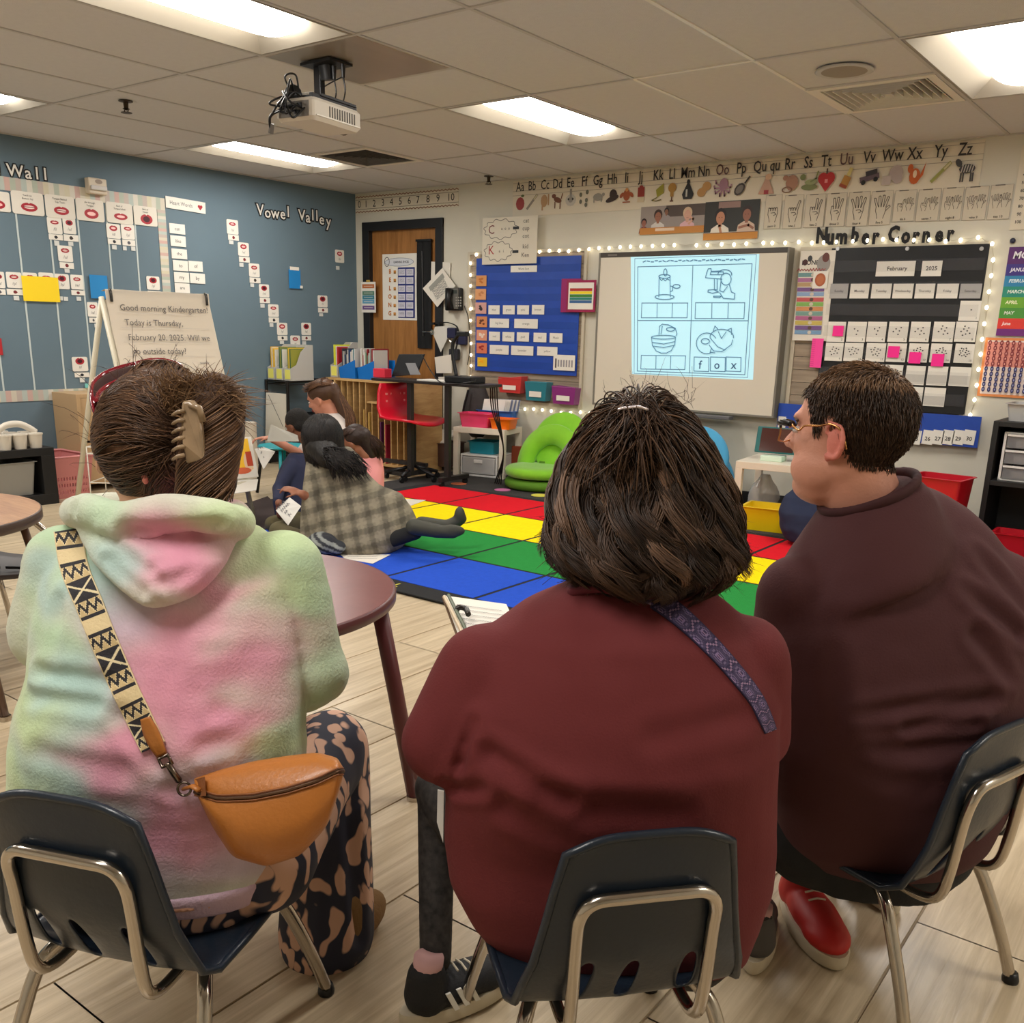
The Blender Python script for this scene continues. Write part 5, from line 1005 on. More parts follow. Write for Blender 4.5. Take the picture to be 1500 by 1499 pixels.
tray_bin(Loc((4.42, -.92, 0), .15), 0, .33, 0, .24, .008, .15, mat('yellow_plastic', (240, 206, 20), .3), 'storage_bin', 'yellow plastic bin on the floor under the white table', 'bin', .86)
bg_ = MB(); rr_ = random.Random(4)
bc = T2(.12, .3, .0); rings = []
for k in range(9):
    z = .01+.3*k/8; r = (.1, .115, .11, .1, .1, .095, .08, .05, .03)[k]; rings.append([bc+Vector((r*math.cos(2*math.pi*j/20)*(1+rr_.uniform(-.1, .1)), r*.8*math.sin(2*math.pi*j/20)*(1+rr_.uniform(-.1, .1)), z)) for j in range(20)])
o = bg_.loft(rings).build('plastic_bag', mat('clear_bag', (190, 186, 180), .15, alpha=.55), None, smooth=True); tag(o, 'clear plastic bag standing under the white table', 'bag')
# red tub and black shelf at the right
pr_ = lambda x, y, Y: back(x, y, Y)
a = pr_(1330, 690, -.75); b = pr_(1412, 705, -.75)
RB = Loc((a.x+.02, -.80, 0), -.1); tray_bin(RB, 0, b.x-a.x-.02, 0, .25, .008, b.z+.0, mat('red_plastic', (190, 22, 40), .3), 'storage_tub', 'tall red plastic tub behind the shoulder of the man', 'bin', .8)
bsx = back(1449, 660, -.42).x; bz = back(1460, 617, -.42).z
t = thing('black_shelf', 'black shelf unit at the right picture edge', 'shelf', (bsx+.4, -.22, 0)); bw = mat('black_wood', (26, 26, 27), .5)
for a_ in ((bsx, bsx+.03, -.42, -.02, 0, bz), (bsx+.77, bsx+.8, -.42, -.02, 0, bz)): MB().bx(*a_).build('side_panel', bw, t, bevel=.002)
z_m = back(1470, 708, -.42).z
for z in (.02, z_m-.02, bz-.03): MB().bx(bsx+.03, bsx+.77, -.42, -.02, z, z+.03).build('shelf_board', bw, t, bevel=.002)
MB().bx(bsx+.03, bsx+.77, -.03, -.02, .05, bz-.03).build('back_panel', bw, t)
t = thing('drawer_unit', 'white three drawer plastic unit inside the black shelf', 'drawer unit', (bsx+.3, -.2, z_m+.01)); dz = (bz-.06-z_m)/3*.93
MB().bx(bsx+.06, bsx+.5, -.38, -.06, z_m+.01, z_m+.02).bx(bsx+.06, bsx+.5, -.38, -.06, z_m+.01+3*dz, z_m+.02+3*dz).bx(bsx+.06, bsx+.075, -.38, -.06, z_m+.0105, z_m+.0195+3*dz).bx(bsx+.485, bsx+.5, -.38, -.06, z_m+.0105, z_m+.0195+3*dz).build('housing', wp, t, bevel=.003)
for k in range(3):
    z = z_m+.02+k*dz; d_ = MB().bx(bsx+.08, bsx+.48, -.385, -.08, z, z+dz-.012).build('drawer', mat('clear_drawer', (150, 150, 152), .2, alpha=.6), t, bevel=.003)
    MB().bx(bsx+.08, bsx+.48, -.392, -.386, z+dz-.022, z+dz-.01).build('drawer_lip', wp, d_)
    MB().bx(bsx+.12, bsx+.44, -.34, -.12, z+.004, z+dz*.45).build('contents', mat('mixed_paper', (190, 180, 176), .7, var=.3, vscale=30), d_, bevel=.004)
tray_bin(Loc((bsx+.04, -.34, bz)), 0, .34, 0, .24, 0, .1, mat('frosted_plastic'), 'storage_box', 'frosted plastic box with lid on top of the black shelf', 'box', .9)
tray_bin(Loc((bsx+.12, -.62, 0)), 0, .4, 0, .2, .008, .14, mat('red_plastic'), 'storage_bin', 'low red bin on the floor before the black shelf', 'bin', .9)
# black wire shelf with magazine files in the corner, easel whiteboard leaning on it
SX, SY0, SY1, SZ = .30, -1.12, -.12, .72
t = thing('wire_shelf', 'low black wire shelf against the blue wall near the corner', 'shelf', (SX/2+.01, (SY0+SY1)/2, 0)); bmet = mat('black_metal', (40, 38, 38), .4, .6)
for x in (.02, SX):
    for y in (SY0, SY1): MB().cyl((x, y, 0), (x, y, SZ+.01), .013, n=10).build('post', bmet, t, smooth=True, autos=.6)
for z in (.12, .42, SZ):
    m = MB()
    for x in (.02, SX): m.cyl((x, SY0, z), (x, SY1, z), .006, n=6).cyl((x, SY0, z-.025), (x, SY1, z-.025), .004, n=6)
    for y in (SY0, SY1): m.cyl((.02, y, z), (SX, y, z), .006, n=6).cyl((.02, y, z-.025), (SX, y, z-.025), .004, n=6)
    for k in range(1, 24): y = SY0+(SY1-SY0)*k/24; m.cyl((.02, y, z+.004), (SX, y, z+.004), .0025, n=5)
    m.build('wire_deck', bmet, t, smooth=True)
t = thing('dry_erase_board', 'small white board leaning inside the black wire shelf', 'whiteboard', (.16, SY0+.02, .42))
f_ = Fr((.16, SY0-.02, .40), (1, .1, 0), Vector((0, .08, 1))); f_ = f_
sheet('board', f_, .24, .44, mat('board_white'), t, .008); A = Art(f_, .0085); A.line([(-.09, .2), (.09, -.06)], .005, (60, 60, 66)); A.rect(-.04, -.19, .06, .02, (40, 40, 44)); A.build('print', t)
ORDB = 'first second third fourth fifth sixth seventh eighth ninth tenth eleventh twelfth thirteenth fourteenth fifteenth sixteenth seventeenth eighteenth nineteenth twentieth'.split()
# magazine files and books on the two shelves
def mag_file(x, y, z, ang, label, group, fill):
    L_ = Loc((x, y, z), ang); t = thing('magazine_file', label, 'magazine file', L_(0, 0, 0), 0, group); g = mat('grey_cardboard', (186, 184, 178), .6); w, d, h = .09, .25, .3
    prof = [(0, 0), (d, 0), (d, h), (d*.75, h), (d*.45, h*.8), (d*.25, h*.45), (0, h*.35)]
    for sx in (0, w-.003): m = MB(); m.prism([L_(sx, yy, zz) for yy, zz in prof], L_.R @ Vector((.003, 0, 0))); m.build('side_panel', g, t)
    L_.B(0.003, w-.003, d-.003, d, 0, h, 'back_panel', g, t); L_.B(.003, w-.003, 0, .003, 0, h*.35, 'front_panel', g, t); L_.B(.0, w, 0, d, -.0, .003, 'bottom', g, t)
    sheet('yellow_label', Loc(L_(w/2, -.001, .055), ang).fr(0, 0, 0), w*.75, .08, mat('yellow_label', (232, 226, 110), .5), t, .001)
    for k, c_ in enumerate(fill):
        xx = .012+k*.014; L_.B(xx, xx+.01, .03, d-.01, .006, h*.93-k*.006, 'folder', mat('folder_%d_%d_%d' % c_, c_, .5), t)
YEL = (236, 190, 70); GRN = (70, 110, 80); YG = (214, 216, 60); OLV = (150, 150, 60); WP = (226, 220, 206)
for k, (xx, lab) in enumerate(((.02, 'leftmost grey magazine file on the wire shelf'), (.13, 'middle grey magazine file on the wire shelf'), (.24, 'third grey magazine file on the wire shelf'))):
    mag_file(xx, -1.1, SZ+.008, 0, lab, 'grey magazine files', [[YEL, WP, YEL, YEL, WP], [GRN, OLV, GRN, WP], [OLV, YEL, GRN, OLV]][k])
WSX0, WSX1, WSY0, WSY1, WSZ = .44, 1.36, -.72, -.32, .755
mag_file(.36, -.68, WSZ+.001, 0, 'grey magazine file with yellow folders beside the blue book bins', 'grey magazine files', [YG, YG, WP, (190, 60, 60), (170, 40, 50)])
t = thing('sorting_shelf', 'birch paper sorting shelf with narrow slots standing before the door', 'shelf', ((WSX0+WSX1)/2, (WSY0+WSY1)/2, 0))
for a_, n in (((WSX0, WSX0+.02, WSY0, WSY1, 0, WSZ-.02), 'side_panel'), ((WSX1-.02, WSX1, WSY0, WSY1, 0, WSZ-.02), 'side_panel'), ((WSX0-.1, WSX1, WSY0, WSY1, WSZ-.02, WSZ), 'top_board'), ((WSX0+.02, WSX1-.02, WSY0, WSY1, .04, .06), 'bottom_board'), ((WSX0+.02, WSX1-.02, WSY1-.01, WSY1, .06, WSZ-.02), 'back_panel'), ((WSX0+.4, WSX1-.02, WSY0+.01, WSY1-.01, .56, .575), 'shelf_board')): MB().bx(*a_).build(n, wd, t, bevel=.001)
for k in range(11): x = WSX0+.08+k*.075; MB().bx(x, x+.01, WSY0+.01, WSY1-.01, .06, (.56 if x > WSX0+.4 else WSZ-.02)).build('divider', wd, t)
for k, (x, c_, h) in enumerate(((.55, (40, 110, 170), .42), (.575, (50, 90, 160), .4), (.62, (220, 220, 224), .36), (.80, (196, 160, 90), .44), (.86, (206, 170, 96), .42), (1.0, (90, 40, 80), .35), (1.06, (150, 30, 60), .33), (.70, (60, 130, 170), .3))):
    m = MB(); m.box((x, -.60, .062+h/2), (.014, .22, h)); o = m.build('folder', mat('folder_%d_%d_%d' % c_, c_, .5), None, bevel=.002); tag(o, 'upright %s folder in the birch sorting shelf' % ['blue', 'dark blue', 'white', 'tan', 'light tan', 'purple', 'dark red', 'teal blue'][k], 'folder', 'folders in the sorting shelf')
def book_bin(x, y, z, label, grp, seed):
    L_ = Loc((x, y, z)); t = thing('book_bin', label, 'bin', L_(.1, .13, 0), 0, grp); m = MB(); w, d, h = .19, .26, .16
    m2 = MB()
    for sx in (0, w-.004): m2.prism([L_(sx, 0, 0), L_(sx, d, 0), L_(sx, d, h*.5), L_(sx, d*.5, h*.62), L_(sx, 0, h*.6)], Vector((.004, 0, 0)))
    m2.prism([L_(0, 0, 0), L_(w, 0, 0), L_(w+.008, -.006, h), L_(-.008, -.006, h*.55)], Vector((0, .004, 0))); L_.box(m2, 0, w, d-.004, d, 0, h); L_.box(m2, 0, w, 0, d, 0, .004)
    m2.build('shell', mat('bright_blue_bin', (20, 108, 190), .35), t, bevel=.002)
    r = random.Random(seed); xx = .01
    cs = [(226, 222, 214), (60, 60, 66), (150, 40, 44), (70, 130, 140), (206, 196, 180), (90, 150, 120), (180, 176, 170), (40, 70, 110), (210, 208, 206), (130, 126, 120)]
    names_ = ['white', 'dark grey', 'dark red', 'teal', 'cream', 'green', 'light grey', 'navy', 'pale', 'grey']
    k = 0
    while xx < w-.02:
        th = r.uniform(.006, .012); h_ = r.uniform(.2, .26); ci = r.randrange(10); b_ = L_.B(xx, xx+th*.9, .02, .02+r.uniform(.16, .2), .005, h_, 'picture_book', mat('book_%d' % ci, cs[ci], .5), None, .001); tag(b_, f'thin {names_[ci]} picture book, {ORDB[k]} from the left in the {label.split()[0]} blue book bin', 'book', 'picture books in the blue bins'); xx += th+.003; k += 1
book_bin(.50, -.70, WSZ+.001, 'left blue book bin on the birch shelf', 'blue book bins', 1); book_bin(.71, -.68, WSZ+.001, 'right blue book bin on the birch shelf', 'blue book bins', 2)
# stacked dark books lying on top at the back
o = MB().bx(.62, .90, -.38, -.2, WSZ+.26, WSZ+.285).build('flat_book', mat('book_1'), None); bpy.data.objects.remove(o)
# rolling desk with tablet and cables
DT = .80
t = thing('rolling_desk', 'narrow black rolling desk before the door', 'desk', (1.6, -.88, 0)); dk = mat('desk_black', (38, 34, 34), .4)
dL = pr_(545, 557, -1.02); dR = pr_(704, 549, -1.02)
MB().bx(dL.x, dR.x, -1.03, -.76, DT-.022, DT).build('desk_top', dk, t, bevel=.004)
lx0, lx1 = pr_(600, 600, -1.0).x, pr_(655, 600, -1.0).x
for x in (lx0, lx1):
    MB().bx(x-.022, x+.022, -1.01, -.97, .05, DT-.022).build('leg', dk, t, bevel=.004); MB().bx(x-.02, x+.02, -1.08, -.75, .05, .085).build('foot_rail', dk, t, bevel=.003)
    for y in (-1.06, -.78): MB().cyl((x-.012, y, .03), (x+.012, y, .03), .022, n=14).build('caster', BLK, t)
MB().bx(lx0-.3, lx0, -1.0, -.96, .13, .16).bx(lx0-.3, lx0, -1.03, -.99, .04, .07).bx(lx0-.3, lx0-.26, -1.03, -.78, .03, .07).bx(lx0-.3, lx0, -.82, -.78, .1, .13).build('base_frame', dk, t, bevel=.003)
t = thing('laptop', 'black tablet computer on a grey stand on the rolling desk', 'laptop', pr_(592, 552, -.86)); t.location.z = DT
q = [pr_(x, y, -.85+(.06 if k > 1 else 0)) for k, (x, y) in enumerate(((573, 552), (610, 549), (621, 519), (584, 519)))]
MB().prism(q, Vector((0, .018, 0))).build('screen_back', BLK, t, bevel=.004)
q = [pr_(x, y, -.88) for x, y in ((601, 549), (615, 549), (607, 532), (594, 532))]; MB().prism(q, Vector((0, .01, 0))).build('kickstand', mat('stand_grey', (150, 150, 152), .4), t)
o = MB().bx(pr_(553, 555, -.9).x, pr_(570, 555, -.9).x, -.95, -.87, DT, DT+.07).build('small_box', mat('coral_red', (220, 50, 70), .5), None, bevel=.004); tag(o, 'small coral red box at the left end of the rolling desk', 'box')
o = MB().bx(pr_(622, 552, -.9).x, pr_(662, 552, -.9).x, -.99, -.83, DT, DT+.01).build('paper_stack', WHT, None, bevel=.001); tag(o, 'thin stack of white paper lying on the rolling desk', 'paper')
t = thing('document_camera', 'black document camera folded on the right end of the rolling desk', 'camera', Vector((pr_(680, 550, -.88).x, -.88, DT)))
a_, b_ = pr_(663, 545, -.88), pr_(702, 545, -.88); MB().bx(a_.x, b_.x, -.98, -.80, DT, DT+.05).build('base', BLK, t, bevel=.008)
MB().tube(curve([Vector((a_.x+.04, -.88, DT+.04)), Vector((a_.x+.01, -.88, DT+.16)), Vector((a_.x+.0, -.88, DT+.28)), Vector((a_.x+.06, -.88, DT+.36))]), .014, 8).build('arm', BLK, t, smooth=True)
MB().box((a_.x+.1, -.88, DT+.36), (.09, .05, .035)).build('camera_head', BLK, t, bevel=.006)
cable([pr_(618, 520, -.8), pr_(632, 545, -1.04), pr_(650, 562, -1.04), pr_(690, 560, -1.04), pr_(698, 556, -1.0)], .004, t)
t = thing('power_cables', 'loose black cables hanging from the rolling desk', 'cable', (dR.x, -.8, .3))
for k in range(4): x = dR.x-.02-.02*k; cable([Vector((x, -.80, DT-.023)), Vector((x-.03, -.74, .6)), Vector((x+.02*k, -.70, .3)), Vector((x-.05, -.66, .02))], .005, t)
t = thing('backpack', 'dark grey bag leaning on the wall behind the rolling desk', 'bag', (pr_(704, 570, -.12).x, -.12, 0)); BPX = pr_(704, 570, -.12).x; rings = []
for k in range(8): z = .3+.48*k/7; w_ = (.06, .12, .13, .13, .12, .11, .08, .03)[k]; rings.append([Vector((BPX+w_*math.cos(2*math.pi*j/18), -.16+.09*math.sin(2*math.pi*j/18)*(w_/.13), z)) for j in range(18)])
MB().loft(rings).build('body', mat('dark_grey_bag', (58, 54, 54), .8, bump=.4, bscale=30), t, smooth=True)
MB().tube(curve([Vector((BPX-.02, -.26, .7)), Vector((BPX-.04, -.3, .5)), Vector((BPX, -.26, .34))]), .014, 8, flat=.4).build('strap', BLK, t); MB().cyl((BPX, -.02, .74), (BPX, -.16, .74), .008).build('hook', CHROME, t)
# red perforated chair on a black column, dark box with papers
t = thing('red_chair', 'red plastic chair with holes in the backrest under the rolling desk', 'chair', (1.5, -.92, 0)); redp = mat('chair_red', (206, 20, 44), .3)
RC = Loc((pr_(606, 690, -.92).x, -.92, 0), 0); rings = []
n = 16
sh = MB()
prof = [(-.215, .765, .15), (-.22, .70, .17), (-.21, .58, .19), (-.17, .5, .2), (-.08, .47, .21), (.06, .47, .21), (.17, .465, .20), (.215, .45, .16)]
for x, z, w_ in prof: rings.append([RC(x+.012*math.cos(math.pi*u), u*w_, z+(.02*u*u if z < .5 else 0)) for u in [-1+2*k/n for k in range(n+1)]])
o = sh.loft(rings, closed=False).build('shell', redp, t, smooth=True); s_ = o.modifiers.new('s', 'SOLIDIFY'); s_.thickness = .018
dd = MB()
for i in range(5):
    for j in range(3): dd.box(RC(-.208, -.1+i*.05, .57+j*.055), (.03, .016, .016))
dd.build('holes', mat('hole_light', (230, 140, 140), .6), t)
MB().cyl(RC(0, 0, .12), RC(0, 0, .46), .022).build('column', BLK, t, smooth=True, autos=.6)
for k in range(5): a = 2*math.pi*k/5; MB().tube([RC(0, 0, .12), RC(.22*math.cos(a), .22*math.sin(a), .06)], .014, 8).build('leg', BLK, t, smooth=True); MB().cyl(RC(.22*math.cos(a)-.01, .22*math.sin(a), .03), RC(.22*math.cos(a)+.01, .22*math.sin(a), .03), .022).build('caster', BLK, t)
BX = pr_(625, 660, -.4); o = tray_bin(Loc((BX.x-.2, -.38, 0)), 0, .42, 0, .24, .04, .2, mat('brown_crate', (86, 60, 50), .6), 'storage_crate', 'brown crate with white papers behind the red chair', 'box', .98)
o = MB().prism([Vector((BX.x-.13, -.35, .22)), Vector((BX.x+.17, -.35, .24)), Vector((BX.x+.2, -.2, .34)), Vector((BX.x-.08, -.2, .33))], Vector((0, -.004, .004))).build('paper_sheet', WHT); tag(o, 'white papers sticking out of the brown crate', 'paper')
# easel with chart paper facing right
t = thing('easel', 'white A-frame easel with chart paper beside the blue wall', 'easel', (1.85, -3.2, 0)); cw_ = mat('cream_metal', (214, 206, 184), .4)
H = Vector((.0707, .9975, 0)); Nn = Vector((.9975, -.0707, 0)); foot = Vector((2.046, -2.87, .008)); TR = Vector((1.647, -2.842, 1.32)); TL = TR-H*.66; fl_ = foot-H*.66; 
for a_, b_ in ((foot, TR), (fl_, TL)): MB().tube([a_, b_], .016, 8).build('front_leg', cw_, t, smooth=True)
bk = Vector((-.52, .0, 0))
for a_, b_ in ((TR+Vector((0, 0, -.02)), TR+bk+Vector((0, 0, -1.31))), (TL+Vector((0, 0, -.02)), TL+bk+Vector((0, 0, -1.31)))): MB().tube([a_, b_], .016, 8).build('rear_leg', cw_, t, smooth=True)
up_ = (TR-foot).normalized(); ef = Fr((TR+TL)/2, H, up_)   # x along H, y up the slope, z = facing right
nrm = ef.n
if nrm.dot(Nn) < 0: ef.n = -ef.n
MB().prism([ef.p(a*.32, b, .012) for a, b in ((1, -.02), (-1, -.02), (-1, -.80), (1, -.80))], ef.n*.006).build('panel', mat('board_white'), t)
for z in (-.84, -1.12): MB().tube([ef.p(-.33, z, .0), ef.p(.33, z, .0)], .012, 8).build('crossbar', cw_, t, smooth=True)
for x in (-.3, .3): MB().tube(curve([ef.p(x, -.02, .0), ef.p(x+.01, .03, .02), ef.p(x, .02, .06), ef.p(x, -.04, .05)]), .008, 8).build('paper_clamp', mat('dark_steel', (70, 68, 66), .3, .8), t, smooth=True)
MB().bx(TR.x+.26, TR.x+.42, TL.y, TR.y, .25, .265).build('tray', cw_, t, bevel=.003)
t2 = thing('chart_paper', 'chart paper pad with handwritten good morning message on the easel', 'paper', ef.p(0, -.4, .03)); rings = []
for j in range(13):
    y = .03-.80*j/12; z = .03+(.0 if j else .02)+.004*math.sin(j*1.3); rings.append([ef.p(-.325+.65*i/12, y, z+.004*math.sin(i*1.1+j*.6)) for i in range(13)])
rings.insert(0, [ef.p(-.325+.65*i/12, .035, .0) for i in range(13)])
MB().loft(rings, closed=False).build('top_sheet', mat('newsprint', (222, 210, 192), .65), t2, smooth=True)
wf = Fr(ef.p(0, 0, .042), H, up_); wf.n = ef.n
A = Art(wf, .002); hc = (96, 90, 88)
for s_, x, y in (('Good morning Kindergarten!', -.26, -.07), ('Today is Thursday,', -.25, -.155), ('February 20, 2025. Will we', -.25, -.24), ('go outside today?', -.24, -.32)): A.text(s_, x, y, .038, hc, align='LEFT', sx=.92, shear=.1)
for k in range(9): A.line([(-.28, -.1-.085*k*.98), (.28, -.1-.085*k*.98)], .0015, (196, 186, 176))
A.ring(.0, -.62, .2, .24, .004, hc, 24, 0, 180); A.text('Effects', -.02, -.47, .028, (130, 140, 140)); A.text('cause', .07, -.53, .022, (130, 140, 140)); A.text('weather', .2, -.39, .014, hc); A.build('print', t2)
# book, papers and bag on the easel tray
bk_ = Fr(Vector((TR.x+.36, -2.93, .40)), (.15, 1, 0), Vector((-.3, 0, 1))); 
t = thing('picture_book', 'picture book with orange and yellow cover on the easel tray', 'book', bk_.p(0, -.13)); sheet('cover', bk_, .2, .25, mat('glossy_white'), t, .015)
A = Art(bk_, .0155); A.rect(-.01, .02, .17, .19, (246, 190, 40)); A.ell(-.03, .04, .05, .06, (230, 130, 20)); A.ell(.05, -.03, .03, .06, (232, 196, 160)); A.rect(.06, -.01, .04, .09, (190, 70, 40)); A.ell(.0, -.08, .06, .02, (214, 100, 60)); A.build('print', t)
o = MB().prism([Vector((1.98, -3.1, .268)), Vector((2.08, -2.85, .268)), Vector((2.16, -2.93, .22)), Vector((2.08, -3.2, .20))], Vector((0, 0, .004))).build('paper_sheet', WHT); tag(o, 'white papers drooping from the easel tray', 'paper')
rings = []
rr_ = random.Random(9); q0 = Vector((2.02, -3.14, .008))
for k in range(8): r = (.12, .13, .12, .11, .1, .08, .05, .02)[k]; rings.append([q0+Vector((r*math.cos(2*math.pi*j/16)*rr_.uniform(.85, 1.1), r*math.sin(2*math.pi*j/16)*rr_.uniform(.85, 1.1), .3*k/7)) for j in range(16)])
o = MB().loft(rings).build('plastic_bag', mat('grey_bag', (150, 142, 132), .3, alpha=.9), None, smooth=True); tag(o, 'grey crumpled plastic bag standing before the easel', 'bag')
# roll of paper, teal stool, dark-legged table behind
p = hz(368, 700, .008); o = MB().lathe([(.0001, 0), (.06, 0), (.06, .44), (.0001, .44)], p, 24).build('paper_roll', mat('cream_roll', (206, 196, 180), .6), None, smooth=True, autos=.6); tag(o, 'upright cream roll of paper beside the easel', 'paper roll')
tc_ = Vector((1.50, -2.12, 0)); t = thing('round_stool', 'teal round stool with one teal and dark metal legs', 'stool', tc_); tl = mat('teal_stool', (30, 150, 160), .35)
tz = .36; ctr = hz(413, 652, tz); ctr = Vector((ctr.x, ctr.y, 0)) if False else tc_
cc = hz(413, 652, tz); t.location = (cc.x, cc.y, .008)
MB().lathe([(.0001, tz-.02), (.16, tz-.02), (.172, tz-.01), (.165, tz), (.0001, tz)], Vector((cc.x, cc.y, 0)), 32).build('seat', tl, t, smooth=True, autos=.7)
for k, (dx, dy, m_) in enumerate(((-.15, -.1, bmet), (.12, -.12, tl), (.12, .13, bmet), (-.12, .12, tl))): MB().cyl((cc.x+dx*1.1, cc.y+dy*1.1, .008), (cc.x+dx*.8, cc.y+dy*.8, tz-.02), .012, n=8).build('leg', m_, t, smooth=True)
# cabinet of tan wood behind the easel, wire rack
tan = mat('tan_laminate', (190, 158, 118), .5)
t = thing('low_cabinet', 'low tan wooden cabinet against the blue wall behind the easel', 'cabinet', (.2, -2.5, 0)); cz = left(128, 577, .32).z; cy0 = left(117, 640, .34).y; cy1 = left(355, 575, .34).y
for a_, n, m_ in (((.01, .34, cy0, cy0+.03, 0, cz), 'side_panel', tan), ((.01, .34, cy1-.03, cy1, 0, cz), 'side_panel', cw_), ((.01, .33, cy0+.03, cy1-.03, cz-.03, cz), 'top_board', tan), ((.01, .33, cy0+.03, cy1-.03, cz*.5, cz*.5+.02), 'shelf_board', tan), ((.01, .33, cy0+.03, cy1-.03, .05, .08), 'shelf_board', tan), ((.01, .02, cy0+.03, cy1-.03, .08, cz-.03), 'back_panel', tan), ((.30, .33, cy0+.031, cy0+.19, .08, cz-.031), 'door', tan)): MB().bx(*a_).build(n, m_, t, bevel=.002)
# black cube shelf, caddies, pink basket
t = thing('cube_shelf', 'black cube shelf with a grey bin against the blue wall', 'shelf', (.38, -3.75, 0)); zt = .375; y0, y1 = -4.2, -3.362
for a_, n in (((.12, .62, y0, y1, zt-.05, zt), 'top_board'), ((.12, .62, y0, y1, 0, .07), 'bottom_board'), ((.12, .62, y1-.09, y1, .07, zt-.05), 'side_panel'), ((.12, .62, y1-.48, y1-.43, .07, zt-.05), 'divider'), ((.12, .62, y0, y0+.05, .07, zt-.05), 'side_panel'), ((.12, .13, y0, y1, .07, zt-.05), 'back_panel')): MB().bx(*a_).build(n, bw, t, bevel=.002)
tray_bin(Loc((.2, y1-.42, 0)), 0, .40, 0, .3, .072, .22, mat('grey_bin', (150, 148, 142), .4), 'storage_bin', 'grey bin inside the black cube shelf', 'bin', .88)
o = MB().bx(.2, .6, y0+.08, y1-.5, .071, .28).build('fabric_bin', mat('burgundy_fabric', (70, 40, 44), .8), None, bevel=.01); tag(o, 'dark burgundy bin in the left hole of the black cube shelf', 'bin')
ivp = mat('ivory_plastic', (222, 214, 200), .35)
def caddy(x, y, z, label):
    t = thing('caddy', label, 'caddy', (x, y, z), 0, 'cream caddies on the black cube shelf'); n = 20
    for k, (dx, dy) in enumerate([(-.06, -.1), (-.06, 0), (-.06, .1), (.06, -.1), (.06, 0), (.06, .1)]):
        c_ = Vector((x+dx, y+dy, z)); MB().lathe([(.0001, 0), (.036, 0), (.046, .085), (.05, .086), (.05, .094), (.044, .094), (.034, .006), (.0001, .006)], c_, 18).build('cup', ivp, t, smooth=True, autos=.6)
    pts_ = [Vector((x, y-.14, z+.09)), Vector((x, y-.1, z+.12)), Vector((x, y-.04, z+.15)), Vector((x, y+.04, z+.15)), Vector((x, y+.1, z+.12)), Vector((x, y+.14, z+.09))]
    MB().tube(curve(pts_), .012, 8, flat=1.8).build('handle', ivp, t, smooth=True); MB().bx(x-.03, x+.03, y-.14, y+.14, z+.084, z+.092).build('deck', ivp, t, bevel=.003)
caddy(.5, -3.55, zt, 'cream six cup caddy nearest the pink basket'); caddy(.26, -3.66, zt, 'cream caddy behind the nearest one at the picture edge')
pk = mat('dusty_pink_plastic', (206, 132, 130), .4)
t = thing('laundry_basket', 'dusty pink plastic basket with rows of holes', 'basket', (.3, -3.05, 0)); L_ = Loc((.10, -3.32, 0)); zb = .285; pts_ = []
def side(p0, p1, q0, q1, nm):   # wall with punched rows: bars between holes
    m = MB(); n = 12; th = Vector((p1-p0).cross(ZZ)).normalized()*.004
    G = lambda u, v: (p0.lerp(p1, u)).lerp(q0.lerp(q1, u), v)
    lev = [0, .12, .2, .28, .36, .44, .52, 1]
    for a_, b_ in ((0, .12), (.2, .28), (.36, .44), (.52, 1)): m.prism([G(0, a_), G(1, a_), G(1, b_), G(0, b_)], th)
    for a_, b_ in ((.12, .2), (.28, .36), (.44, .52)):
        for k in range(n+1):
            u0, u1 = max(0, (k-.25)/n), min(1, (k+.25)/n); m.prism([G(u0, a_), G(u1, a_), G(u1, b_), G(u0, b_)], th)
    m.build(nm, pk, t)
LY_ = cy0+3.30; b0, b1, b2, b3 = L_(.03, .03, 0), L_(.38, .03, 0), L_(.38, LY_-.03, 0), L_(.03, LY_-.03, 0); t0, t1, t2_, t3 = L_(0, 0, zb), L_(.42, 0, zb), L_(.42, LY_, zb), L_(0, LY_, zb)
for a_ in ((b0, b1, t0, t1), (b1, b2, t1, t2_), (b2, b3, t2_, t3), (b3, b0, t3, t0)): side(*a_, 'side_panel')
MB().tube([t0, t1, t2_, t3], .009, 8, cyc=True).build('rim', pk, t, smooth=True); MB().prism([b0, b1, b2, b3], Vector((0, 0, .004))).build('bottom', pk, t)
# white wire rack in front of the basket
wr0 = dep(127, 660, 5.7); t = thing('wire_rack', 'white wire rack standing behind the head of the left woman', 'rack', (wr0.x, wr0.y, 0)); m = MB(); r_ = .004
def P_(a, b, z): return Vector((wr0.x, wr0.y, 0))+RH*a+FH*b+ZZ*z
for a in (0, .34):
    for b in (0, .22): m.cyl(P_(a, b, .0), P_(a, b, wr0.z+.02), r_, n=6)
for z in (.06, .14, .24, wr0.z-.02, wr0.z+.02): m.tube([P_(0, 0, z), P_(.34, 0, z), P_(.34, .22, z), P_(0, .22, z)], r_, 6, cyc=True)
m.build('wire_frame', mat('white_wire', (220, 214, 200), .4), t, smooth=True)
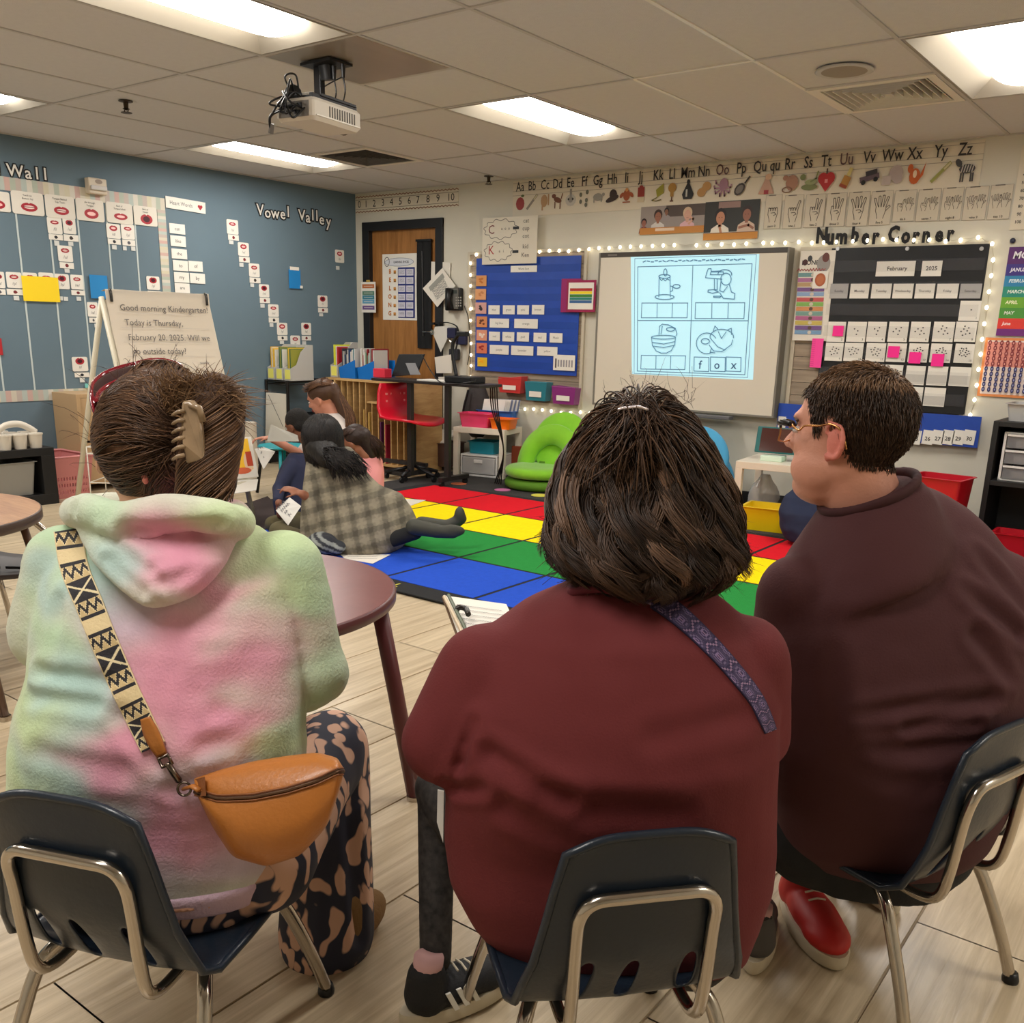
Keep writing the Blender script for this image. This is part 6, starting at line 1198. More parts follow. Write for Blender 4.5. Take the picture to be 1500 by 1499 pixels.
# ================================================================ TABLES
mar = wood('maroon_laminate', (112, 62, 62), (124, 72, 70), (3, 3, 3), .28, .6); mart = mat('maroon_metal', (92, 44, 46), .4)
t = thing('round_table', 'round maroon table with maroon legs between the two women', 'table', (4.89, -5.161, 0)); c0 = Vector((4.89, -5.161, 0))
MB().lathe([(.0001, .53), (.43, .53), (.437, .535), (.437, .556), (.432, .56), (.0001, .56)], c0, 64).build('table_top', mar, t, smooth=True, autos=.6)
MB().lathe([(.4365, .531), (.4395, .533), (.4395, .556), (.4365, .559)], c0, 64).build('edge_band', mat('maroon_band', (84, 40, 42), .35), t, smooth=True)
for k in range(4):
    a = .63+math.pi/2*k; d_ = Vector((math.cos(a), math.sin(a), 0)); MB().tube([c0+d_*.40+ZZ*.53, c0+d_*.44+ZZ*.30, c0+d_*.49+ZZ*0], .021, 12).build('leg', mart, t, smooth=True); MB().lathe([(.0001, 0), (.024, 0), (.024, .012), (.0001, .012)], c0+d_*.49, 12).build('glide', CHROME, t)
# brown table at the left edge, folding chair
oak = wood('oak_laminate', (150, 104, 70), (186, 140, 100), (2, 16, 2), .35)
tip = hz(38, 758, .56); bc0 = tip-RH*.46; bc0 = Vector((bc0.x, bc0.y, 0)); t = thing('round_table', 'brown wood-grain table at the left picture edge', 'table', bc0)
MB().lathe([(.0001, .52), (.44, .52), (.4597, .53), (.4597, .556), (.455, .56), (.0001, .56)], bc0, 64).build('table_top', oak, t, smooth=True, autos=.6)
MB().lathe([(.4592, .522), (.4625, .526), (.4625, .554), (.4592, .558)], bc0, 64).build('edge_band', mat('dark_brown_band', (70, 54, 46), .4), t, smooth=True)
ft = hz(8, 1055, .0); 
for k, (dx, dy) in enumerate(((0, 0), (-.5, .1), (-.1, .62), (-.6, .6))):
    q = ft+RH*dx+FH*dy if k else ft; top_ = bc0+(q-bc0)*.8; MB().tube([Vector((top_.x, top_.y, .52)), Vector((q.x, q.y, .0))], .014, 10).build('leg', mat('brown_metal', (96, 76, 64), .35, .5), t, smooth=True); MB().lathe([(.0001, 0), (.02, 0), (.018, .015), (.0001, .018)], q, 12).build('glide', CHROME, t)
MB().tube([bc0+RH*.3+FH*.28+ZZ*.52, bc0+RH*.55+FH*.75+ZZ*0], .012, 8).build('brace', CHROME, t, smooth=True)
gc = hz(14, 828, .30); t = thing('stacking_chair', 'dark grey plastic chair seat under the brown table', 'chair', (gc.x, gc.y, 0)); gm = mat('dark_grey_plastic', (78, 74, 74), .45); L_ = Loc((gc.x, gc.y, 0), math.atan2(RH.y, RH.x)); rings = []
for j in range(9): y = -.17+.34*j/8; rings.append([L_(-.17+.34*i/10, y, .30+.02*(abs(i-5)/5)**2-.012*math.sin(j/8*math.pi)) for i in range(11)])
o = MB().loft(rings, closed=False).build('seat', gm, t, smooth=True); o.modifiers.new('s', 'SOLIDIFY').thickness = .014
MB().box(L_(.05, -.06, .307), (.06, .012, .01), L_.R).box(L_(-.03, -.06, .305), (.05, .012, .01), L_.R).box(L_(.08, .06, .305), (.05, .012, .01), L_.R).build('slot', BLK, t)
for sx in (-.13, .13):
    MB().tube([L_(sx, -.13, .29), L_(sx+.01, -.17, .0)], .011, 8).build('leg', CHROME, t, smooth=True); MB().tube([L_(sx, .13, .29), L_(sx+.01, .19, .0)], .011, 8).build('leg', CHROME, t, smooth=True)
# papers on the rug and floor
def floor_paper(pts_, z, label, col=(228, 222, 210), pr=0, cat='paper', name='paper_sheet'):
    P = [hz(x, y, z) for x, y in pts_]; m = MB(); m.prism(P, Vector((0, 0, .0015)), col); o = m.build(name, PR); tag(o, label, cat)
    if pr:
        c_ = sum(P, Vector())/len(P); f_ = Fr(c_+ZZ*.0015, (P[1]-P[0]), (P[0]-P[3])); 
        if f_.n.z < 0: f_ = Fr(c_+ZZ*.0015, (P[1]-P[0]), (P[3]-P[0])); 
        A = Art(f_, .0006); w = (P[1]-P[0]).length; h = (P[2]-P[1]).length
        for k in range(pr): A.scrib(-w*.3, w*.3, h*.3-k*h*.6/pr, .008, (110, 110, 116), .002)
        A.build('print', o)
    return o
floor_paper([(498, 812), (572, 813), (546, 826), (505, 819)], .0175, 'white paper lying on the blue rug square by the maroon table', pr=3)
floor_paper([(592, 731), (624, 733), (602, 741), (590, 739)], .0175, 'white paper on the red rug square beside the plaid blazer')
floor_paper([(362, 752), (398, 757), (372, 766), (345, 765)], .009, 'white paper on the dark carpet behind the green hood')
# ================================================================ PEOPLE: tools
from mathutils.bvhtree import BVHTree
def V3(a): return Vector(a)
def tbl(xs, ys): return lambda v: float(np.interp(v, xs, ys))
def seg_d(a, p, q):
    p = np.array(p); q = np.array(q); d = q-p; t = np.clip(((a-p)@d)/max(d@d, 1e-9), 0, 1); return np.linalg.norm(a-(p+t[:, None]*d), axis=1)
def snoise(a, s, seed=0):
    r = np.random.RandomState(seed); o = np.zeros(len(a))
    for k in range(7): w = r.normal(size=3); w /= np.linalg.norm(w); o += np.sin((a@w)*s*(.7+.25*k)*6.283+r.uniform(0, 6.28)+1.3*np.sin((a@r.normal(size=3))*s*2.1))
    return o/4
def cloth_fn(creases=(), amp=.002, scale=4, seed=0, stretch=None):
    def fn(a, n):
        b = a*np.array(stretch) if stretch is not None else a
        d = amp*snoise(b, scale, seed)+amp*.45*snoise(b, scale*2.7, seed+5)
        for p, q, w, dep_ in creases:
            r = seg_d(a, p, q); d -= dep_*np.exp(-(r/w)**2); d += dep_*.55*np.exp(-((r-w*1.8)/(w*.9))**2)
        return a+n*d[:, None]
    return fn
def bvh_of(objs):
    vs = []; fs = []
    for o in objs:
        M = rootmat(o); n = len(vs); vs += [M @ v.co for v in o.data.vertices]; fs += [tuple(i+n for i in p.vertices) for p in o.data.polygons]
    return BVHTree.FromPolygons(vs, fs)
def surf(b, x, y, off=.003, t=1.4):
    d = ray(x, y).normalized(); h = b.ray_cast(CAM, d)
    if h[0] is None: return dep(x, y, t)
    return h[0]-d*off
def ribbon(b, pts, wpx, n, m, colfn, off, name, parent, mat_, t=1.4, th=.002):
    P = curve([Vector((x, y, 0)) for x, y in pts], max(2, n//(len(pts)-1))); L = len(P); vs = []; mb = MB(); rows_ = []
    for i, p in enumerate(P):
        a = P[max(0, i-1)]; c = P[min(L-1, i+1)]; d = (c-a).normalized(); q = Vector((-d.y, d.x, 0)); w = wpx(i/(L-1)) if callable(wpx) else wpx
        row = [surf(b, p.x+q.x*w*(j/m-.5), p.y+q.y*w*(j/m-.5), off, t) for j in range(m+1)]
        for j in range(1, m): row[j] = (row[0].lerp(row[m], j/m))*.5+row[j]*.5
        rows_.append(row)
    for i in range(L-1):
        for j in range(m): mb.add([rows_[i][j], rows_[i][j+1], rows_[i+1][j+1], rows_[i+1][j]], [(0, 1, 2, 3)], colfn((i+.5)/(L-1), (j+.5)/m))
    me = mb.mesh(name, mat_, True); bm = bmesh.new(); bm.from_mesh(me); bmesh.ops.remove_doubles(bm, verts=bm.verts, dist=1e-5); bm.to_mesh(me); bm.free()
    o = linkmesh(name, me, parent); s = o.modifiers.new('s', 'SOLIDIFY'); s.thickness = th; return o
def strands(name, paths, rad, cols, m, parent, sides=3):
    vs = []; fs = []; cc = []; base = 0
    for P, r, c in zip(paths, rad, cols):
        P = np.asarray(P); n = len(P); T = np.gradient(P, axis=0); T /= np.linalg.norm(T, axis=1)[:, None]+1e-9
        up = np.array([.3, .2, .93]); X = np.cross(T, up); X /= np.linalg.norm(X, axis=1)[:, None]+1e-9; Y = np.cross(X, T)
        rr = r*np.clip(np.minimum(np.linspace(.6, 4, n), np.linspace(3, .12, n)), .1, 1)
        for k in range(sides): a = 2*math.pi*k/sides; vs.append(P+(X*math.cos(a)+Y*math.sin(a))*rr[:, None])
        for i in range(n-1):
            for k in range(sides): k2 = (k+1) % sides; fs.append((base+k*n+i, base+k2*n+i, base+k2*n+i+1, base+k*n+i+1))
        cc += [c]*(n*sides); base += n*sides
    me = bpy.data.meshes.new(name); me.from_pydata(np.concatenate(vs).tolist(), [], fs)
    ca = me.attributes.new('Col', 'FLOAT_COLOR', 'POINT'); a = np.array([(*lin(c), 1) for c in cc], np.float32); ca.data.foreach_set('color', a.ravel())
    me.materials.append(m); me.polygons.foreach_set('use_smooth', [True]*len(me.polygons)); o = linkmesh(name, me, parent); o['kind'] = 'stuff'; return o
HAIR = mat('hair_strands', vcol=True, rough=.42, spec=.35)
def skin_mat(name, c): return mat(name, c, .5, spec=.4, var=.05, vscale=12, bump=.1, bscale=180)
class Head:
    def __init__(s, c, f, u=ZZ, k=1.0):
        s.c = Vector(c); s.f = Vector(f).normalized(); u = Vector(u); s.l = u.cross(s.f).normalized(); s.u = s.f.cross(s.l).normalized(); s.k = k
        s.R = Matrix((s.l, s.f, s.u)).transposed()
    def p(s, l, f, u): return s.c+(s.l*l+s.f*f+s.u*u)*s.k
    def ell(s, mb, l, f, u, rl, rf, ru, n=20, m=14): mb.ell(s.p(l, f, u), (rl*s.k, rf*s.k, ru*s.k), s.R, n, m)
    def prims(s, mb, ears=True, neck=.115, nr=.055, jaw=1):
        s.ell(mb, 0, -.008, .028, .077, .098, .092); s.ell(mb, 0, .03, -.025, .062*jaw, .062, .085); s.ell(mb, 0, .05, -.085, .038*jaw, .036, .026); s.ell(mb, 0, .0, -.05, .062*jaw, .06, .05)
        s.ell(mb, 0, .082, .025, .05, .014, .012); mb.cap(s.p(0, .086, .012), s.p(0, .108, -.022), .008*s.k, .0125*s.k, 10); s.ell(mb, .013, .096, -.026, .009, .012, .008, 10, 6); s.ell(mb, -.013, .096, -.026, .009, .012, .008, 10, 6)
        s.ell(mb, .04, .062, -.02, .022, .02, .02, 12, 8); s.ell(mb, -.04, .062, -.02, .022, .02, .02, 12, 8); s.ell(mb, 0, .086, -.055, .022, .012, .008, 12, 6)
        if ears:
            for q in (1, -1): s.ear(mb, q)
        if neck: mb.cap(s.p(0, -.02, -.05), s.p(0, -.035, -.05-neck), nr*s.k, nr*1.12*s.k)
    def ear(s, mb, q):
        pts = [s.p(q*(.078+.009*math.sin(a)**2), -.006-.017*math.sin(a)*1.0, -.010+.027*math.cos(a)) for a in [math.radians(20+v) for v in range(0, 200, 22)]]
        mb.tube([s.p(q*.074, .012, .0), s.p(q*.078, .006, .022)]+pts+[s.p(q*.074, .002, -.042)], [.0035*s.k]*2+[.0046*s.k]*len(pts)+[.0055*s.k], 8)
        s.ell(mb, q*.076, -.008, -.012, .005, .018, .026, 10, 6)
    def face(s, parent, iris=(60, 40, 30), brow=(60, 44, 34), lip=(176, 96, 90), closed=False):
        if not closed:
            m = MB(); [s.ell(m, q*.031, .082, .002, .0125, .008, .0065, 12, 8) for q in (1, -1)]; m.build('eyeball', mat('eye_white', (226, 220, 214), .25), parent, smooth=True)
            m = MB(); [s.ell(m, q*.031, .088, .002, .0055, .004, .0055, 10, 6) for q in (1, -1)]; m.build('iris', mat('iris_%d' % iris[0], iris, .2), parent, smooth=True)
        m = MB()
        for q in (1, -1): m.tube([s.p(q*.015, .094, .019), s.p(q*.032, .09, .024), s.p(q*.05, .076, .018)], .0028*s.k, 6); m.tube([s.p(q*.019, .090, .006), s.p(q*.031, .0925, .0105), s.p(q*.044, .084, .005)], .0016*s.k, 5)
        m.build('eyebrow', mat('brow_%d' % brow[0], brow, .7), parent)
        if lip is None: return
        m = MB().tube([s.p(-.022, .088, -.054), s.p(-.008, .098, -.05), s.p(0, .0985, -.052), s.p(.008, .098, -.05), s.p(.022, .088, -.054)], .0042*s.k, 6).tube([s.p(-.018, .09, -.059), s.p(0, .099, -.062), s.p(.018, .09, -.059)], .0045*s.k, 6)
        m.build('lips', mat('lip_%d' % lip[0], lip, .4), parent, smooth=True)
def hand(mb, w, d, up, k=1.0, curl=.5, point=False):
    """palm and five separate fingers; w wrist, d pointing direction, up = back of the hand, thumb on the +side"""
    d = Vector(d).normalized(); s_ = d.cross(Vector(up)).normalized(); n = s_.cross(d).normalized(); w = Vector(w)
    R = Matrix((s_, d, n)).transposed(); mb.ell(w+d*.045*k, (.038*k, .05*k, .014*k), R, 14, 8)
    for i, (x, L_) in enumerate(((-.030, .062), (-.010, .075), (.011, .08), (.031, .068))):
        b = w+d*.083*k+s_*x*k; c = curl*(0.15 if point and i == 0 else 1); p = b; a = c*.5; dd = d*math.cos(a)-n*math.sin(a)
        for j, f in enumerate((.45, .32, .25)): q = p+dd*L_*f*k; mb.cap(p, q, (.0088-.0008*j)*k, (.0082-.0008*j)*k, 8, 3); p = q; a += c*.75; dd = d*math.cos(a)-n*math.sin(a)
    b = w+d*.03*k-s_*.030*k; q = b+(d*.6-s_*.75-n*.2).normalized()*.036*k; mb.cap(b, q, .012*k, .0095*k, 8, 3); mb.cap(q, q+(d*.85-s_*.35-n*.35).normalized()*.03*k, .0095*k, .0075*k, 8, 3)
def ringpx(rows, n=28, ex=2.3, ax=None):
    """torso loft: rows of (y, x_left, x_right, depth, half thickness[, lean]) read off the silhouette and laid out as horizontal body sections"""
    out = []; rx, fy = ax or (RH, FH)
    for r in rows:
        y, xl, xr, t, th = r[:5]; c = dep((xl+xr)/2, y, t); a = (xr-xl)/2*t/F; ring = []
        for k in range(n):
            an = 2*math.pi*k/n; cx, sy = math.cos(an), math.sin(an); q = (abs(cx)**ex+abs(sy)**ex)**(-1/ex); ring.append(c+rx*a*cx*q+fy*th*sy*q)
        out.append(ring)
    return out
def lofted(mb, rows, **k):
    R_ = ringpx(rows, **k)
    # round the two ends
    for e, sgn in ((0, -1), (-1, 1)):
        pass
    mb.loft(R_); return mb
def dyefn(blobs, base, seed=0, tt=1.4, warp=.03):
    P = np.array([dep(x, y, tt) for x, y, r, c in blobs]); R_ = np.array([r*tt/F for x, y, r, c in blobs]); Cc = np.array([lin(c) for x, y, r, c in blobs]); rh = np.array(RH); B = np.array(lin(base))
    def fn(a):
        b = a.copy(); b[:, 2] += warp*snoise(a, 5, seed); w0 = warp*snoise(a, 6, seed+3); num = np.tile(B*.35, (len(a), 1)); den = np.full(len(a), .35)
        for p, r, c in zip(P, R_, Cc):
            dx = (b-p)@rh+w0; dz = b[:, 2]-p[2]; w = np.exp(-((dx/(r*1.25))**2+(dz/(r*.8))**2)); num += w[:, None]*c; den += w
        o = num/den[:, None]; o *= (1+.05*snoise(a, 14, seed+7))[:, None]; return np.clip(o, 0, 1)
    return fn
def school_chair(o, facing, label):
    """small stacking chair; o = floor point under the seat centre"""
    f = Vector(facing).normalized(); r = Vector((f.y, -f.x, 0)); P = lambda x, y, z: Vector((o[0], o[1], 0))+r*x+f*y+ZZ*z
    t = thing('school_chair', label, 'chair', (o[0], o[1], 0), 0, 'navy school chairs'); nv = mat('navy_shell', (28, 38, 50), .34, bump=.06, bscale=120, coat=.15)
    prof = [(-.198, .574, .084, 0), (-.197, .566, .103, 0), (-.194, .552, .114, .002), (-.186, .50, .124, .008), (-.178, .44, .134, .012), (-.171, .38, .146, .014), (-.162, .325, .157, .012), (-.146, .288, .165, .008), (-.11, .27, .168, .006), (-.03, .272, .172, .008), (.07, .28, .172, .006), (.13, .282, .167, 0), (.158, .272, .16, -.004), (.165, .255, .152, -.006)]
    n = 14; rings = []
    for y, z, w, cv in prof:
        row = []
        for i in range(n+1):
            u = -1+2*i/n; e = abs(u)**4
            row.append(P(u*w, y+(cv*1.6*(1-u*u) if z < .56 and z > .33 else 0)*-1, z+(cv*u*u*1.5 if z < .33 else 0)+(-.008*e if z > .56 else 0)))
        rings.append(row)
    mb = MB(); nn = n+1; vs = [p for rw in rings for p in rw]; fs = []
    for j in range(len(rings)-1):
        for i in range(n):
            if j in (5, 6) and i in (3, 6, 10): continue
            fs.append((j*nn+i, j*nn+i+1, (j+1)*nn+i+1, (j+1)*nn+i))
    mb.add(vs, fs); sh = mb.build('shell', nv, t, smooth=True); s_ = sh.modifiers.new('s', 'SOLIDIFY'); s_.thickness = .009; s_.offset = 0; b_ = sh.modifiers.new('sub', 'SUBSURF'); b_.levels = 2; b_.render_levels = 2
    mb = MB()      # rolled edge
    edge = [rw[0] for rw in rings][::-1]+rings[0][1:-1]+[rw[-1] for rw in rings]; edge += rings[-1][::-1][1:-1]
    mb.tube(edge, .0065, 8, cyc=True).build('rolled_edge', nv, t, smooth=True)
    rr = .0095
    up = [P(-.094, -.08, .258), P(-.094, -.145, .256), P(-.095, -.178, .275), P(-.096, -.190, .33), P(-.096, -.198, .42), P(-.094, -.205, .465), P(-.076, -.209, .488), P(-.036, -.213, .493), P(.036, -.213, .493), P(.076, -.209, .488), P(.094, -.205, .465), P(.096, -.198, .42), P(.096, -.190, .33), P(.095, -.178, .275), P(.094, -.145, .256), P(.094, -.08, .258)]
    MB().tube(curve(up, 4), rr, 10).build('back_frame', CHROME, t, smooth=True)
    for sx in (-1, 1):
        MB().tube(curve([P(sx*.10, .0, .258), P(sx*.115, -.06, .256), P(sx*.135, -.10, .244), P(sx*.15, -.128, .21), P(sx*.165, -.175, .10), P(sx*.176, -.205, .008)], 5), .0115, 10).build('leg', CHROME, t, smooth=True)
        MB().tube(curve([P(sx*.10, -.0, .258), P(sx*.12, .06, .262), P(sx*.14, .105, .25), P(sx*.15, .13, .215), P(sx*.168, .175, .10), P(sx*.18, .205, .008)], 5), .0115, 10).build('leg', CHROME, t, smooth=True)
        for y in (-.205, .205): MB().lathe([(.0001, 0), (.015, 0), (.016, .006), (.0125, .02), (.0001, .02)], P(sx*.178, y, 0), 12).build('glide', BLK, t, smooth=True)
    MB().tube([P(-.10, .09, .262), P(.10, .09, .262)], .009, 8).tube([P(-.10, -.05, .256), P(.10, -.05, .256)], .009, 8).build('seat_frame', CHROME, t, smooth=True)
    return P
def turn(a): c, s = math.cos(a), math.sin(a); return FH*c-RH*s   # a > 0 turns to the left
def P2(x, y, t): return dep(x, y, t)
# ---------------------------------------------------------------- chairs
def chair_origin(px_, py_, z, ang, lx, ly):
    p = hz(px_, py_, z); f = turn(ang); r = Vector((f.y, -f.x, 0)); return p-r*lx-f*ly
A1, A2, A3 = math.radians(-15), math.radians(12), math.radians(36)
O1 = chair_origin(96, 1180, .56, A1, 0, -.19); O2 = chair_origin(952, 1232, .56, A2, 0, -.19); O3 = chair_origin(1415, 1097, .56, A3, -.112, -.19)
school_chair(O1, turn(A1), 'navy plastic school chair under the woman in the tie-dye hoodie')
school_chair(O2, turn(A2), 'navy plastic school chair under the dark-haired woman in maroon')
school_chair(O3, turn(A3), 'navy plastic school chair under the man in glasses')
# ================================================================ WOMAN IN THE TIE-DYE HOODIE
def person(label, loc): return thing('person', label, 'person', (loc[0], loc[1], 0))
pa = person('seated woman in pastel tie-dye hoodie with brown hair in a claw clip, seen from behind', O1)
skinA = skin_mat('skin_fair', (214, 160, 132))
hA = Head(P2(219, 655, 1.515), (turn(math.radians(34))), Vector((0, 0, 1)), 1.0)
sk = MB(); hA.prims(sk, neck=.12)
sk.loft(ringpx([(1290, 90, 380, 1.52, .10), (1100, 80, 400, 1.54, .09), (900, 110, 390, 1.55, .08), (790, 150, 340, 1.56, .06)]))
shoulderL, elbowL, wristL = P2(100, 835, 1.54), P2(62, 945, 1.55), P2(170, 1010, 1.85); shoulderR, elbowR, wristR = P2(408, 835, 1.54), P2(462, 985, 1.56), P2(400, 1030, 1.86)
for a, b, c in ((shoulderL, elbowL, wristL), (shoulderR, elbowR, wristR)): sk.cap(a, b, .045, .04); sk.cap(b, c, .038, .026)
hand(sk, wristL, (turn(-.6)), ZZ, 1, .5); hand(sk, wristR, (turn(.6)), ZZ, 1, .5)
hipL, kneeL, ankL = P2(190, 1260, 1.55), P2(270, 1090, 1.93), P2(235, 1330, 2.0); hipR, kneeR, ankR = P2(350, 1250, 1.55), P2(478, 1092, 1.86), P2(470, 1372, 1.88)
for a, b, c in ((hipL, kneeL, ankL), (hipR, kneeR, ankR)): sk.cap(a, b, .07, .05); sk.cap(b, c, .045, .03)
remesh(sk, 'body', skinA, pa, .0075, 5)
# hoodie
mb = MB(); mb.loft(ringpx([(1300, 60, 385, 1.53, .08), (1285, 45, 398, 1.53, .10), (1240, 34, 415, 1.525, .115), (1160, 22, 440, 1.51, .13), (1100, 22, 446, 1.495, .14), (1040, 32, 448, 1.49, .145), (980, 52, 446, 1.495, .14), (900, 58, 440, 1.50, .135), (840, 72, 432, 1.51, .125), (800, 92, 412, 1.52, .11), (775, 115, 380, 1.525, .09), (755, 150, 330, 1.53, .07)], n=36))
mb.cap(P2(98, 825, 1.52), P2(72, 930, 1.53), .064, .062, 20); mb.cap(P2(72, 930, 1.53), P2(150, 1000, 1.83), .06, .042, 20)
mb.cap(P2(418, 835, 1.53), P2(462, 985, 1.54), .066, .052, 20); mb.cap(P2(462, 985, 1.54), P2(415, 1025, 1.83), .056, .04, 20)
PK, LV, CY_, MN, LM, GW = (226, 138, 172), (196, 176, 196), (166, 202, 198), (178, 212, 172), (196, 222, 162), (206, 206, 190)
blobs = [(330, 873, 40, PK), (260, 934, 46, PK), (325, 968, 50, PK), (243, 990, 40, PK), (303, 1012, 46, PK), (390, 962, 40, PK), (277, 1059, 42, PK), (156, 1085, 44, PK), (190, 1110, 36, PK), (340, 1050, 34, PK), (340, 1090, 30, PK), (280, 1182, 44, PK), (288, 1242, 46, PK), (224, 1170, 34, PK), (235, 1215, 34, PK), (185, 1060, 26, PK),
 (182, 925, 34, LV), (165, 882, 30, LV), (215, 905, 24, LV), (300, 1140, 36, LV), (190, 985, 26, LV), (160, 812, 40, CY_), (186, 838, 34, CY_), (69, 877, 34, CY_), (108, 990, 40, CY_), (126, 1010, 36, CY_), (80, 1122, 40, CY_), (160, 1162, 46, CY_), (110, 1060, 26, CY_), (130, 860, 30, CY_),
 (303, 777, 40, LM), (390, 795, 44, LM), (430, 840, 40, MN), (121, 770, 36, MN), (65, 803, 40, MN), (65, 933, 36, MN), (477, 999, 40, MN), (390, 1107, 36, LM), (56, 1042, 40, LM), (20, 1150, 46, LM), (468, 900, 40, MN), (40, 1220, 50, MN), (420, 1060, 36, MN), (410, 880, 34, LM), (381, 1012, 34, GW), (355, 900, 24, GW), (400, 1180, 40, GW), (370, 1240, 50, LV), (240, 870, 26, GW), (100, 900, 30, GW), (350, 1280, 40, LV), (200, 1290, 60, LV)]
hood_m = mat('sweatshirt_fleece', vcol=True, rough=.9, bump=.22, bscale=220, sheen=.2)
zc = 1.36
cr = [(P2(420, 905, zc), P2(437, 1010, zc), .012, .024), (P2(437, 1010, zc), P2(449, 1075, 1.4), .011, .018), (P2(395, 925, zc), P2(300, 960, zc), .014, .006), (P2(420, 960, zc), P2(300, 985, zc), .012, .006), (P2(440, 1010, zc), P2(320, 1040, zc), .014, .007), (P2(440, 1060, zc), P2(300, 1095, zc), .014, .006), (P2(60, 985, 1.4), P2(150, 1000, zc), .012, .008), (P2(45, 1020, 1.4), P2(140, 1030, zc), .012, .006), (P2(80, 880, 1.4), P2(95, 960, 1.4), .012, .007), (P2(180, 1050, zc), P2(230, 1110, zc), .014, .006), (P2(270, 1210, zc), P2(350, 1185, zc), .012, .006), (P2(260, 1240, zc), P2(330, 1228, zc), .010, .005), (P2(250, 1160, zc), P2(330, 1130, zc), .012, .005), (P2(60, 1100, 1.38), P2(180, 1130, zc), .016, .005), (P2(350, 890, zc), P2(415, 905, zc), .012, .005), (P2(470, 850, 1.45), P2(495, 950, 1.48), .010, .004), (P2(80, 835, 1.42), P2(110, 780, 1.45), .012, .005)]
hd = remesh(mb, 'hoodie', hood_m, pa, .0065, 10, cloth_fn(cr, .0022, 3.2, 3, (1, 1, 1.6)), dyefn(blobs, (200, 204, 182), 2, 1.4))
# hem band
mb = MB(); R_ = ringpx([(1300, 52, 392, 1.53, .095), (1262, 38, 412, 1.53, .116), (1257, 40, 410, 1.53, .110)], n=36); mb.loft(R_)
remesh(mb, 'hem_band', mat('lilac_rib', (206, 176, 192), .9, bump=.3, bscale=200), pa, .006, 3)
# hood lying on the back
def hoodrow(y, xl, xr, tc, th): return (y, xl, xr, tc, th)
mb = MB(); mb.loft(ringpx([(886, 226, 250, 1.375, .018), (874, 200, 285, 1.375, .030), (850, 165, 312, 1.385, .040), (820, 138, 332, 1.40, .05), (790, 122, 345, 1.425, .06), (765, 114, 350, 1.45, .07), (748, 116, 345, 1.47, .075)], n=32))
cb_ = [P2(128, 748, 1.40), P2(112, 752, 1.47), P2(118, 748, 1.58), P2(160, 742, 1.66), P2(240, 745, 1.68), P2(300, 745, 1.66), P2(338, 752, 1.58), P2(350, 765, 1.48), P2(340, 762, 1.41), P2(300, 752, 1.375), P2(240, 750, 1.37), P2(180, 760, 1.38)]
mb.tube(curve(cb_+[cb_[0]], 5), .026, 14)
cr = [(P2(150, 790, 1.36), P2(230, 850, 1.34), .010, .010), (P2(190, 775, 1.36), P2(270, 800, 1.33), .011, .009), (P2(225, 830, 1.34), P2(310, 790, 1.34), .010, .009), (P2(240, 855, 1.34), P2(320, 815, 1.35), .010, .007), (P2(160, 820, 1.36), P2(215, 865, 1.35), .009, .007), (P2(200, 762, 1.36), P2(330, 772, 1.36), .010, .007), (P2(215, 790, 1.35), P2(245, 880, 1.34), .005, .004)]
blobs2 = [(217, 775, 30, PK), (269, 838, 44, PK), (255, 800, 36, PK), (290, 810, 26, PK), (240, 760, 26, PK), (300, 860, 24, PK), (165, 812, 32, CY_), (190, 835, 26, CY_), (320, 770, 34, LM), (310, 800, 22, GW), (130, 765, 30, (196, 216, 192)), (150, 745, 28, MN), (225, 868, 24, GW), (175, 770, 22, GW)]
remesh(mb, 'hood', hood_m, pa, .0055, 7, cloth_fn(cr, .0016, 5, 9), dyefn(blobs2, (204, 206, 188), 5, 1.36, .012))
# trousers
nt_name = 'floral_trousers'
def floral(name):
    m = bpy.data.materials.new(name); m.use_nodes = True; N = m.node_tree.nodes; L = m.node_tree.links; b = N['Principled BSDF']; b.inputs['Roughness'].default_value = .75
    tc = N.new('ShaderNodeTexCoord'); no = N.new('ShaderNodeTexNoise'); no.inputs['Scale'].default_value = 9; L.new(tc.outputs['Object'], no.inputs[0])
    ad = N.new('ShaderNodeVectorMath'); ad.operation = 'MULTIPLY_ADD'; L.new(no.outputs[1], ad.inputs[0]); ad.inputs[1].default_value = (.12, .12, .12); L.new(tc.outputs['Object'], ad.inputs[2])
    mp = N.new('ShaderNodeMapping'); mp.inputs['Rotation'].default_value = (.5, .3, .4); mp.inputs['Scale'].default_value = (30, 30, 11); L.new(ad.outputs[0], mp.inputs[0])
    v = N.new('ShaderNodeTexVoronoi'); v.inputs['Scale'].default_value = 1; v.inputs['Randomness'].default_value = .9; L.new(mp.outputs[0], v.inputs[0])
    r = N.new('ShaderNodeValToRGB'); r.color_ramp.elements[0].position = .43; r.color_ramp.elements[0].color = (*lin((206, 164, 140)), 1); r.color_ramp.elements[1].position = .50; r.color_ramp.elements[1].color = (*lin((36, 38, 56)), 1); L.new(v.outputs[0], r.inputs[0]); L.new(r.outputs[0], b.inputs['Base Color']); return m
fm_ = floral('floral_fabric')
mb = MB(); mb.loft(ringpx([(1225, 120, 400, 1.55, .09), (1280, 100, 405, 1.55, .11), (1325, 130, 390, 1.56, .10)], n=30))
mb.cap(hipL, kneeL, .095, .075, 18); mb.cap(kneeL, ankL, .075, .07, 18); mb.cap(P2(380, 1255, 1.56), P2(480, 1098, 1.84), .095, .078, 18); mb.cap(P2(480, 1098, 1.86), P2(478, 1365, 1.88), .08, .095, 20)
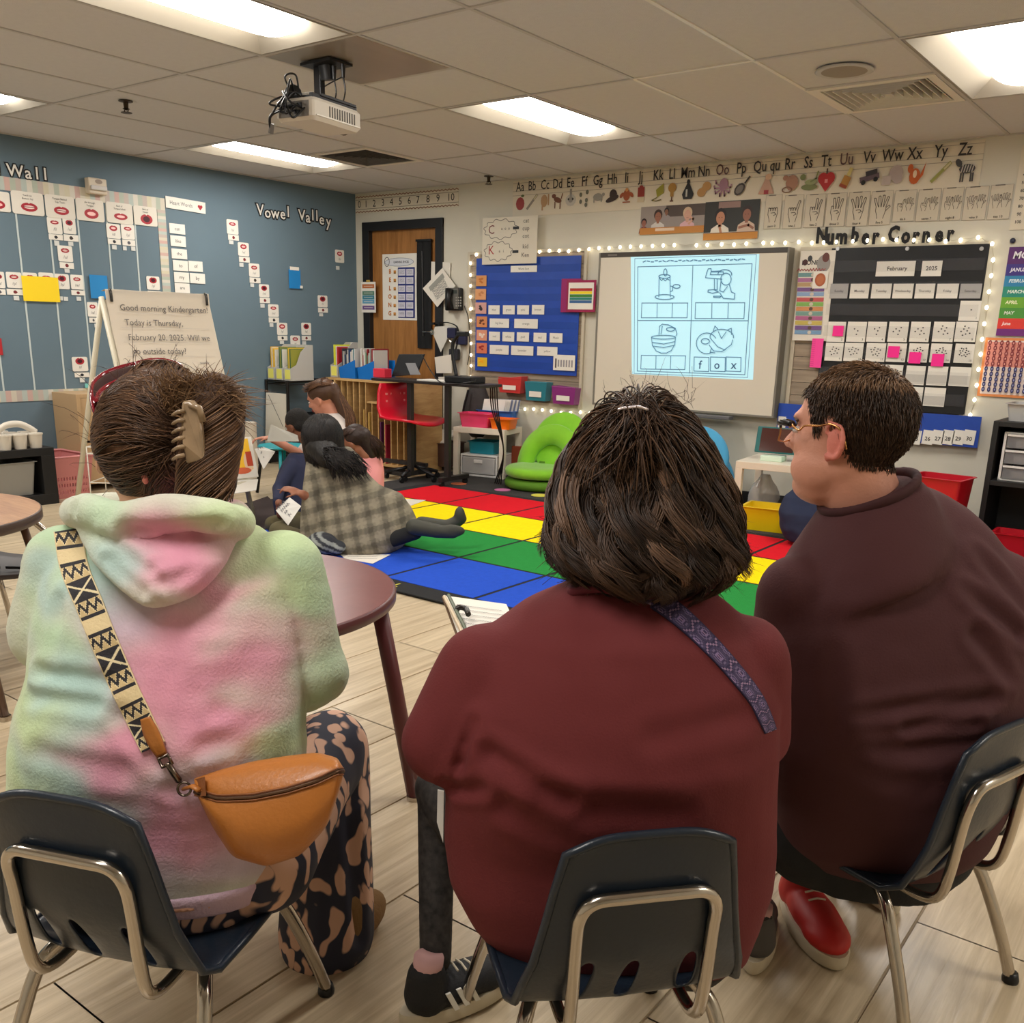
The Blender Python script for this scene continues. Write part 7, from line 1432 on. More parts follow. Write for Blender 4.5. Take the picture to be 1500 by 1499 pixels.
remesh(mb, 'trousers', fm_, pa, .008, 8, cloth_fn([(P2(500, 1100, 1.8), P2(530, 1380, 1.82), .014, .008), (P2(455, 1150, 1.8), P2(470, 1390, 1.82), .012, .007)], .003, 3, 4, (1, 1, .4)))
bt = mat('tan_suede', (128, 96, 56), .85, bump=.2, bscale=120)
for a in (P2(505, 1400, 1.88), P2(238, 1385, 2.0)):
    a = Vector((a.x, a.y, .05)); mb = MB(); mb.cap(a+ZZ*.06, a+ZZ*.02, .045, .05, 14); mb.ell(a+turn(-.3)*.07-ZZ*.012, (.045, .085, .038), Matrix.Rotation(math.atan2(-turn(-.3).x, turn(-.3).y), 3, 'Z'))
    remesh(mb, 'boot', bt, pa, .006, 4)
# hair: swept up into a claw clip
rs = np.random.RandomState(11)
hc = np.array(P2(238, 642, 1.52)); RHn, FHn, Zn = np.array(RH), np.array(FH), np.array([0, 0, 1.]); rad3 = np.array([.103, .112, .112])
def headpt(x, z, out=1.0):   # point on the camera-facing side of the hair volume, x,z in metres from hc
    q = 1-(x/rad3[0])**2-(z/rad3[2])**2; y = -rad3[1]*math.sqrt(max(q, 0))*out; k = out if q > 0 else out/math.sqrt((x/rad3[0])**2+(z/rad3[2])**2)
    return hc+RHn*x*(k if q <= 0 else 1)+Zn*z*(k if q <= 0 else 1)+FHn*y
mb = MB(); mb.ell(Vector(hc)+RH*.014+ZZ*.018, (rad3[0]*.87, rad3[1]*.93, rad3[2]*.84), Matrix((RH, FH, ZZ)).transposed(), 24, 16)
mb.ell(P2(262, 708, 1.50), (.052, .045, .042), Matrix((RH, FH, ZZ)).transposed()); mb.cap(P2(303, 718, 1.42), P2(316, 585, 1.44), .036, .042, 16)
remesh(mb, 'hair_base', mat('brown_hair_base', (74, 52, 40), .7, bump=.6, bscale=60), pa, .008, 6)
paths, rad, cols = [], [], []
def hcol(r, lo=(52, 36, 28), hi=(126, 92, 66)): k = r.beta(1.6, 2.2); return tuple(int(lo[i]+(hi[i]-lo[i])*k) for i in range(3))
for k in range(2900):
    ps = math.radians(rs.uniform(75, 330))
    if 203 < math.degrees(ps) < 232 and rs.rand() < .75: continue
    x0, z0 = rad3[0]*math.cos(ps)*rs.uniform(.75, 1.0), rad3[2]*math.sin(ps)*rs.uniform(.75, 1.0)
    x1, z1 = .045+rs.normal()*.012, .015+z0*.55+rs.normal()*.010; b_ = rs.normal()*.006; lift = rs.uniform(.99, 1.07); P = []
    for i in range(12):
        s = i/11; x = x0+(x1-x0)*s; z = z0+(z1-z0)*s+.022*math.sin(math.pi*s)*(1 if z0 > -.02 else -.6)+b_*math.sin(math.pi*s); P.append(headpt(x, z, lift+.03*math.sin(s*9+ps*6)))
    paths.append(P); rad.append(rs.uniform(.0009, .0017)); cols.append(hcol(rs))
ax0, ax1 = np.array(P2(300, 728, 1.41)), np.array(P2(318, 575, 1.43))
for k in range(1300):   # twist
    ph = rs.uniform(0, 6.28); s0 = rs.uniform(-.05, .6); r0 = rs.uniform(.034, .048); P = []
    for i in range(12):
        s = s0+.5*i/11; a = ph+2.2*i/11; c = ax0+(ax1-ax0)*s; P.append(c+RHn*r0*math.cos(a)*(1-.2*abs(s-.5))+FHn*r0*.8*math.sin(a)+Zn*.004*math.sin(5*s))
    paths.append(P); rad.append(rs.uniform(.0009, .0016)); cols.append(hcol(rs, (56, 38, 28), (140, 104, 74)))
for k in range(1300):   # loose ends fanning at the top
    st = np.array(P2(rs.uniform(235, 325), rs.uniform(565, 610), 1.42)); ang = rs.uniform(-.2, 1.9); L_ = rs.uniform(.03, .075); d = RHn*math.cos(ang)+Zn*math.sin(ang)*.8-FHn*rs.uniform(-.3, .5); cv = RHn*rs.normal()*.3-Zn*rs.uniform(0, .8); P = [st+d*L_*s+cv*L_*s*s*.8 for s in np.linspace(0, 1, 9)]
    paths.append(P); rad.append(rs.uniform(.0004, .0008)); cols.append(hcol(rs, (86, 62, 44), (170, 134, 96)))
for k in range(70):  # stray hairs at the nape and outline
    ps = rs.uniform(0, 6.28); st = headpt(rad3[0]*.9*math.cos(ps), rad3[2]*.9*math.sin(ps)); d = RHn*math.cos(ps)+Zn*math.sin(ps)+rs.normal(size=3)*.5; paths.append([st+d*rs.uniform(.02, .04)*s+Zn*.01*math.sin(3*s) for s in np.linspace(0, 1, 7)]); rad.append(.0004); cols.append(hcol(rs))
strands('hair', paths, rad, cols, HAIR, pa)
MB().ell(P2(213, 700, 1.432), (.0055, .006, .010), None, 12, 8).ell(P2(210, 690, 1.434), (.0045, .006, .011), None, 12, 8).build('earlobe', skin_mat('skin_ear', (214, 128, 112)), pa, smooth=True)
# claw clip
clp = thing('claw_clip', 'tan claw clip with curved teeth in the hair of the hoodie woman', 'hair clip', P2(280, 650, 1.38)); cm = mat('tortoise_clip', (150, 126, 98), .3, coat=.3, var=.2, vscale=30)
q = lambda x, y, t=1.37: P2(x, y, t)
MB().prism([q(266, 588), q(282, 586), q(292, 600), q(296, 630, 1.372), q(300, 676, 1.38), q(272, 680, 1.378), q(268, 650), q(264, 615)], FH*.012).build('claw_plate', cm, clp, bevel=.004, bseg=3)
for k, y in enumerate((602, 615, 628, 641, 654, 667)): MB().tube(curve([q(270, y), q(260, y+2, 1.366), q(252, y+7, 1.385)], 4), [.0032]*4+[.0026]*4+[.0015], 8).build('tooth', cm, clp, smooth=True)
MB().tube([q(278, 592), q(292, 598, 1.366), q(298, 618, 1.372)], .005, 8).build('hinge', cm, clp, smooth=True)
# sunglasses pushed up on the head
sg = thing('sunglasses', 'dark red sunglasses pushed up on the hair of the hoodie woman', 'sunglasses', P2(190, 555, 1.55)); rm = mat('ruby_frame', (120, 16, 32), .15, coat=.5); lr = mat('dark_red_lens', (40, 14, 24), .08, coat=.6)
top_ = [(135, 576, 1.50), (138, 561, 1.53), (151, 549, 1.56), (172, 540, 1.58), (198, 533, 1.60)]; top2 = [(202, 532, 1.60), (222, 528, 1.60), (246, 529, 1.60), (264, 537, 1.59), (272, 550, 1.57)]
for T_ in (top_, top2):
    a_ = curve([P2(*p) for p in T_], 5); b_ = curve([P2(p[0]+(6 if T_ is top_ else 0), p[1]+17, p[2]-.035) for p in T_], 5); MB().tube(a_+b_[::-1], .0042, 8, cyc=True).build('rim', rm, sg, smooth=True)
    MB().loft([a_, [p.lerp(q_, .5)+ZZ*.006 for p, q_ in zip(a_, b_)], b_], closed=False).build('lens', lr, sg, smooth=True)
MB().tube(curve([P2(134, 576, 1.50), P2(137, 598, 1.48), P2(152, 630, 1.46), P2(168, 652, 1.45)], 5), .0036, 8, flat=1.5).build('temple_arm', rm, sg, smooth=True)
MB().tube(curve([P2(270, 552, 1.57), P2(285, 572, 1.55), P2(300, 600, 1.52)], 5), .0036, 8, flat=1.5).build('temple_arm', rm, sg, smooth=True)
# strap, bag
bA = bvh_of([hd])
strap_m = mat('woven_strap', vcol=True, rough=.75, bump=.25, bscale=260)
def pat(u, v):
    base = (206, 180, 132); ink_ = (40, 38, 44); cell = (u*13.0) % 1.0; which = int(u*13.0) % 4; a = abs(v-.5)*2
    if v < .04 or v > .96: return (226, 206, 164)
    if which in (0, 2):
        if cell < .10 or cell > .9: return ink_
        tri = abs(((v*3.0) % 1.0)-.5)*2
        return ink_ if abs(cell-.2-tri*.5) < .16 else ((226, 206, 160) if abs(cell-.2-tri*.5) < .26 else base)
    if which == 1: return (226, 204, 158) if .1 < cell < .9 else ink_
    d = min(abs(a-abs(cell-.5)*2), 1); return (232, 216, 176) if d < .14 else ink_
bag = thing('crossbody_bag', 'tan leather crossbody bag with patterned strap hanging at the back of the hoodie woman', 'bag', P2(390, 1185, 1.36)); lth = mat('tan_leather', (176, 108, 44), .42, bump=.12, bscale=150, var=.05, vscale=10, coat=.1); lth2 = mat('brown_leather', (130, 78, 42), .45, bump=.12, bscale=150)
ribbon(bA, [(99, 776), (108, 830), (130, 885), (152, 940), (178, 1000), (202, 1050), (224, 1095)], lambda s: 42-4*s, 330, 26, pat, .005, 'strap', bag, strap_m, 1.42, .003)
ribbon(bA, [(212, 1052), (222, 1078), (236, 1108)], lambda s: 14+8*math.sin(3.14*s), 16, 4, lambda u, v: (150, 92, 40), .011, 'strap_tab', bag, lth, 1.35, .004)
g_ = mat('gunmetal', (120, 108, 98), .25, 1)
S_ = lambda x, y, o=.014: surf(bA, x, y, o, 1.35)
MB().tube([S_(232, 1112), S_(246, 1106), S_(252, 1118), S_(238, 1124)], .003, 8, cyc=True).build('buckle', g_, bag, smooth=True)
MB().tube(curve([S_(245, 1118), S_(254, 1132), S_(262, 1144)], 4), .005, 8).build('clasp', g_, bag, smooth=True)
cR = S_(270, 1156, .02); MB().tube([cR+RT*.0095*math.cos(a)+UP*.0095*math.sin(a) for a in [2*math.pi*k/16 for k in range(16)]], .002, 6, cyc=True).build('ring', g_, bag, smooth=True)
# body of the bag: sections along its length
TOPL = [(283, 1141), (320, 1128), (370, 1115), (420, 1107), (465, 1102), (494, 1110), (503, 1125)]; ZIP = [(285, 1158), (320, 1168), (370, 1166), (420, 1156), (465, 1142), (494, 1128), (503, 1128)]; BOT = [(288, 1165), (312, 1215), (340, 1258), (390, 1272), (440, 1256), (480, 1212), (503, 1140)]
tb_ = 1.345
def bagpt(x, y, o): return dep(x, y, tb_-o)
def intp(L_, s): i = min(int(s*(len(L_)-1)), len(L_)-2); f = s*(len(L_)-1)-i; return (L_[i][0]*(1-f)+L_[i+1][0]*f, L_[i][1]*(1-f)+L_[i+1][1]*f)
NB = 26; up_r, lo_r = [], []
for i in range(NB+1):
    s = i/NB; bul = .040*(math.sin(math.pi*min(max(s, .02), .98)))**.5; a, z, b = intp(TOPL, s), intp(ZIP, s), intp(BOT, s)
    up_r.append([bagpt(*a, -.04), bagpt(*a, -.0), bagpt(a[0]*.6+z[0]*.4, a[1]*.6+z[1]*.4-2, bul*.55), bagpt(*z, bul)])
    lo_r.append([bagpt(z[0], z[1]+4, bul)]+[bagpt(z[0]*(1-v)+b[0]*v, (z[1]+4)*(1-v)+b[1]*v, bul*(1+.25*math.sin(2.2*v))*(1 if v < .5 else math.cos((v-.5)*2.6))-.0) for v in (.2, .4, .6, .8, .95)]+[bagpt(b[0], b[1], -.012), bagpt(b[0], b[1]-6, -.04)])
for nm, rg, mm in (('flap', up_r, lth), ('front_panel', lo_r, lth)):
    o = MB().loft(rg, closed=False).build(nm, mm, bag, smooth=True); o.modifiers.new('s', 'SOLIDIFY').thickness = .003; o.modifiers.new('ss', 'SUBSURF').render_levels = 1
MB().tube([bagpt(intp(ZIP, i/NB)[0], intp(ZIP, i/NB)[1]+2, .040*(math.sin(math.pi*min(max(i/NB, .02), .98)))**.5-.001) for i in range(NB+1)], .0032, 8).build('zipper', mat('zip_metal', (110, 84, 66), .35, .7), bag, smooth=True)
for dy in (-2.5, 7): MB().tube([bagpt(intp(ZIP, i/NB)[0], intp(ZIP, i/NB)[1]+dy, .040*(math.sin(math.pi*min(max(i/NB, .02), .98)))**.5+.002) for i in range(NB+1)], .0013, 6).build('piping', lth2, bag, smooth=True)
MB().tube([cR, bagpt(282, 1152, .01), bagpt(292, 1158, .02)], .005, 8, flat=.6).build('end_tab', lth, bag, smooth=True)
MB().loft([ [bagpt(x, y, o) for x, y, o in ((286, 1142, .0), (300, 1138, .02), (302, 1166, .03), (288, 1168, .01))], [bagpt(x, y, o-.006) for x, y, o in ((286, 1142, .0), (300, 1138, .02), (302, 1166, .03), (288, 1168, .01))]]).build('corner_patch', lth2, bag)
# ================================================================ MAN IN GLASSES
pm3 = person('seated man in dark maroon t-shirt and glasses, looking left, seen from behind', O3)
fM = turn(math.radians(49)); hM = Head(P2(1246, 637, 1.70), fM, Vector((0, 0, 1))+RH*-.04+FH*.10, 1.05)
skinM = skin_mat('skin_pink', (208, 148, 124)); nk = P2(1300, 745, 1.70)
mb = MB(); hM.prims(mb, neck=0, ears=False, jaw=1.12)
mb.cap(hM.p(0, .0, -.045), P2(1276, 765, 1.74), .068, .070, 20); hM.ell(mb, .0, .035, -.092, .058, .055, .035)
hM.ell(mb, .045, .035, -.06, .03, .045, .04)
mb.loft(ringpx([(1200, 1200, 1420, 1.78, .10), (1000, 1180, 1450, 1.76, .10), (850, 1210, 1430, 1.76, .07), (800, 1250, 1390, 1.76, .06)]))
shL, elL, wrL = P2(1185, 880, 1.76), P2(1150, 1010, 1.88), P2(1120, 1020, 2.2); shR, elR, wrR = P2(1450, 880, 1.78), P2(1490, 1000, 1.88), P2(1350, 1010, 2.2)
for a, b, c in ((shL, elL, wrL), (shR, elR, wrR)): mb.cap(a, b, .055, .045); mb.cap(b, c, .045, .03)
hand(mb, wrL, turn(.5), ZZ, 1.1, .5); hand(mb, wrR, turn(1.2), ZZ, 1.1, .5)
hpL, knL, anL = P2(1190, 1225, 1.82), P2(1120, 1130, 2.1), P2(1180, 1262, 2.04); hpR, knR, anR = P2(1330, 1225, 1.82), P2(1260, 1090, 2.2), P2(1215, 1270, 2.1)
for a, b, c in ((hpL, knL, anL), (hpR, knR, anR)): mb.cap(a, b, .08, .06); mb.cap(b, c, .05, .04)
body = remesh(mb, 'body', skinM, pm3, .0065, 5)
for q in (1, -1): m = MB(); hM.ear(m, q); remesh(m, 'ear', skin_mat('skin_ear', (214, 128, 112)), pm3, .0028, 3)
hM.face(pm3, (60, 70, 60), (84, 58, 40), None)
# shirt
mb = MB(); AX = (RH, FH)
mb.loft(ringpx([(1262, 1170, 1400, 1.80, .09), (1225, 1140, 1440, 1.79, .12), (1160, 1125, 1472, 1.775, .135), (1080, 1120, 1500, 1.765, .145), (1000, 1116, 1514, 1.755, .15), (930, 1118, 1514, 1.75, .15), (880, 1128, 1502, 1.75, .145), (835, 1146, 1490, 1.75, .13), (800, 1170, 1470, 1.75, .115), (775, 1195, 1452, 1.75, .10), (755, 1225, 1434, 1.75, .088), (737, 1262, 1412, 1.75, .072), (722, 1290, 1386, 1.75, .055), (712, 1310, 1360, 1.75, .035)], n=40))
mb.cap(P2(1170, 872, 1.73), P2(1145, 985, 1.84), .076, .07, 20); mb.cap(P2(1462, 866, 1.75), P2(1500, 985, 1.86), .078, .07, 20)
nC = P2(1272, 722, 1.72)
def nring(k, dz, fo=0): return [nC+RH*.077*k*math.cos(a)+FH*(.088*k*math.sin(a)+fo)+ZZ*(.036*k*math.cos(a)-dz) for a in [2*math.pi*q/36 for q in range(36)]]
mb.loft([nring(k_, z_)[::-1] for k_, z_ in ((1, 0), (1.15, .014), (1.4, .042), (1.7, .085), (2.0, .135), (2.0, .16))])
zm_ = 1.61
cr = [(P2(1218, 838, 1.62), P2(1175, 1010, 1.62), .010, .005), (P2(1440, 800, 1.64), P2(1490, 900, 1.67), .014, .007), (P2(1420, 860, zm_), P2(1490, 930, 1.64), .014, .010), (P2(1260, 1050, zm_), P2(1450, 1020, zm_), .014, .008), (P2(1250, 1075, zm_), P2(1430, 1060, zm_), .012, .008), (P2(1330, 1065, zm_), P2(1480, 1020, zm_), .012, .007), (P2(1220, 960, zm_), P2(1230, 1080, zm_), .02, .009), (P2(1300, 1100, zm_), P2(1450, 1090, zm_), .02, .007), (P2(1430, 930, zm_), P2(1490, 1000, zm_), .014, .008), (P2(1200, 1120, zm_), P2(1360, 1160, zm_), .02, .006), (P2(1270, 760, 1.66), P2(1345, 735, 1.68), .012, .005)]
shirtM = mat('brown_maroon_jersey', (72, 36, 38), .85, bump=.12, bscale=260, var=.04, vscale=6)
sh3 = remesh(mb, 't_shirt', shirtM, pm3, .007, 22, cloth_fn(cr, .0018, 3, 21, (1, 1, 1.5)))
mb = MB().tube(nring(1, 0), .008, 12, cyc=True, flat=1.5); remesh(mb, 'collar', mat('collar_rib', (62, 30, 32), .85), pm3, .0042, 4)
trM = mat('black_trousers', (26, 27, 29), .8, bump=.1, bscale=160)
mb = MB(); mb.loft(ringpx([(1290, 1180, 1370, 1.82, .09), (1250, 1155, 1420, 1.81, .11), (1215, 1150, 1420, 1.80, .11)], n=30)); mb.cap(hpL, knL, .10, .08, 18); mb.cap(hpR, knR, .10, .08, 18); mb.cap(knL, anL, .075, .05, 18); mb.cap(knR, anR, .075, .05, 18)
remesh(mb, 'trousers', trM, pm3, .009, 8, cloth_fn((), .003, 4, 8))
# hair of the man
me = body.data; M_ = rootmat(body); co = np.array([M_ @ v.co for v in me.vertices]); no = np.array([v.normal for v in me.vertices]); dl = (co-np.array(hM.c))/hM.k; L3 = np.stack([dl@np.array(hM.l), dl@np.array(hM.f), dl@np.array(hM.u)], 1)
def hairmask(L3):
    l, f, u = L3.T; line = np.interp(f, [-.12, -.06, -.03, -.012, .005, .02, .032, .05, .07, .1], [-.052, -.052, -.046, -.025, .028, .03, -.012, .045, .070, .078]); side = np.abs(l) > .04
    line = np.where(side | (f < 0), line, np.interp(f, [.0, .07, .1], [.0, .066, .075])); return (u > line) & (u < .14)
msk = hairmask(L3)
mt_ = [me.polygons[i] for i in range(0)]
hb_m = mat('short_hair_base', (58, 40, 30), .8, bump=.5, bscale=200); me.materials.append(hb_m)
pi = np.zeros(len(me.polygons), dtype=np.int32)
for p in me.polygons:
    if all(msk[v] for v in p.vertices): pi[p.index] = 1
me.polygons.foreach_set('material_index', pi)
idx = np.where(msk)[0]; paths, rad, cols = [], [], []; fv, uv, lv = np.array(hM.f), np.array(hM.u), np.array(hM.l)
for k in range(15000):
    i = idx[rs.randint(len(idx))]; l, f, u = L3[i]; top = max(0, (u-.06)/.06)
    if top > .55 and f < .035 and rs.rand() < .45: continue
    n_ = no[i]; dwn = -uv*(1-top)+(-fv*.3+lv*.15*np.sign(l))*(1)+fv*top*.6; dwn = dwn-n_*(dwn@n_); dwn /= np.linalg.norm(dwn)+1e-6; L_ = rs.uniform(.010, .018)*(1 if u > 0 else .6); d = dwn+n_*rs.uniform(.15, .5)+rs.normal(size=3)*.12; st = co[i]+rs.normal(size=3)*.0015
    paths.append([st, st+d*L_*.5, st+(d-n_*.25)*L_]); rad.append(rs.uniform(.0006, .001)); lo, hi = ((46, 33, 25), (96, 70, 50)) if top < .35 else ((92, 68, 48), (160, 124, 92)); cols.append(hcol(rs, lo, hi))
strands('hair', paths, rad, cols, HAIR, pm3)
# glasses
gl = thing('eyeglasses', 'rectangular dark-rimmed eyeglasses with gold temple worn by the man', 'eyeglasses', hM.p(.05, .08, 0)); hk = mat('dark_horn', (26, 22, 22), .25); gold = mat('gold_wire', (206, 150, 96), .25, 1)
for qd in (1, -1):
    rg = [hM.p(qd*(.033+.027*(1 if abs(math.cos(a)) > .5 else abs(math.cos(a))*2)*(1 if math.cos(a) > 0 else -1)*min(1, abs(math.cos(a))*1.6)), .106-.006*abs(math.cos(a)), -.002+.019*math.sin(a)) for a in [2*math.pi*k/20 for k in range(20)]]
    MB().tube(rg, .0016, 6, cyc=True).build('rim', gold, gl, smooth=True); MB().tube(rg[1:10], .0028, 8).build('brow_bar', hk, gl, smooth=True)
    MB().poly(rg).build('lens', mat('clear_lens', (220, 224, 226), .02, alpha=.18, spec=.8), gl)
    MB().tube(curve([hM.p(qd*.060, .105, .012), hM.p(qd*.082, .092, .014), hM.p(qd*.086, .070, .013)], 4), .0038, 8, flat=1.3).build('temple_hinge', hk, gl, smooth=True)
    MB().tube(curve([hM.p(qd*.086, .070, .013), hM.p(qd*.086, .055, .004), hM.p(qd*.086, .045, .012), hM.p(qd*.086, .02, .014), hM.p(qd*.085, .0, .018), hM.p(qd*.085, -.018, .008), hM.p(qd*.084, -.03, -.02)], 5), .0017, 8).build('temple_arm', gold, gl, smooth=True)
MB().tube([hM.p(.008, .108, .004), hM.p(0, .112, .006), hM.p(-.008, .108, .004)], .0022, 6).build('bridge', gold, gl, smooth=True)
# ================================================================ DARK-HAIRED WOMAN IN MAROON
pc = person('seated woman in maroon long-sleeved top with wavy dark bob, seen from behind', O2)
MB().prism([P2(641, 1158, 1.6), P2(650, 1160, 1.6), P2(649, 1235, 1.6), P2(640, 1205, 1.6)], FH*.004).build('shirt_tail', WHT, pc)
skinC = skin_mat('skin_fair', (214, 160, 132)); hC = Head(P2(942, 722, 1.44), turn(.15))
mb = MB(); hC.prims(mb, neck=.11); mb.loft(ringpx([(1370, 800, 1050, 1.52, .05), (1200, 720, 1080, 1.50, .06), (1000, 740, 1070, 1.46, .08), (890, 830, 1040, 1.44, .06)]))
aL, bL, cL = P2(720, 985, 1.44), P2(655, 1085, 1.44), P2(700, 990, 1.85); aR, bR, cR2 = P2(1080, 965, 1.45), P2(1100, 1075, 1.48), P2(980, 1045, 1.85)
for a, b, c in ((aL, bL, cL), (aR, bR, cR2)): mb.cap(a, b, .05, .042); mb.cap(b, c, .04, .028)
hand(mb, cL, turn(-.7), ZZ, 1, .5); hand(mb, cR2, turn(.7), ZZ, 1, .5)
kL, anC = P2(640, 1155, 1.78), P2(638, 1405, 1.715); kR, anC2 = P2(960, 1150, 1.95), P2(1110, 1340, 1.86)
for a, b, c in ((P2(820, 1380, 1.5), kL, anC), (P2(1010, 1380, 1.5), kR, anC2)): mb.cap(a, b, .06, .036); mb.cap(b, c, .03, .024)
remesh(mb, 'body', skinC, pc, .0075, 5)
mar_m = mat('maroon_knit', (104, 38, 40), .88, bump=.12, bscale=300, var=.04, vscale=5)
mb = MB(); mb.loft(ringpx([(1410, 760, 1070, 1.50, .06), (1396, 724, 1092, 1.50, .08), (1350, 690, 1112, 1.485, .10), (1290, 660, 1130, 1.475, .11), (1230, 650, 1136, 1.465, .115), (1160, 652, 1136, 1.44, .125), (1090, 662, 1140, 1.42, .135), (1020, 668, 1140, 1.425, .135), (960, 690, 1128, 1.43, .13), (920, 722, 1108, 1.43, .12), (888, 768, 1078, 1.435, .10), (868, 815, 1050, 1.44, .08), (852, 850, 1025, 1.44, .065)], n=40))
mb.cap(P2(712, 985, 1.43), P2(652, 1085, 1.43), .076, .068, 20); mb.cap(P2(652, 1085, 1.44), P2(700, 1000, 1.80), .064, .042, 20); mb.cap(P2(1090, 965, 1.43), P2(1108, 1075, 1.46), .068, .055, 20); mb.cap(P2(1108, 1075, 1.46), P2(990, 1050, 1.80), .055, .04, 20)
zc_ = 1.30
cr = [(P2(705, 1060, 1.36), P2(680, 1120, 1.37), .012, .010), (P2(720, 1105, 1.33), P2(830, 1170, zc_), .014, .009), (P2(740, 1190, 1.32), P2(850, 1260, zc_), .018, .007), (P2(700, 1160, 1.33), P2(655, 1155, 1.38), .012, .010), (P2(720, 1250, 1.32), P2(800, 1380, 1.32), .018, .006), (P2(860, 900, 1.33), P2(900, 980, zc_), .025, .003), (P2(800, 1180, zc_), P2(1000, 1200, zc_), .02, .005), (P2(960, 1080, zc_), P2(1090, 1050, 1.32), .018, .004), (P2(700, 1330, 1.34), P2(740, 1400, 1.34), .014, .006)]
tp = remesh(mb, 'top', mar_m, pc, .0068, 10, cloth_fn(cr, .0018, 3, 31, (1, 1, 1.3)))
c1 = [P2(838, 868, 1.40), P2(880, 862, 1.375), P2(935, 872, 1.36), P2(990, 868, 1.37), P2(1040, 858, 1.41), P2(1050, 850, 1.48), P2(1000, 850, 1.53), P2(900, 852, 1.53), P2(840, 856, 1.48)]
mb = MB().tube(curve(c1+[c1[0]], 5), .008, 10); remesh(mb, 'neckline', mat('maroon_rib', (92, 26, 36), .85), pc, .0045, 3)
leg_m = mat('speckled_leggings', (44, 40, 38), .8, var=.7, vscale=70)
mb = MB(); mb.loft(ringpx([(1410, 800, 1040, 1.54, .07), (1380, 760, 1070, 1.54, .09), (1340, 750, 1070, 1.54, .09)], n=26)); 
for a, b, c in ((P2(820, 1380, 1.5), kL, anC), (P2(1010, 1380, 1.5), kR, anC2)): mb.cap(a, b, .075, .044); mb.cap(b, c, .038, .030)
remesh(mb, 'leggings', leg_m, pc, .008, 6)
def shoe(p, f, mm, sole, parent, k=1.0, stripes=False, tongue=None):
    f = Vector(f).normalized(); l = ZZ.cross(f); p = Vector((p.x, p.y, 0)); R3 = Matrix((l, f, ZZ)).transposed(); mb = MB()
    mb.ell(p+f*.06*k+ZZ*.045, (.042*k, .105*k, .032*k), R3); mb.cap(p-f*.01*k+ZZ*.05, p-f*.01*k+ZZ*.085, .042*k, .036*k, 14); mb.ell(p+f*.11*k+ZZ*.040, (.042*k, .06*k, .026*k), R3)
    remesh(mb, 'shoe', mm, parent, .005, 5); sl = []
    for z, e in ((.002, 0), (.004, .004), (.022, .006), (.03, .002)):
        sl.append([p+f*(.055+.118*math.cos(a)*(1+e/.1*.3))*k+l*(.040+e+.006*math.cos(a))*k*math.sin(a)+ZZ*z for a in [2*math.pi*q/28 for q in range(28)]])
    MB().loft(sl).build('sole', sole, parent, smooth=True, autos=.8)
    if stripes:
        for s_ in (-1, 1):
            for k2 in range(3): c_ = p+f*(.02+.022*k2)*k; MB().prism([c_+l*s_*.045*k+ZZ*.032, c_+f*.010+l*s_*.045*k+ZZ*.032, c_+f*(-.004)+l*s_*.037*k+ZZ*.066, c_+f*(-.014)+l*s_*.037*k+ZZ*.066], l*s_*.004).build('stripe', WHT, parent)
    for k2 in range(4): c_ = p+f*(.045+.018*k2)*k+ZZ*(.085-.006*k2); MB().tube([c_+l*.018, c_+ZZ*.004, c_-l*.018], .0022, 6).build('lace', sole, parent)
    MB().tube([p-f*.01*k+ZZ*.085, p-f*.005*k+ZZ*.125], .027*k, 14).build('sock', mat('pink_sock', (206, 160, 156), .8), parent, smooth=True)
offw = mat('off_white_rubber', (206, 194, 170), .5)
shoe(P2(632, 1450, 1.70), turn(-.95), mat('black_knit_shoe', (28, 28, 30), .7, bump=.2, bscale=300), offw, pc, 1.0, True)
shoe(P2(1108, 1370, 1.88), turn(-.3), mat('grey_shoe', (84, 80, 78), .7), offw, pc, .95)
shoe(P2(1178, 1285, 2.02), turn(.1)*-1, mat('red_shoe', (196, 44, 40), .5), offw, pm3, 1.12); shoe(P2(1290, 1300, 2.1), turn(.1), mat('red_shoe'), offw, pm3, 1.1)
# hair: wavy bob
hx = tbl([560, 582, 592, 612, 640, 680, 720, 760, 800, 830, 855, 872], [5, 18, 34, 62, 90, 112, 124, 132, 134, 124, 96, 66]); cxp = tbl([580, 700, 800, 872], [940, 942, 944, 948])
def hprof(y): return hx(y)*1.42/F
def hpos(phi, y, k=1.0):
    c = np.array(P2(cxp(y), y, 1.42)); r = hprof(y); return c+RHn*r*math.cos(phi)*k+FHn*r*.88*math.sin(phi)*k
rings = [[Vector(hpos(2*math.pi*j/32, y, .93)) for j in range(32)] for y in (582, 592, 610, 640, 680, 720, 760, 800, 830, 850)]
mb = MB(); mb.loft(rings[::-1]); remesh(mb, 'hair_base', mat('dark_brown_hair_base', (38, 28, 24), .8, bump=.8, bscale=50), pc, .008, 5, cloth_fn((), .005, 7, 3, (1, 1, .5)))
paths, rad, cols = [], [], []
NC = 190; cl = [(rs.uniform(math.pi*.9, math.pi*2.1), rs.uniform(0, 6.28), rs.uniform(-.18, .18), rs.uniform(.8, 1.5), rs.uniform(790, 874), rs.beta(1.1, 2.0), rs.uniform(.92, 1.07)) for _ in range(NC)]
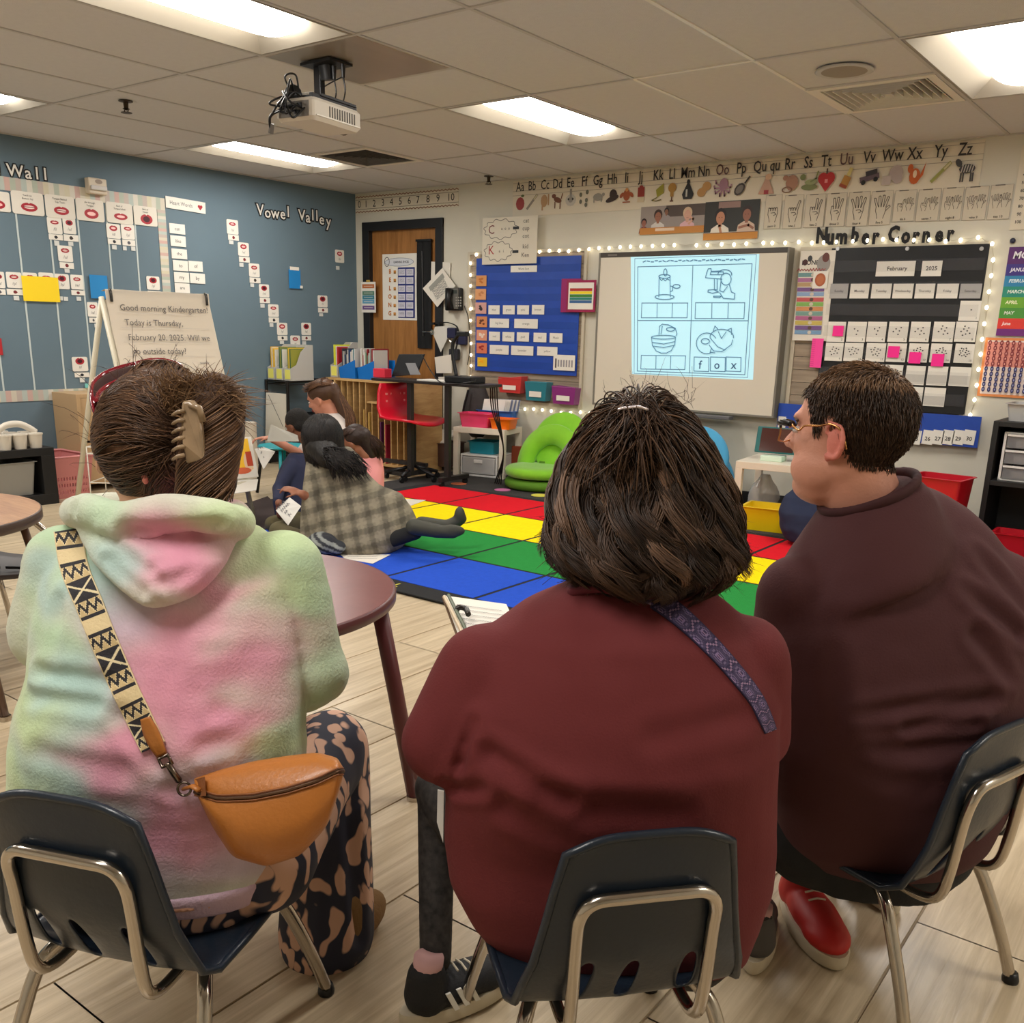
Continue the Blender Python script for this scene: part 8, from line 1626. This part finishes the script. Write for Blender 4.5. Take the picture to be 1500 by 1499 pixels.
for c_ in range(NC):
    ph, w0, sl, fr_, yend, br, kk = cl[c_]; ystart = rs.uniform(584, 650) if c_ % 2 == 0 else rs.uniform(600, 770); ll = (yend-ystart)/270
    if yend-ystart < 60: continue
    for k in range(34):
        u0, v0 = rs.normal()*.045, rs.normal()*.016; P = []; y1 = yend+rs.normal()*6
        for i in range(22):
            s = i/21; y = ystart+(y1-ystart)*s; q_ = w0+s*fr_*6.283*max(ll, .5)*1.5; tp_ = 1-.45*s; am = .07+.15*s
            P.append(hpos(ph+u0*tp_+sl*s+am*math.sin(q_), min(y, 873), kk+v0*tp_+.07*math.cos(q_)*(.4+s)-(.10*max(0, s-.8)*5*(1 if c_ % 3 else -1.2))))
        paths.append(P); rad.append(rs.uniform(.0007, .0014)); v = br*.8+rs.rand()*.2; cols.append(tuple(int(a_+(b_-a_)*v) for a_, b_ in zip((36, 27, 23), (146, 112, 88))))
crown = np.array(P2(935, 606, 1.33))
for k in range(420):   # half-up twist swept to the clip
    ph = rs.uniform(math.pi*.95, math.pi*2.05); y0 = rs.uniform(585, 720); st = hpos(ph, y0, 1.03); P = []
    mid = crown+rs.normal(size=3)*.008
    for i in range(14): s = i/13; q_ = st*(1-s)+mid*s; dr = q_-np.array(P2(941, 690, 1.42)); q_ = q_+dr/np.linalg.norm(dr)*.028*math.sin(math.pi*s); P.append(q_)
    paths.append(P); rad.append(rs.uniform(.0008, .0014)); cols.append(hcol(rs, (40, 30, 25), (130, 98, 76)))
for k in range(500):    # tail of the twist
    st = crown+rs.normal(size=3)*.012; dx = rs.normal()*.03; P = [st+RHn*dx*s+Zn*(-.085*s)-FHn*(.012*math.sin(3*s)+.01)+RHn*.008*math.sin(6*s+k) for s in np.linspace(0, 1, 12)]; paths.append(P); rad.append(rs.uniform(.0008, .0014)); cols.append(hcol(rs, (40, 30, 26), (120, 90, 70)))
for k in range(50):     # flyaways above the crown
    st = np.array(P2(rs.uniform(900, 1010), rs.uniform(582, 600), 1.38)); d = Zn+rs.normal(size=3)*.6; paths.append([st+d*rs.uniform(.015, .032)*s+RHn*.008*math.sin(4*s+k) for s in np.linspace(0, 1, 8)]); rad.append(.00035); cols.append((70, 54, 44))
for k in range(220):
    ph = rs.choice([math.pi, 0])+rs.normal()*.3; y = rs.uniform(760, 870); st = hpos(ph, y); d = RHn*math.cos(ph)*.6-Zn*.5+rs.normal(size=3)*.3; paths.append([st+d*rs.uniform(.015, .04)*s for s in np.linspace(0, 1, 6)]); rad.append(.0005); cols.append(hcol(rs))
strands('hair', paths, rad, cols, HAIR, pc)
clp = thing('hair_clip', 'small shiny clip on the crown of the dark-haired woman', 'hair clip', Vector(crown)); cs_ = mat('pearl_clip', (236, 224, 226), .12, .3)
MB().tube(curve([P2(922, 597, 1.30), P2(935, 596, 1.292), P2(948, 600, 1.30)], 4), .0035, 8, flat=.6).build('clip_bar', cs_, clp, smooth=True); MB().tube(curve([P2(906, 600, 1.31), P2(912, 598, 1.305), P2(918, 598, 1.305)], 4), .002, 8).build('clip_end', cs_, clp, smooth=True)
# paisley strap over her back
bC = bvh_of([tp]); 
def pais(u, v):
    a, b = (u*9) % 1-.5, (v*1.6+.5*(int(u*9) % 2)) % 1-.5; d = math.hypot(a, b*.8); ring = int(d*16)
    if v < .06 or v > .94: return (40, 32, 66)
    return [(150, 120, 150), (56, 46, 84), (130, 110, 150), (60, 48, 86), (110, 96, 130), (66, 52, 84), (70, 60, 96), (50, 42, 76)][ring % 8]
cb2 = thing('crossbody_strap', 'purple paisley crossbody strap across the back of the dark-haired woman', 'strap', P2(1040, 950, 1.3))
ribbon(bC, [(962, 876), (1000, 905), (1042, 945), (1082, 990), (1108, 1024), (1122, 1052), (1130, 1072)], lambda s: 31-13*s, 110, 20, pais, .004, 'webbing', cb2, strap_m, 1.33, .003)
ribbon(bC, [(858, 851), (890, 858), (925, 866), (960, 874)], lambda s: 9+14*s, 30, 8, pais, .012, 'webbing_end', cb2, strap_m, 1.38, .003)
# clipboard on her lap
cbp = [P2(648, 872, 2.02), P2(742, 885, 2.06), P2(800, 1010, 1.72), P2(690, 985, 1.72)]
t = thing('clipboard', 'white paper on a clipboard on the lap of the dark-haired woman', 'clipboard', cbp[3]); n_ = (cbp[1]-cbp[0]).cross(cbp[3]-cbp[0]).normalized(); n_ = n_ if n_.z > 0 else -n_
MB().prism([p-n_*.006 for p in cbp], n_*.004, (90, 70, 56)).build('board', mat('hardboard', (110, 84, 62), .5), t); MB().prism([cbp[i]*.97+sum(cbp, Vector())*.03/4 for i in range(4)], n_*.002).build('paper', WHT, t)
ff = Fr(sum(cbp, Vector())/4+n_*.0025, cbp[1]-cbp[0], cbp[0]-cbp[3]); A = Art(ff, .0006); [A.scrib(-.05, .05, .13-k*.022, .005, (120, 116, 118), .0012) for k in range(7)]; A.build('print', t)
MB().tube(curve([P2(668, 896, 1.93), P2(672, 890, 1.93), P2(682, 892, 1.93), P2(686, 900, 1.9)], 4), .006, 8).build('clip', mat('dark_steel'), t, smooth=True)
for k, (a, b, c_, l) in enumerate((((650, 878), (676, 930), (210, 190, 160), 'cream pen lying along the left edge of the clipboard'), ((656, 876), (682, 928), (90, 100, 80), 'dark green pen beside the cream one on the clipboard'))):
    q0, q1 = P2(*a, 1.985)+n_*.006, P2(*b, 1.86)+n_*.006; t4 = thing('pen', l, 'pen', q0); MB().cyl(q0, q1, .004, n=8).build('barrel', mat('pen_%d' % k, c_, .4), t4, smooth=True, autos=.6); MB().cyl(q1, q1+(q1-q0).normalized()*.012, .004, .001, 8).build('tip', CHROME, t4)
# ================================================================ PEOPLE ON THE RUG
def lowbob(C, r, yz, n, seed, lo, hi, parent, phis=(0, 6.28), down=.2, bend=None, rad=.0025, w=.02, nm='hair'):
    """long straight hair: strands start on the crown of an ellipsoid and fall"""
    rq = np.random.RandomState(seed); paths, rd, cl_ = [], [], []; C = np.array(C)
    for k in range(n):
        ph = rq.uniform(*phis); th0 = rq.uniform(.05, .9); P = []; dn = down*rq.uniform(.75, 1.05)
        for i in range(12):
            s = i/11; th = th0+(1.75-th0)*min(1, s*1.6); x = r[0]*math.sin(th)*math.cos(ph); y = r[1]*math.sin(th)*math.sin(ph); z = r[2]*math.cos(th); q = C+RHn*x+FHn*y+Zn*(z-dn*max(0, s-.5)*2)
            if bend is not None: q = q+np.array(bend)*max(0, s-.45)**1.3
            P.append(q+rq.normal(size=3)*.001)
        paths.append(P); rd.append(rq.uniform(.5, 1)*rad); cl_.append(hcol(rq, lo, hi))
    return strands(nm, paths, rd, cl_, HAIR, parent)
# --- woman in the plaid blazer
pb_ = person('black-haired woman in grey plaid blazer sitting on the rug, back to the viewer', hz(520, 806))
skD = skin_mat('skin_brown', (150, 98, 74)); hD = Head(P2(472, 648, 5.15), turn(.5), ZZ+RH*-.1, 1.0)
mb = MB(); hD.prims(mb, neck=.1, ears=False); mb.loft(ringpx([(800, 460, 580, 5.25, .14), (740, 465, 560, 5.25, .12), (680, 470, 530, 5.2, .08)]))
mb.cap(P2(455, 732, 5.10), P2(443, 724, 5.05), .028, .025); hand(mb, P2(441, 722, 5.05), -RH*.9+ZZ*.25, ZZ+FH*-.4, .85, .8, True)
mb.cap(P2(463, 690, 5.15), P2(450, 798, 5.1), .028, .026); hand(mb, P2(447, 800, 5.08), -RH*.8-FH*.3-ZZ*.12, ZZ, .8, .25)
remesh(mb, 'body', skD, pb_, .009, 4)
def plaid(a):
    u = (a@np.array(RH))*1.0+a[:, 2]*.25; v = a[:, 2]-(a@np.array(RH))*.25; o = np.tile(lin((132, 124, 106)), (len(a), 1)); du = np.abs(((u/.085) % 1)-.5)*2; dv = np.abs(((v/.085) % 1)-.5)*2
    o *= np.where(du < .35, .62, 1)[:, None]*np.where(dv < .35, .62, 1)[:, None]; o *= np.where((du > .8) | (dv > .8), 1.25, 1)[:, None]; return o
mb = MB(); mb.loft(ringpx([(812, 446, 560, 5.22, .15), (800, 440, 588, 5.24, .20), (785, 440, 606, 5.25, .22), (765, 443, 612, 5.25, .21), (742, 447, 602, 5.24, .18), (722, 450, 588, 5.22, .15), (710, 450, 556, 5.22, .13), (692, 449, 538, 5.2, .125), (676, 450, 530, 5.2, .11), (663, 458, 520, 5.2, .09), (654, 474, 512, 5.2, .05)], n=36))
mb.cap(P2(463, 680, 5.15), P2(455, 735, 5.10), .055, .05); mb.cap(P2(455, 735, 5.10), P2(450, 792, 5.08), .05, .045)
cr = [(P2(475, 690, 5.02), P2(478, 795, 5.02), .02, .02), (P2(510, 735, 5.02), P2(580, 712, 5.08), .02, .014), (P2(520, 745, 5.02), P2(590, 730, 5.05), .02, .01), (P2(480, 780, 5.02), P2(540, 740, 5.02), .02, .01)]
remesh(mb, 'blazer', mat('plaid_wool', vcol=True, rough=.9), pb_, .0095, 8, cloth_fn(cr, .004, 2.5, 4), plaid)
bk = mat('dark_olive_boot', (60, 60, 50), .6); mb = MB(); mb.cap(P2(560, 790, 5.25), P2(612, 774, 5.2), .06, .045); mb.cap(P2(560, 795, 5.15), P2(608, 780, 5.05), .045, .042); remesh(mb, 'trousers', mat('black_trousers'), pb_, .01, 5)
for a, b, c, k in ((P2(606, 772, 5.02), P2(640, 778, 5.0), P2(664, 781, 5.0), 0), (P2(618, 768, 5.2), P2(655, 772, 5.2), P2(676, 760, 5.2), 1)):
    mb = MB(); mb.cap(a, b, .044, .038); mb.cap(b, c, .038, .03); mb.ell(c-RH*.01+ZZ*.012, (.032, .036, .056) if k else (.075, .03, .034), Matrix((RH, FH, ZZ)).transposed(), 16, 10); remesh(mb, 'boot', bk, pb_, .008, 4)
Rr = Matrix((RH, FH, ZZ)).transposed()
mb = MB(); mb.ell(P2(473, 640, 5.15), (.108, .115, .125), Rr); mb.cap(P2(472, 656, 5.12), P2(480, 668, 5.08), .095, .07); mb.cap(P2(494, 670, 5.06), P2(530, 688, 5.04), .05, .03)
remesh(mb, 'hair_base', mat('black_hair', (26, 23, 22), .45, bump=.5, bscale=40, stretch=(3, 3, .4)), pb_, .01, 5)
lowbob(P2(472, 640, 5.15), (.112, .12, .125), 0, 1300, 5, (20, 18, 18), (52, 46, 44), pb_, (3.0, 6.4), .13, RH*.05, .003)
paths, rd, cl_ = [], [], []; rq = np.random.RandomState(6)
for k in range(260):
    a = np.array(P2(rq.uniform(470, 500), rq.uniform(655, 675), 5.02)); b = np.array(P2(rq.uniform(505, 545) if k % 3 else rq.uniform(486, 500), rq.uniform(684, 708), 5.04)); P = [a*(1-s)+b*s+Zn*.05*math.sin(math.pi*s)*rq.uniform(.5, 1)-FHn*.02*math.sin(3*s) for s in np.linspace(0, 1, 10)]; paths.append(P); rd.append(.0035); cl_.append(hcol(rq, (20, 18, 18), (56, 48, 46)))
strands('hair', paths, rd, cl_, HAIR, pb_)
# --- teacher with ponytail
pt_ = person('woman with long brown ponytail and white top kneeling by the birch shelf, face in profile', hz(480, 735))
skF = skin_mat('skin_rosy', (206, 142, 118)); hE = Head(P2(472, 584, 6.25), turn(1.25)-ZZ*.35, ZZ-RH*.35, 1.0)
mb = MB(); hE.prims(mb, neck=.1, nr=.05); mb.loft(ringpx([(725, 455, 520, 6.3, .12), (660, 458, 520, 6.3, .10), (622, 475, 508, 6.3, .06)])); mb.cap(P2(470, 640, 6.2), P2(440, 665, 6.1), .035, .03); mb.cap(P2(440, 665, 6.1), P2(396, 642, 6.0), .03, .024); hand(mb, P2(396, 642, 6.0), -RH-FH*.2, ZZ, .85, .7)
mb.cap(P2(470, 715, 6.3), P2(440, 735, 5.95), .07, .06); remesh(mb, 'body', skF, pt_, .009, 4); hE.face(pt_, (60, 44, 34), (70, 46, 34), (180, 84, 82), closed=False)
mb = MB(); mb.loft(ringpx([(700, 448, 525, 6.3, .13), (660, 450, 524, 6.3, .12), (632, 452, 524, 6.28, .12), (616, 460, 520, 6.28, .10), (604, 474, 514, 6.28, .07)])); mb.cap(P2(462, 640, 6.22), P2(444, 662, 6.12), .048, .042); remesh(mb, 'top', mat('white_cotton', (222, 212, 206), .85), pt_, .011, 5, cloth_fn((), .004, 3, 7))
mb = MB(); mb.loft(ringpx([(740, 440, 525, 6.2, .16), (715, 445, 525, 6.25, .15), (695, 450, 522, 6.3, .13)])); remesh(mb, 'trousers', mat('black_trousers'), pt_, .012, 5)
mb = MB(); hE.ell(mb, 0, -.016, .038, .084, .100, .088); mb.cap(hE.p(0, -.11, .04), P2(507, 612, 6.25), .035, .042); mb.cap(P2(507, 612, 6.25), P2(514, 640, 6.25), .045, .035); remesh(mb, 'hair_base', mat('chestnut_hair', (78, 52, 36), .5, bump=.5, bscale=40), pt_, .009, 4)
paths, rd, cl_ = [], [], []; tie = np.array(hE.p(0, -.115, .05))
for k in range(700):
    a = rq.uniform(-1.2, 1.2); s0 = hE.p(.085*math.sin(a), rq.uniform(-.07, .085), .04+.085*math.cos(a)); s0 = np.array(s0); P = []
    for s in np.linspace(0, 1, 9): q_ = s0*(1-s)+tie*s; c_ = np.array(hE.p(0, -.02, .02)); d = q_-c_; q_ = c_+d/np.linalg.norm(d)*max(np.linalg.norm(d), .106); P.append(q_)
    paths.append(P); rd.append(.0022); cl_.append(hcol(rq, (64, 42, 30), (146, 104, 72)))
for k in range(420):
    e = np.array(P2(rq.uniform(502, 522), rq.uniform(632, 655), 6.22)); P = [tie*(1-s)+e*s+RHn*.05*math.sin(math.pi*s)+rq.normal(size=3)*.002-FHn*.02*math.sin(math.pi*s) for s in np.linspace(0, 1, 10)]; paths.append(P); rd.append(.003); cl_.append(hcol(rq, (70, 46, 32), (150, 108, 76)))
strands('hair', paths, rd, cl_, HAIR, pt_); MB().tube([Vector(tie)+ZZ*.02*math.cos(a)+FH*.02*math.sin(a) for a in [k*.7 for k in range(9)]], .005, 6, cyc=True).build('hair_tie', mat('cream_tie', (206, 180, 150), .6), pt_)
# --- boy in navy
pn = person('small boy in navy sweatshirt sitting on the carpet looking down at papers', hz(432, 768))
skB = skin_mat('skin_deep', (128, 80, 58)); hF = Head(P2(436, 624, 5.85), turn(1.0)-ZZ*.35, ZZ-RH*.2, .84)
mb = MB(); hF.prims(mb, neck=.06, nr=.045); mb.loft(ringpx([(745, 412, 448, 5.8, .09), (680, 420, 450, 5.8, .06)])); mb.cap(P2(432, 680, 5.75), P2(408, 718, 5.6), .03, .026); mb.cap(P2(408, 718, 5.6), P2(408, 738, 5.45), .026, .02); hand(mb, P2(408, 738, 5.45), -ZZ*.9+RH*.1, -FH, .65, .6)
mb.cap(P2(440, 770, 5.6), P2(412, 776, 5.3), .045, .04); remesh(mb, 'body', skB, pn, .007, 4); hF.face(pn, (30, 20, 16), (24, 18, 16), (130, 70, 64))
mb = MB(); mb.loft(ringpx([(758, 405, 455, 5.75, .12), (735, 401, 456, 5.75, .13), (705, 404, 456, 5.78, .12), (680, 414, 454, 5.8, .10), (664, 424, 450, 5.82, .06)])); mb.cap(P2(430, 682, 5.74), P2(408, 716, 5.6), .045, .042); mb.cap(P2(408, 716, 5.6), P2(407, 733, 5.48), .04, .03); remesh(mb, 'sweatshirt', mat('navy_fleece', (38, 42, 68), .9), pn, .009, 5, cloth_fn((), .004, 3, 17))
mb = MB(); mb.cap(P2(445, 770, 5.6), P2(408, 778, 5.3), .06, .055); mb.cap(P2(408, 778, 5.3), P2(450, 790, 5.2), .05, .04); mb.cap(P2(440, 760, 5.7), P2(400, 768, 5.5), .06, .05); remesh(mb, 'trousers', mat('khaki_olive', (92, 84, 58), .85), pn, .01, 5)
mb = MB(); hF.ell(mb, 0, -.018, .040, .083, .098, .088); hF.ell(mb, 0, -.05, -.0, .076, .06, .06); remesh(mb, 'hair', mat('short_black_hair', (24, 20, 18), .8, bump=.9, bscale=160), pn, .006, 3)
# --- girl in pink
pg = person('small girl in pink shirt with long dark brown hair, head bowed', hz(530, 752))
hG = Head(P2(521, 648, 5.85), turn(1.1)-ZZ*.5, ZZ-RH*.45, .84)
mb = MB(); hG.prims(mb, neck=.07, nr=.042); mb.loft(ringpx([(735, 520, 552, 5.9, .08), (680, 530, 550, 5.9, .06)])); mb.cap(P2(540, 690, 5.9), P2(510, 720, 5.7), .03, .025); hand(mb, P2(510, 720, 5.7), -RH, ZZ, .62, .5); remesh(mb, 'body', skin_mat('skin_tan', (166, 108, 82)), pg, .007, 4); hG.face(pg, (30, 20, 16), (40, 28, 22), (160, 84, 78))
mb = MB(); mb.loft(ringpx([(742, 515, 560, 5.9, .11), (715, 518, 562, 5.9, .11), (690, 522, 562, 5.9, .10), (670, 526, 560, 5.9, .08), (656, 532, 554, 5.9, .05)])); remesh(mb, 'shirt', mat('pink_cotton', (230, 150, 150), .85), pg, .009, 5, cloth_fn((), .003, 4, 12))
mb = MB(); hG.ell(mb, 0, -.03, .040, .086, .092, .09); mb.cap(hG.p(0, -.09, .02), P2(545, 668, 5.85), .05, .03); remesh(mb, 'hair_base', mat('dark_brown_long_hair', (50, 34, 28), .5, bump=.5, bscale=40), pg, .008, 4)
paths, rd, cl_ = [], [], []; tie = np.array(hG.p(0, -.09, .07))
for k in range(500):
    a = rq.uniform(-1.3, 1.3); s0 = np.array(hG.p(.08*math.sin(a), .06*rq.uniform(-1, 1), .04+.085*math.cos(a))); P = []
    for s in np.linspace(0, 1, 8): q_ = s0*(1-s)+tie*s; c_ = np.array(hG.p(0, -.02, .02)); d = q_-c_; q_ = c_+d/np.linalg.norm(d)*max(np.linalg.norm(d), .088); P.append(q_)
    paths.append(P); rd.append(.0022); cl_.append(hcol(rq, (38, 27, 23), (92, 64, 50)))
for k in range(420):
    e = np.array(P2(rq.uniform(538, 566), rq.uniform(655, 676), 5.86)); P = [tie*(1-s)+e*s+RHn*.03*math.sin(math.pi*s)+rq.normal(size=3)*.002-FHn*.03*math.sin(math.pi*s) for s in np.linspace(0, 1, 10)]; paths.append(P); rd.append(.0028); cl_.append(hcol(rq, (38, 27, 23), (96, 66, 52)))
strands('hair', paths, rd, cl_, HAIR, pg)
# --- child in navy beyond the man
pk_ = person('child in navy clothes sitting on the rug beyond the man in glasses, mostly hidden', hz(1175, 790))
hH = Head(P2(1200, 680, 5.7), turn(.3), ZZ, .84); mb = MB(); hH.prims(mb, neck=.06, nr=.042); mb.loft(ringpx([(785, 1160, 1220, 5.65, .09), (725, 1175, 1225, 5.65, .06)])); mb.cap(P2(1180, 745, 5.6), P2(1160, 775, 5.8), .03, .02); remesh(mb, 'body', skB, pk_, .008, 4); hH.face(pk_, (30, 20, 16), (24, 18, 16), (130, 70, 64))
mb = MB(); mb.loft(ringpx([(792, 1152, 1232, 5.6, .14), (775, 1143, 1236, 5.6, .15), (750, 1142, 1236, 5.6, .14), (728, 1150, 1230, 5.62, .11), (714, 1166, 1222, 5.65, .07)])); remesh(mb, 'sweatshirt', mat('navy_cotton', (26, 34, 62), .85), pk_, .009, 5, cloth_fn([(P2(1160, 730, 5.45), P2(1170, 785, 5.45), .02, .01)], .004, 3, 27))
mb = MB(); hH.ell(mb, 0, -.018, .040, .083, .098, .088); hH.ell(mb, 0, -.05, -.0, .076, .06, .06); remesh(mb, 'hair', mat('short_black_hair'), pk_, .008, 3)
# --- papers they hold, striped cloth
def quadsheet(pts, label, cat='paper', col=(226, 222, 214), art=0, name='paper_sheet', th=.002):
    P = [P2(*p) for p in pts]; n = (P[1]-P[0]).cross(P[3]-P[0]).normalized(); n = n if n.dot(CAM-P[0]) > 0 else -n; m = MB(); m.prism(P, n*th, col); o = m.build(name, PR); tag(o, label, cat)
    if art:
        f = Fr(sum(P, Vector())/4+n*(th+.0005), P[1]-P[0], P[0]-P[3]); 
        if f.n.dot(n) < 0: f.n = -f.n
        A = Art(f, .001); w = (P[1]-P[0]).length
        for k in range(art): A.scrib(-w*.3, w*.3, .05-k*.1/art, .02, (96, 94, 98), .004)
        A.build('print', o)
    return o
quadsheet([(404, 748, 5.3), (424, 729, 5.45), (441, 742, 5.4), (422, 770, 5.25)], 'white printed worksheet held by the boy in navy', art=4)
quadsheet([(397, 622, 5.75), (436, 638, 5.75), (438, 647, 5.7), (391, 647, 5.7)], 'grey folder held open above the teal stool', 'folder', (160, 156, 146), name='paper_folder')
quadsheet([(373, 658, 5.9), (386, 655, 5.95), (403, 662, 5.9), (386, 688, 5.85)], 'white crumpled sheet hanging beside the teal stool', art=3)
c_ = hz(472, 812, .02); mb = MB(); mb.ell(c_+ZZ*.06, (.085, .12, .06), Rr); mb.ell(c_+ZZ*.04+RH*.07, (.06, .08, .04), Rr)
o = remesh(mb, 'striped_cloth', mat('striped_knit', vcol=True, rough=.9), None, .008, 4, cloth_fn((), .004, 5, 3), lambda a: np.where((((a@np.array(RH)*.6+a[:, 2]*1.0)/.032) % 1 < .5)[:, None], np.array([lin((48, 50, 56))]), np.array([lin((140, 144, 140))]))); tag(o, 'grey and black striped cloth lying by the plaid blazer', 'clothing')

P = [hz(x, y, .0175) for x, y in ((352, 742), (392, 728), (418, 752), (412, 775), (346, 778))]
o = MB().prism(P, Vector((0, 0, .006))).build('dark_patch', mat('dark_brown_patch', (58, 46, 44), .95, var=.1, vscale=20, bump=.4, bscale=200), None, bevel=.002); tag(o, 'flat dark brown patch on the rug in front of the boy in navy', 'mat')  # thin dark brown slab laid over the rug for an unidentified dark area
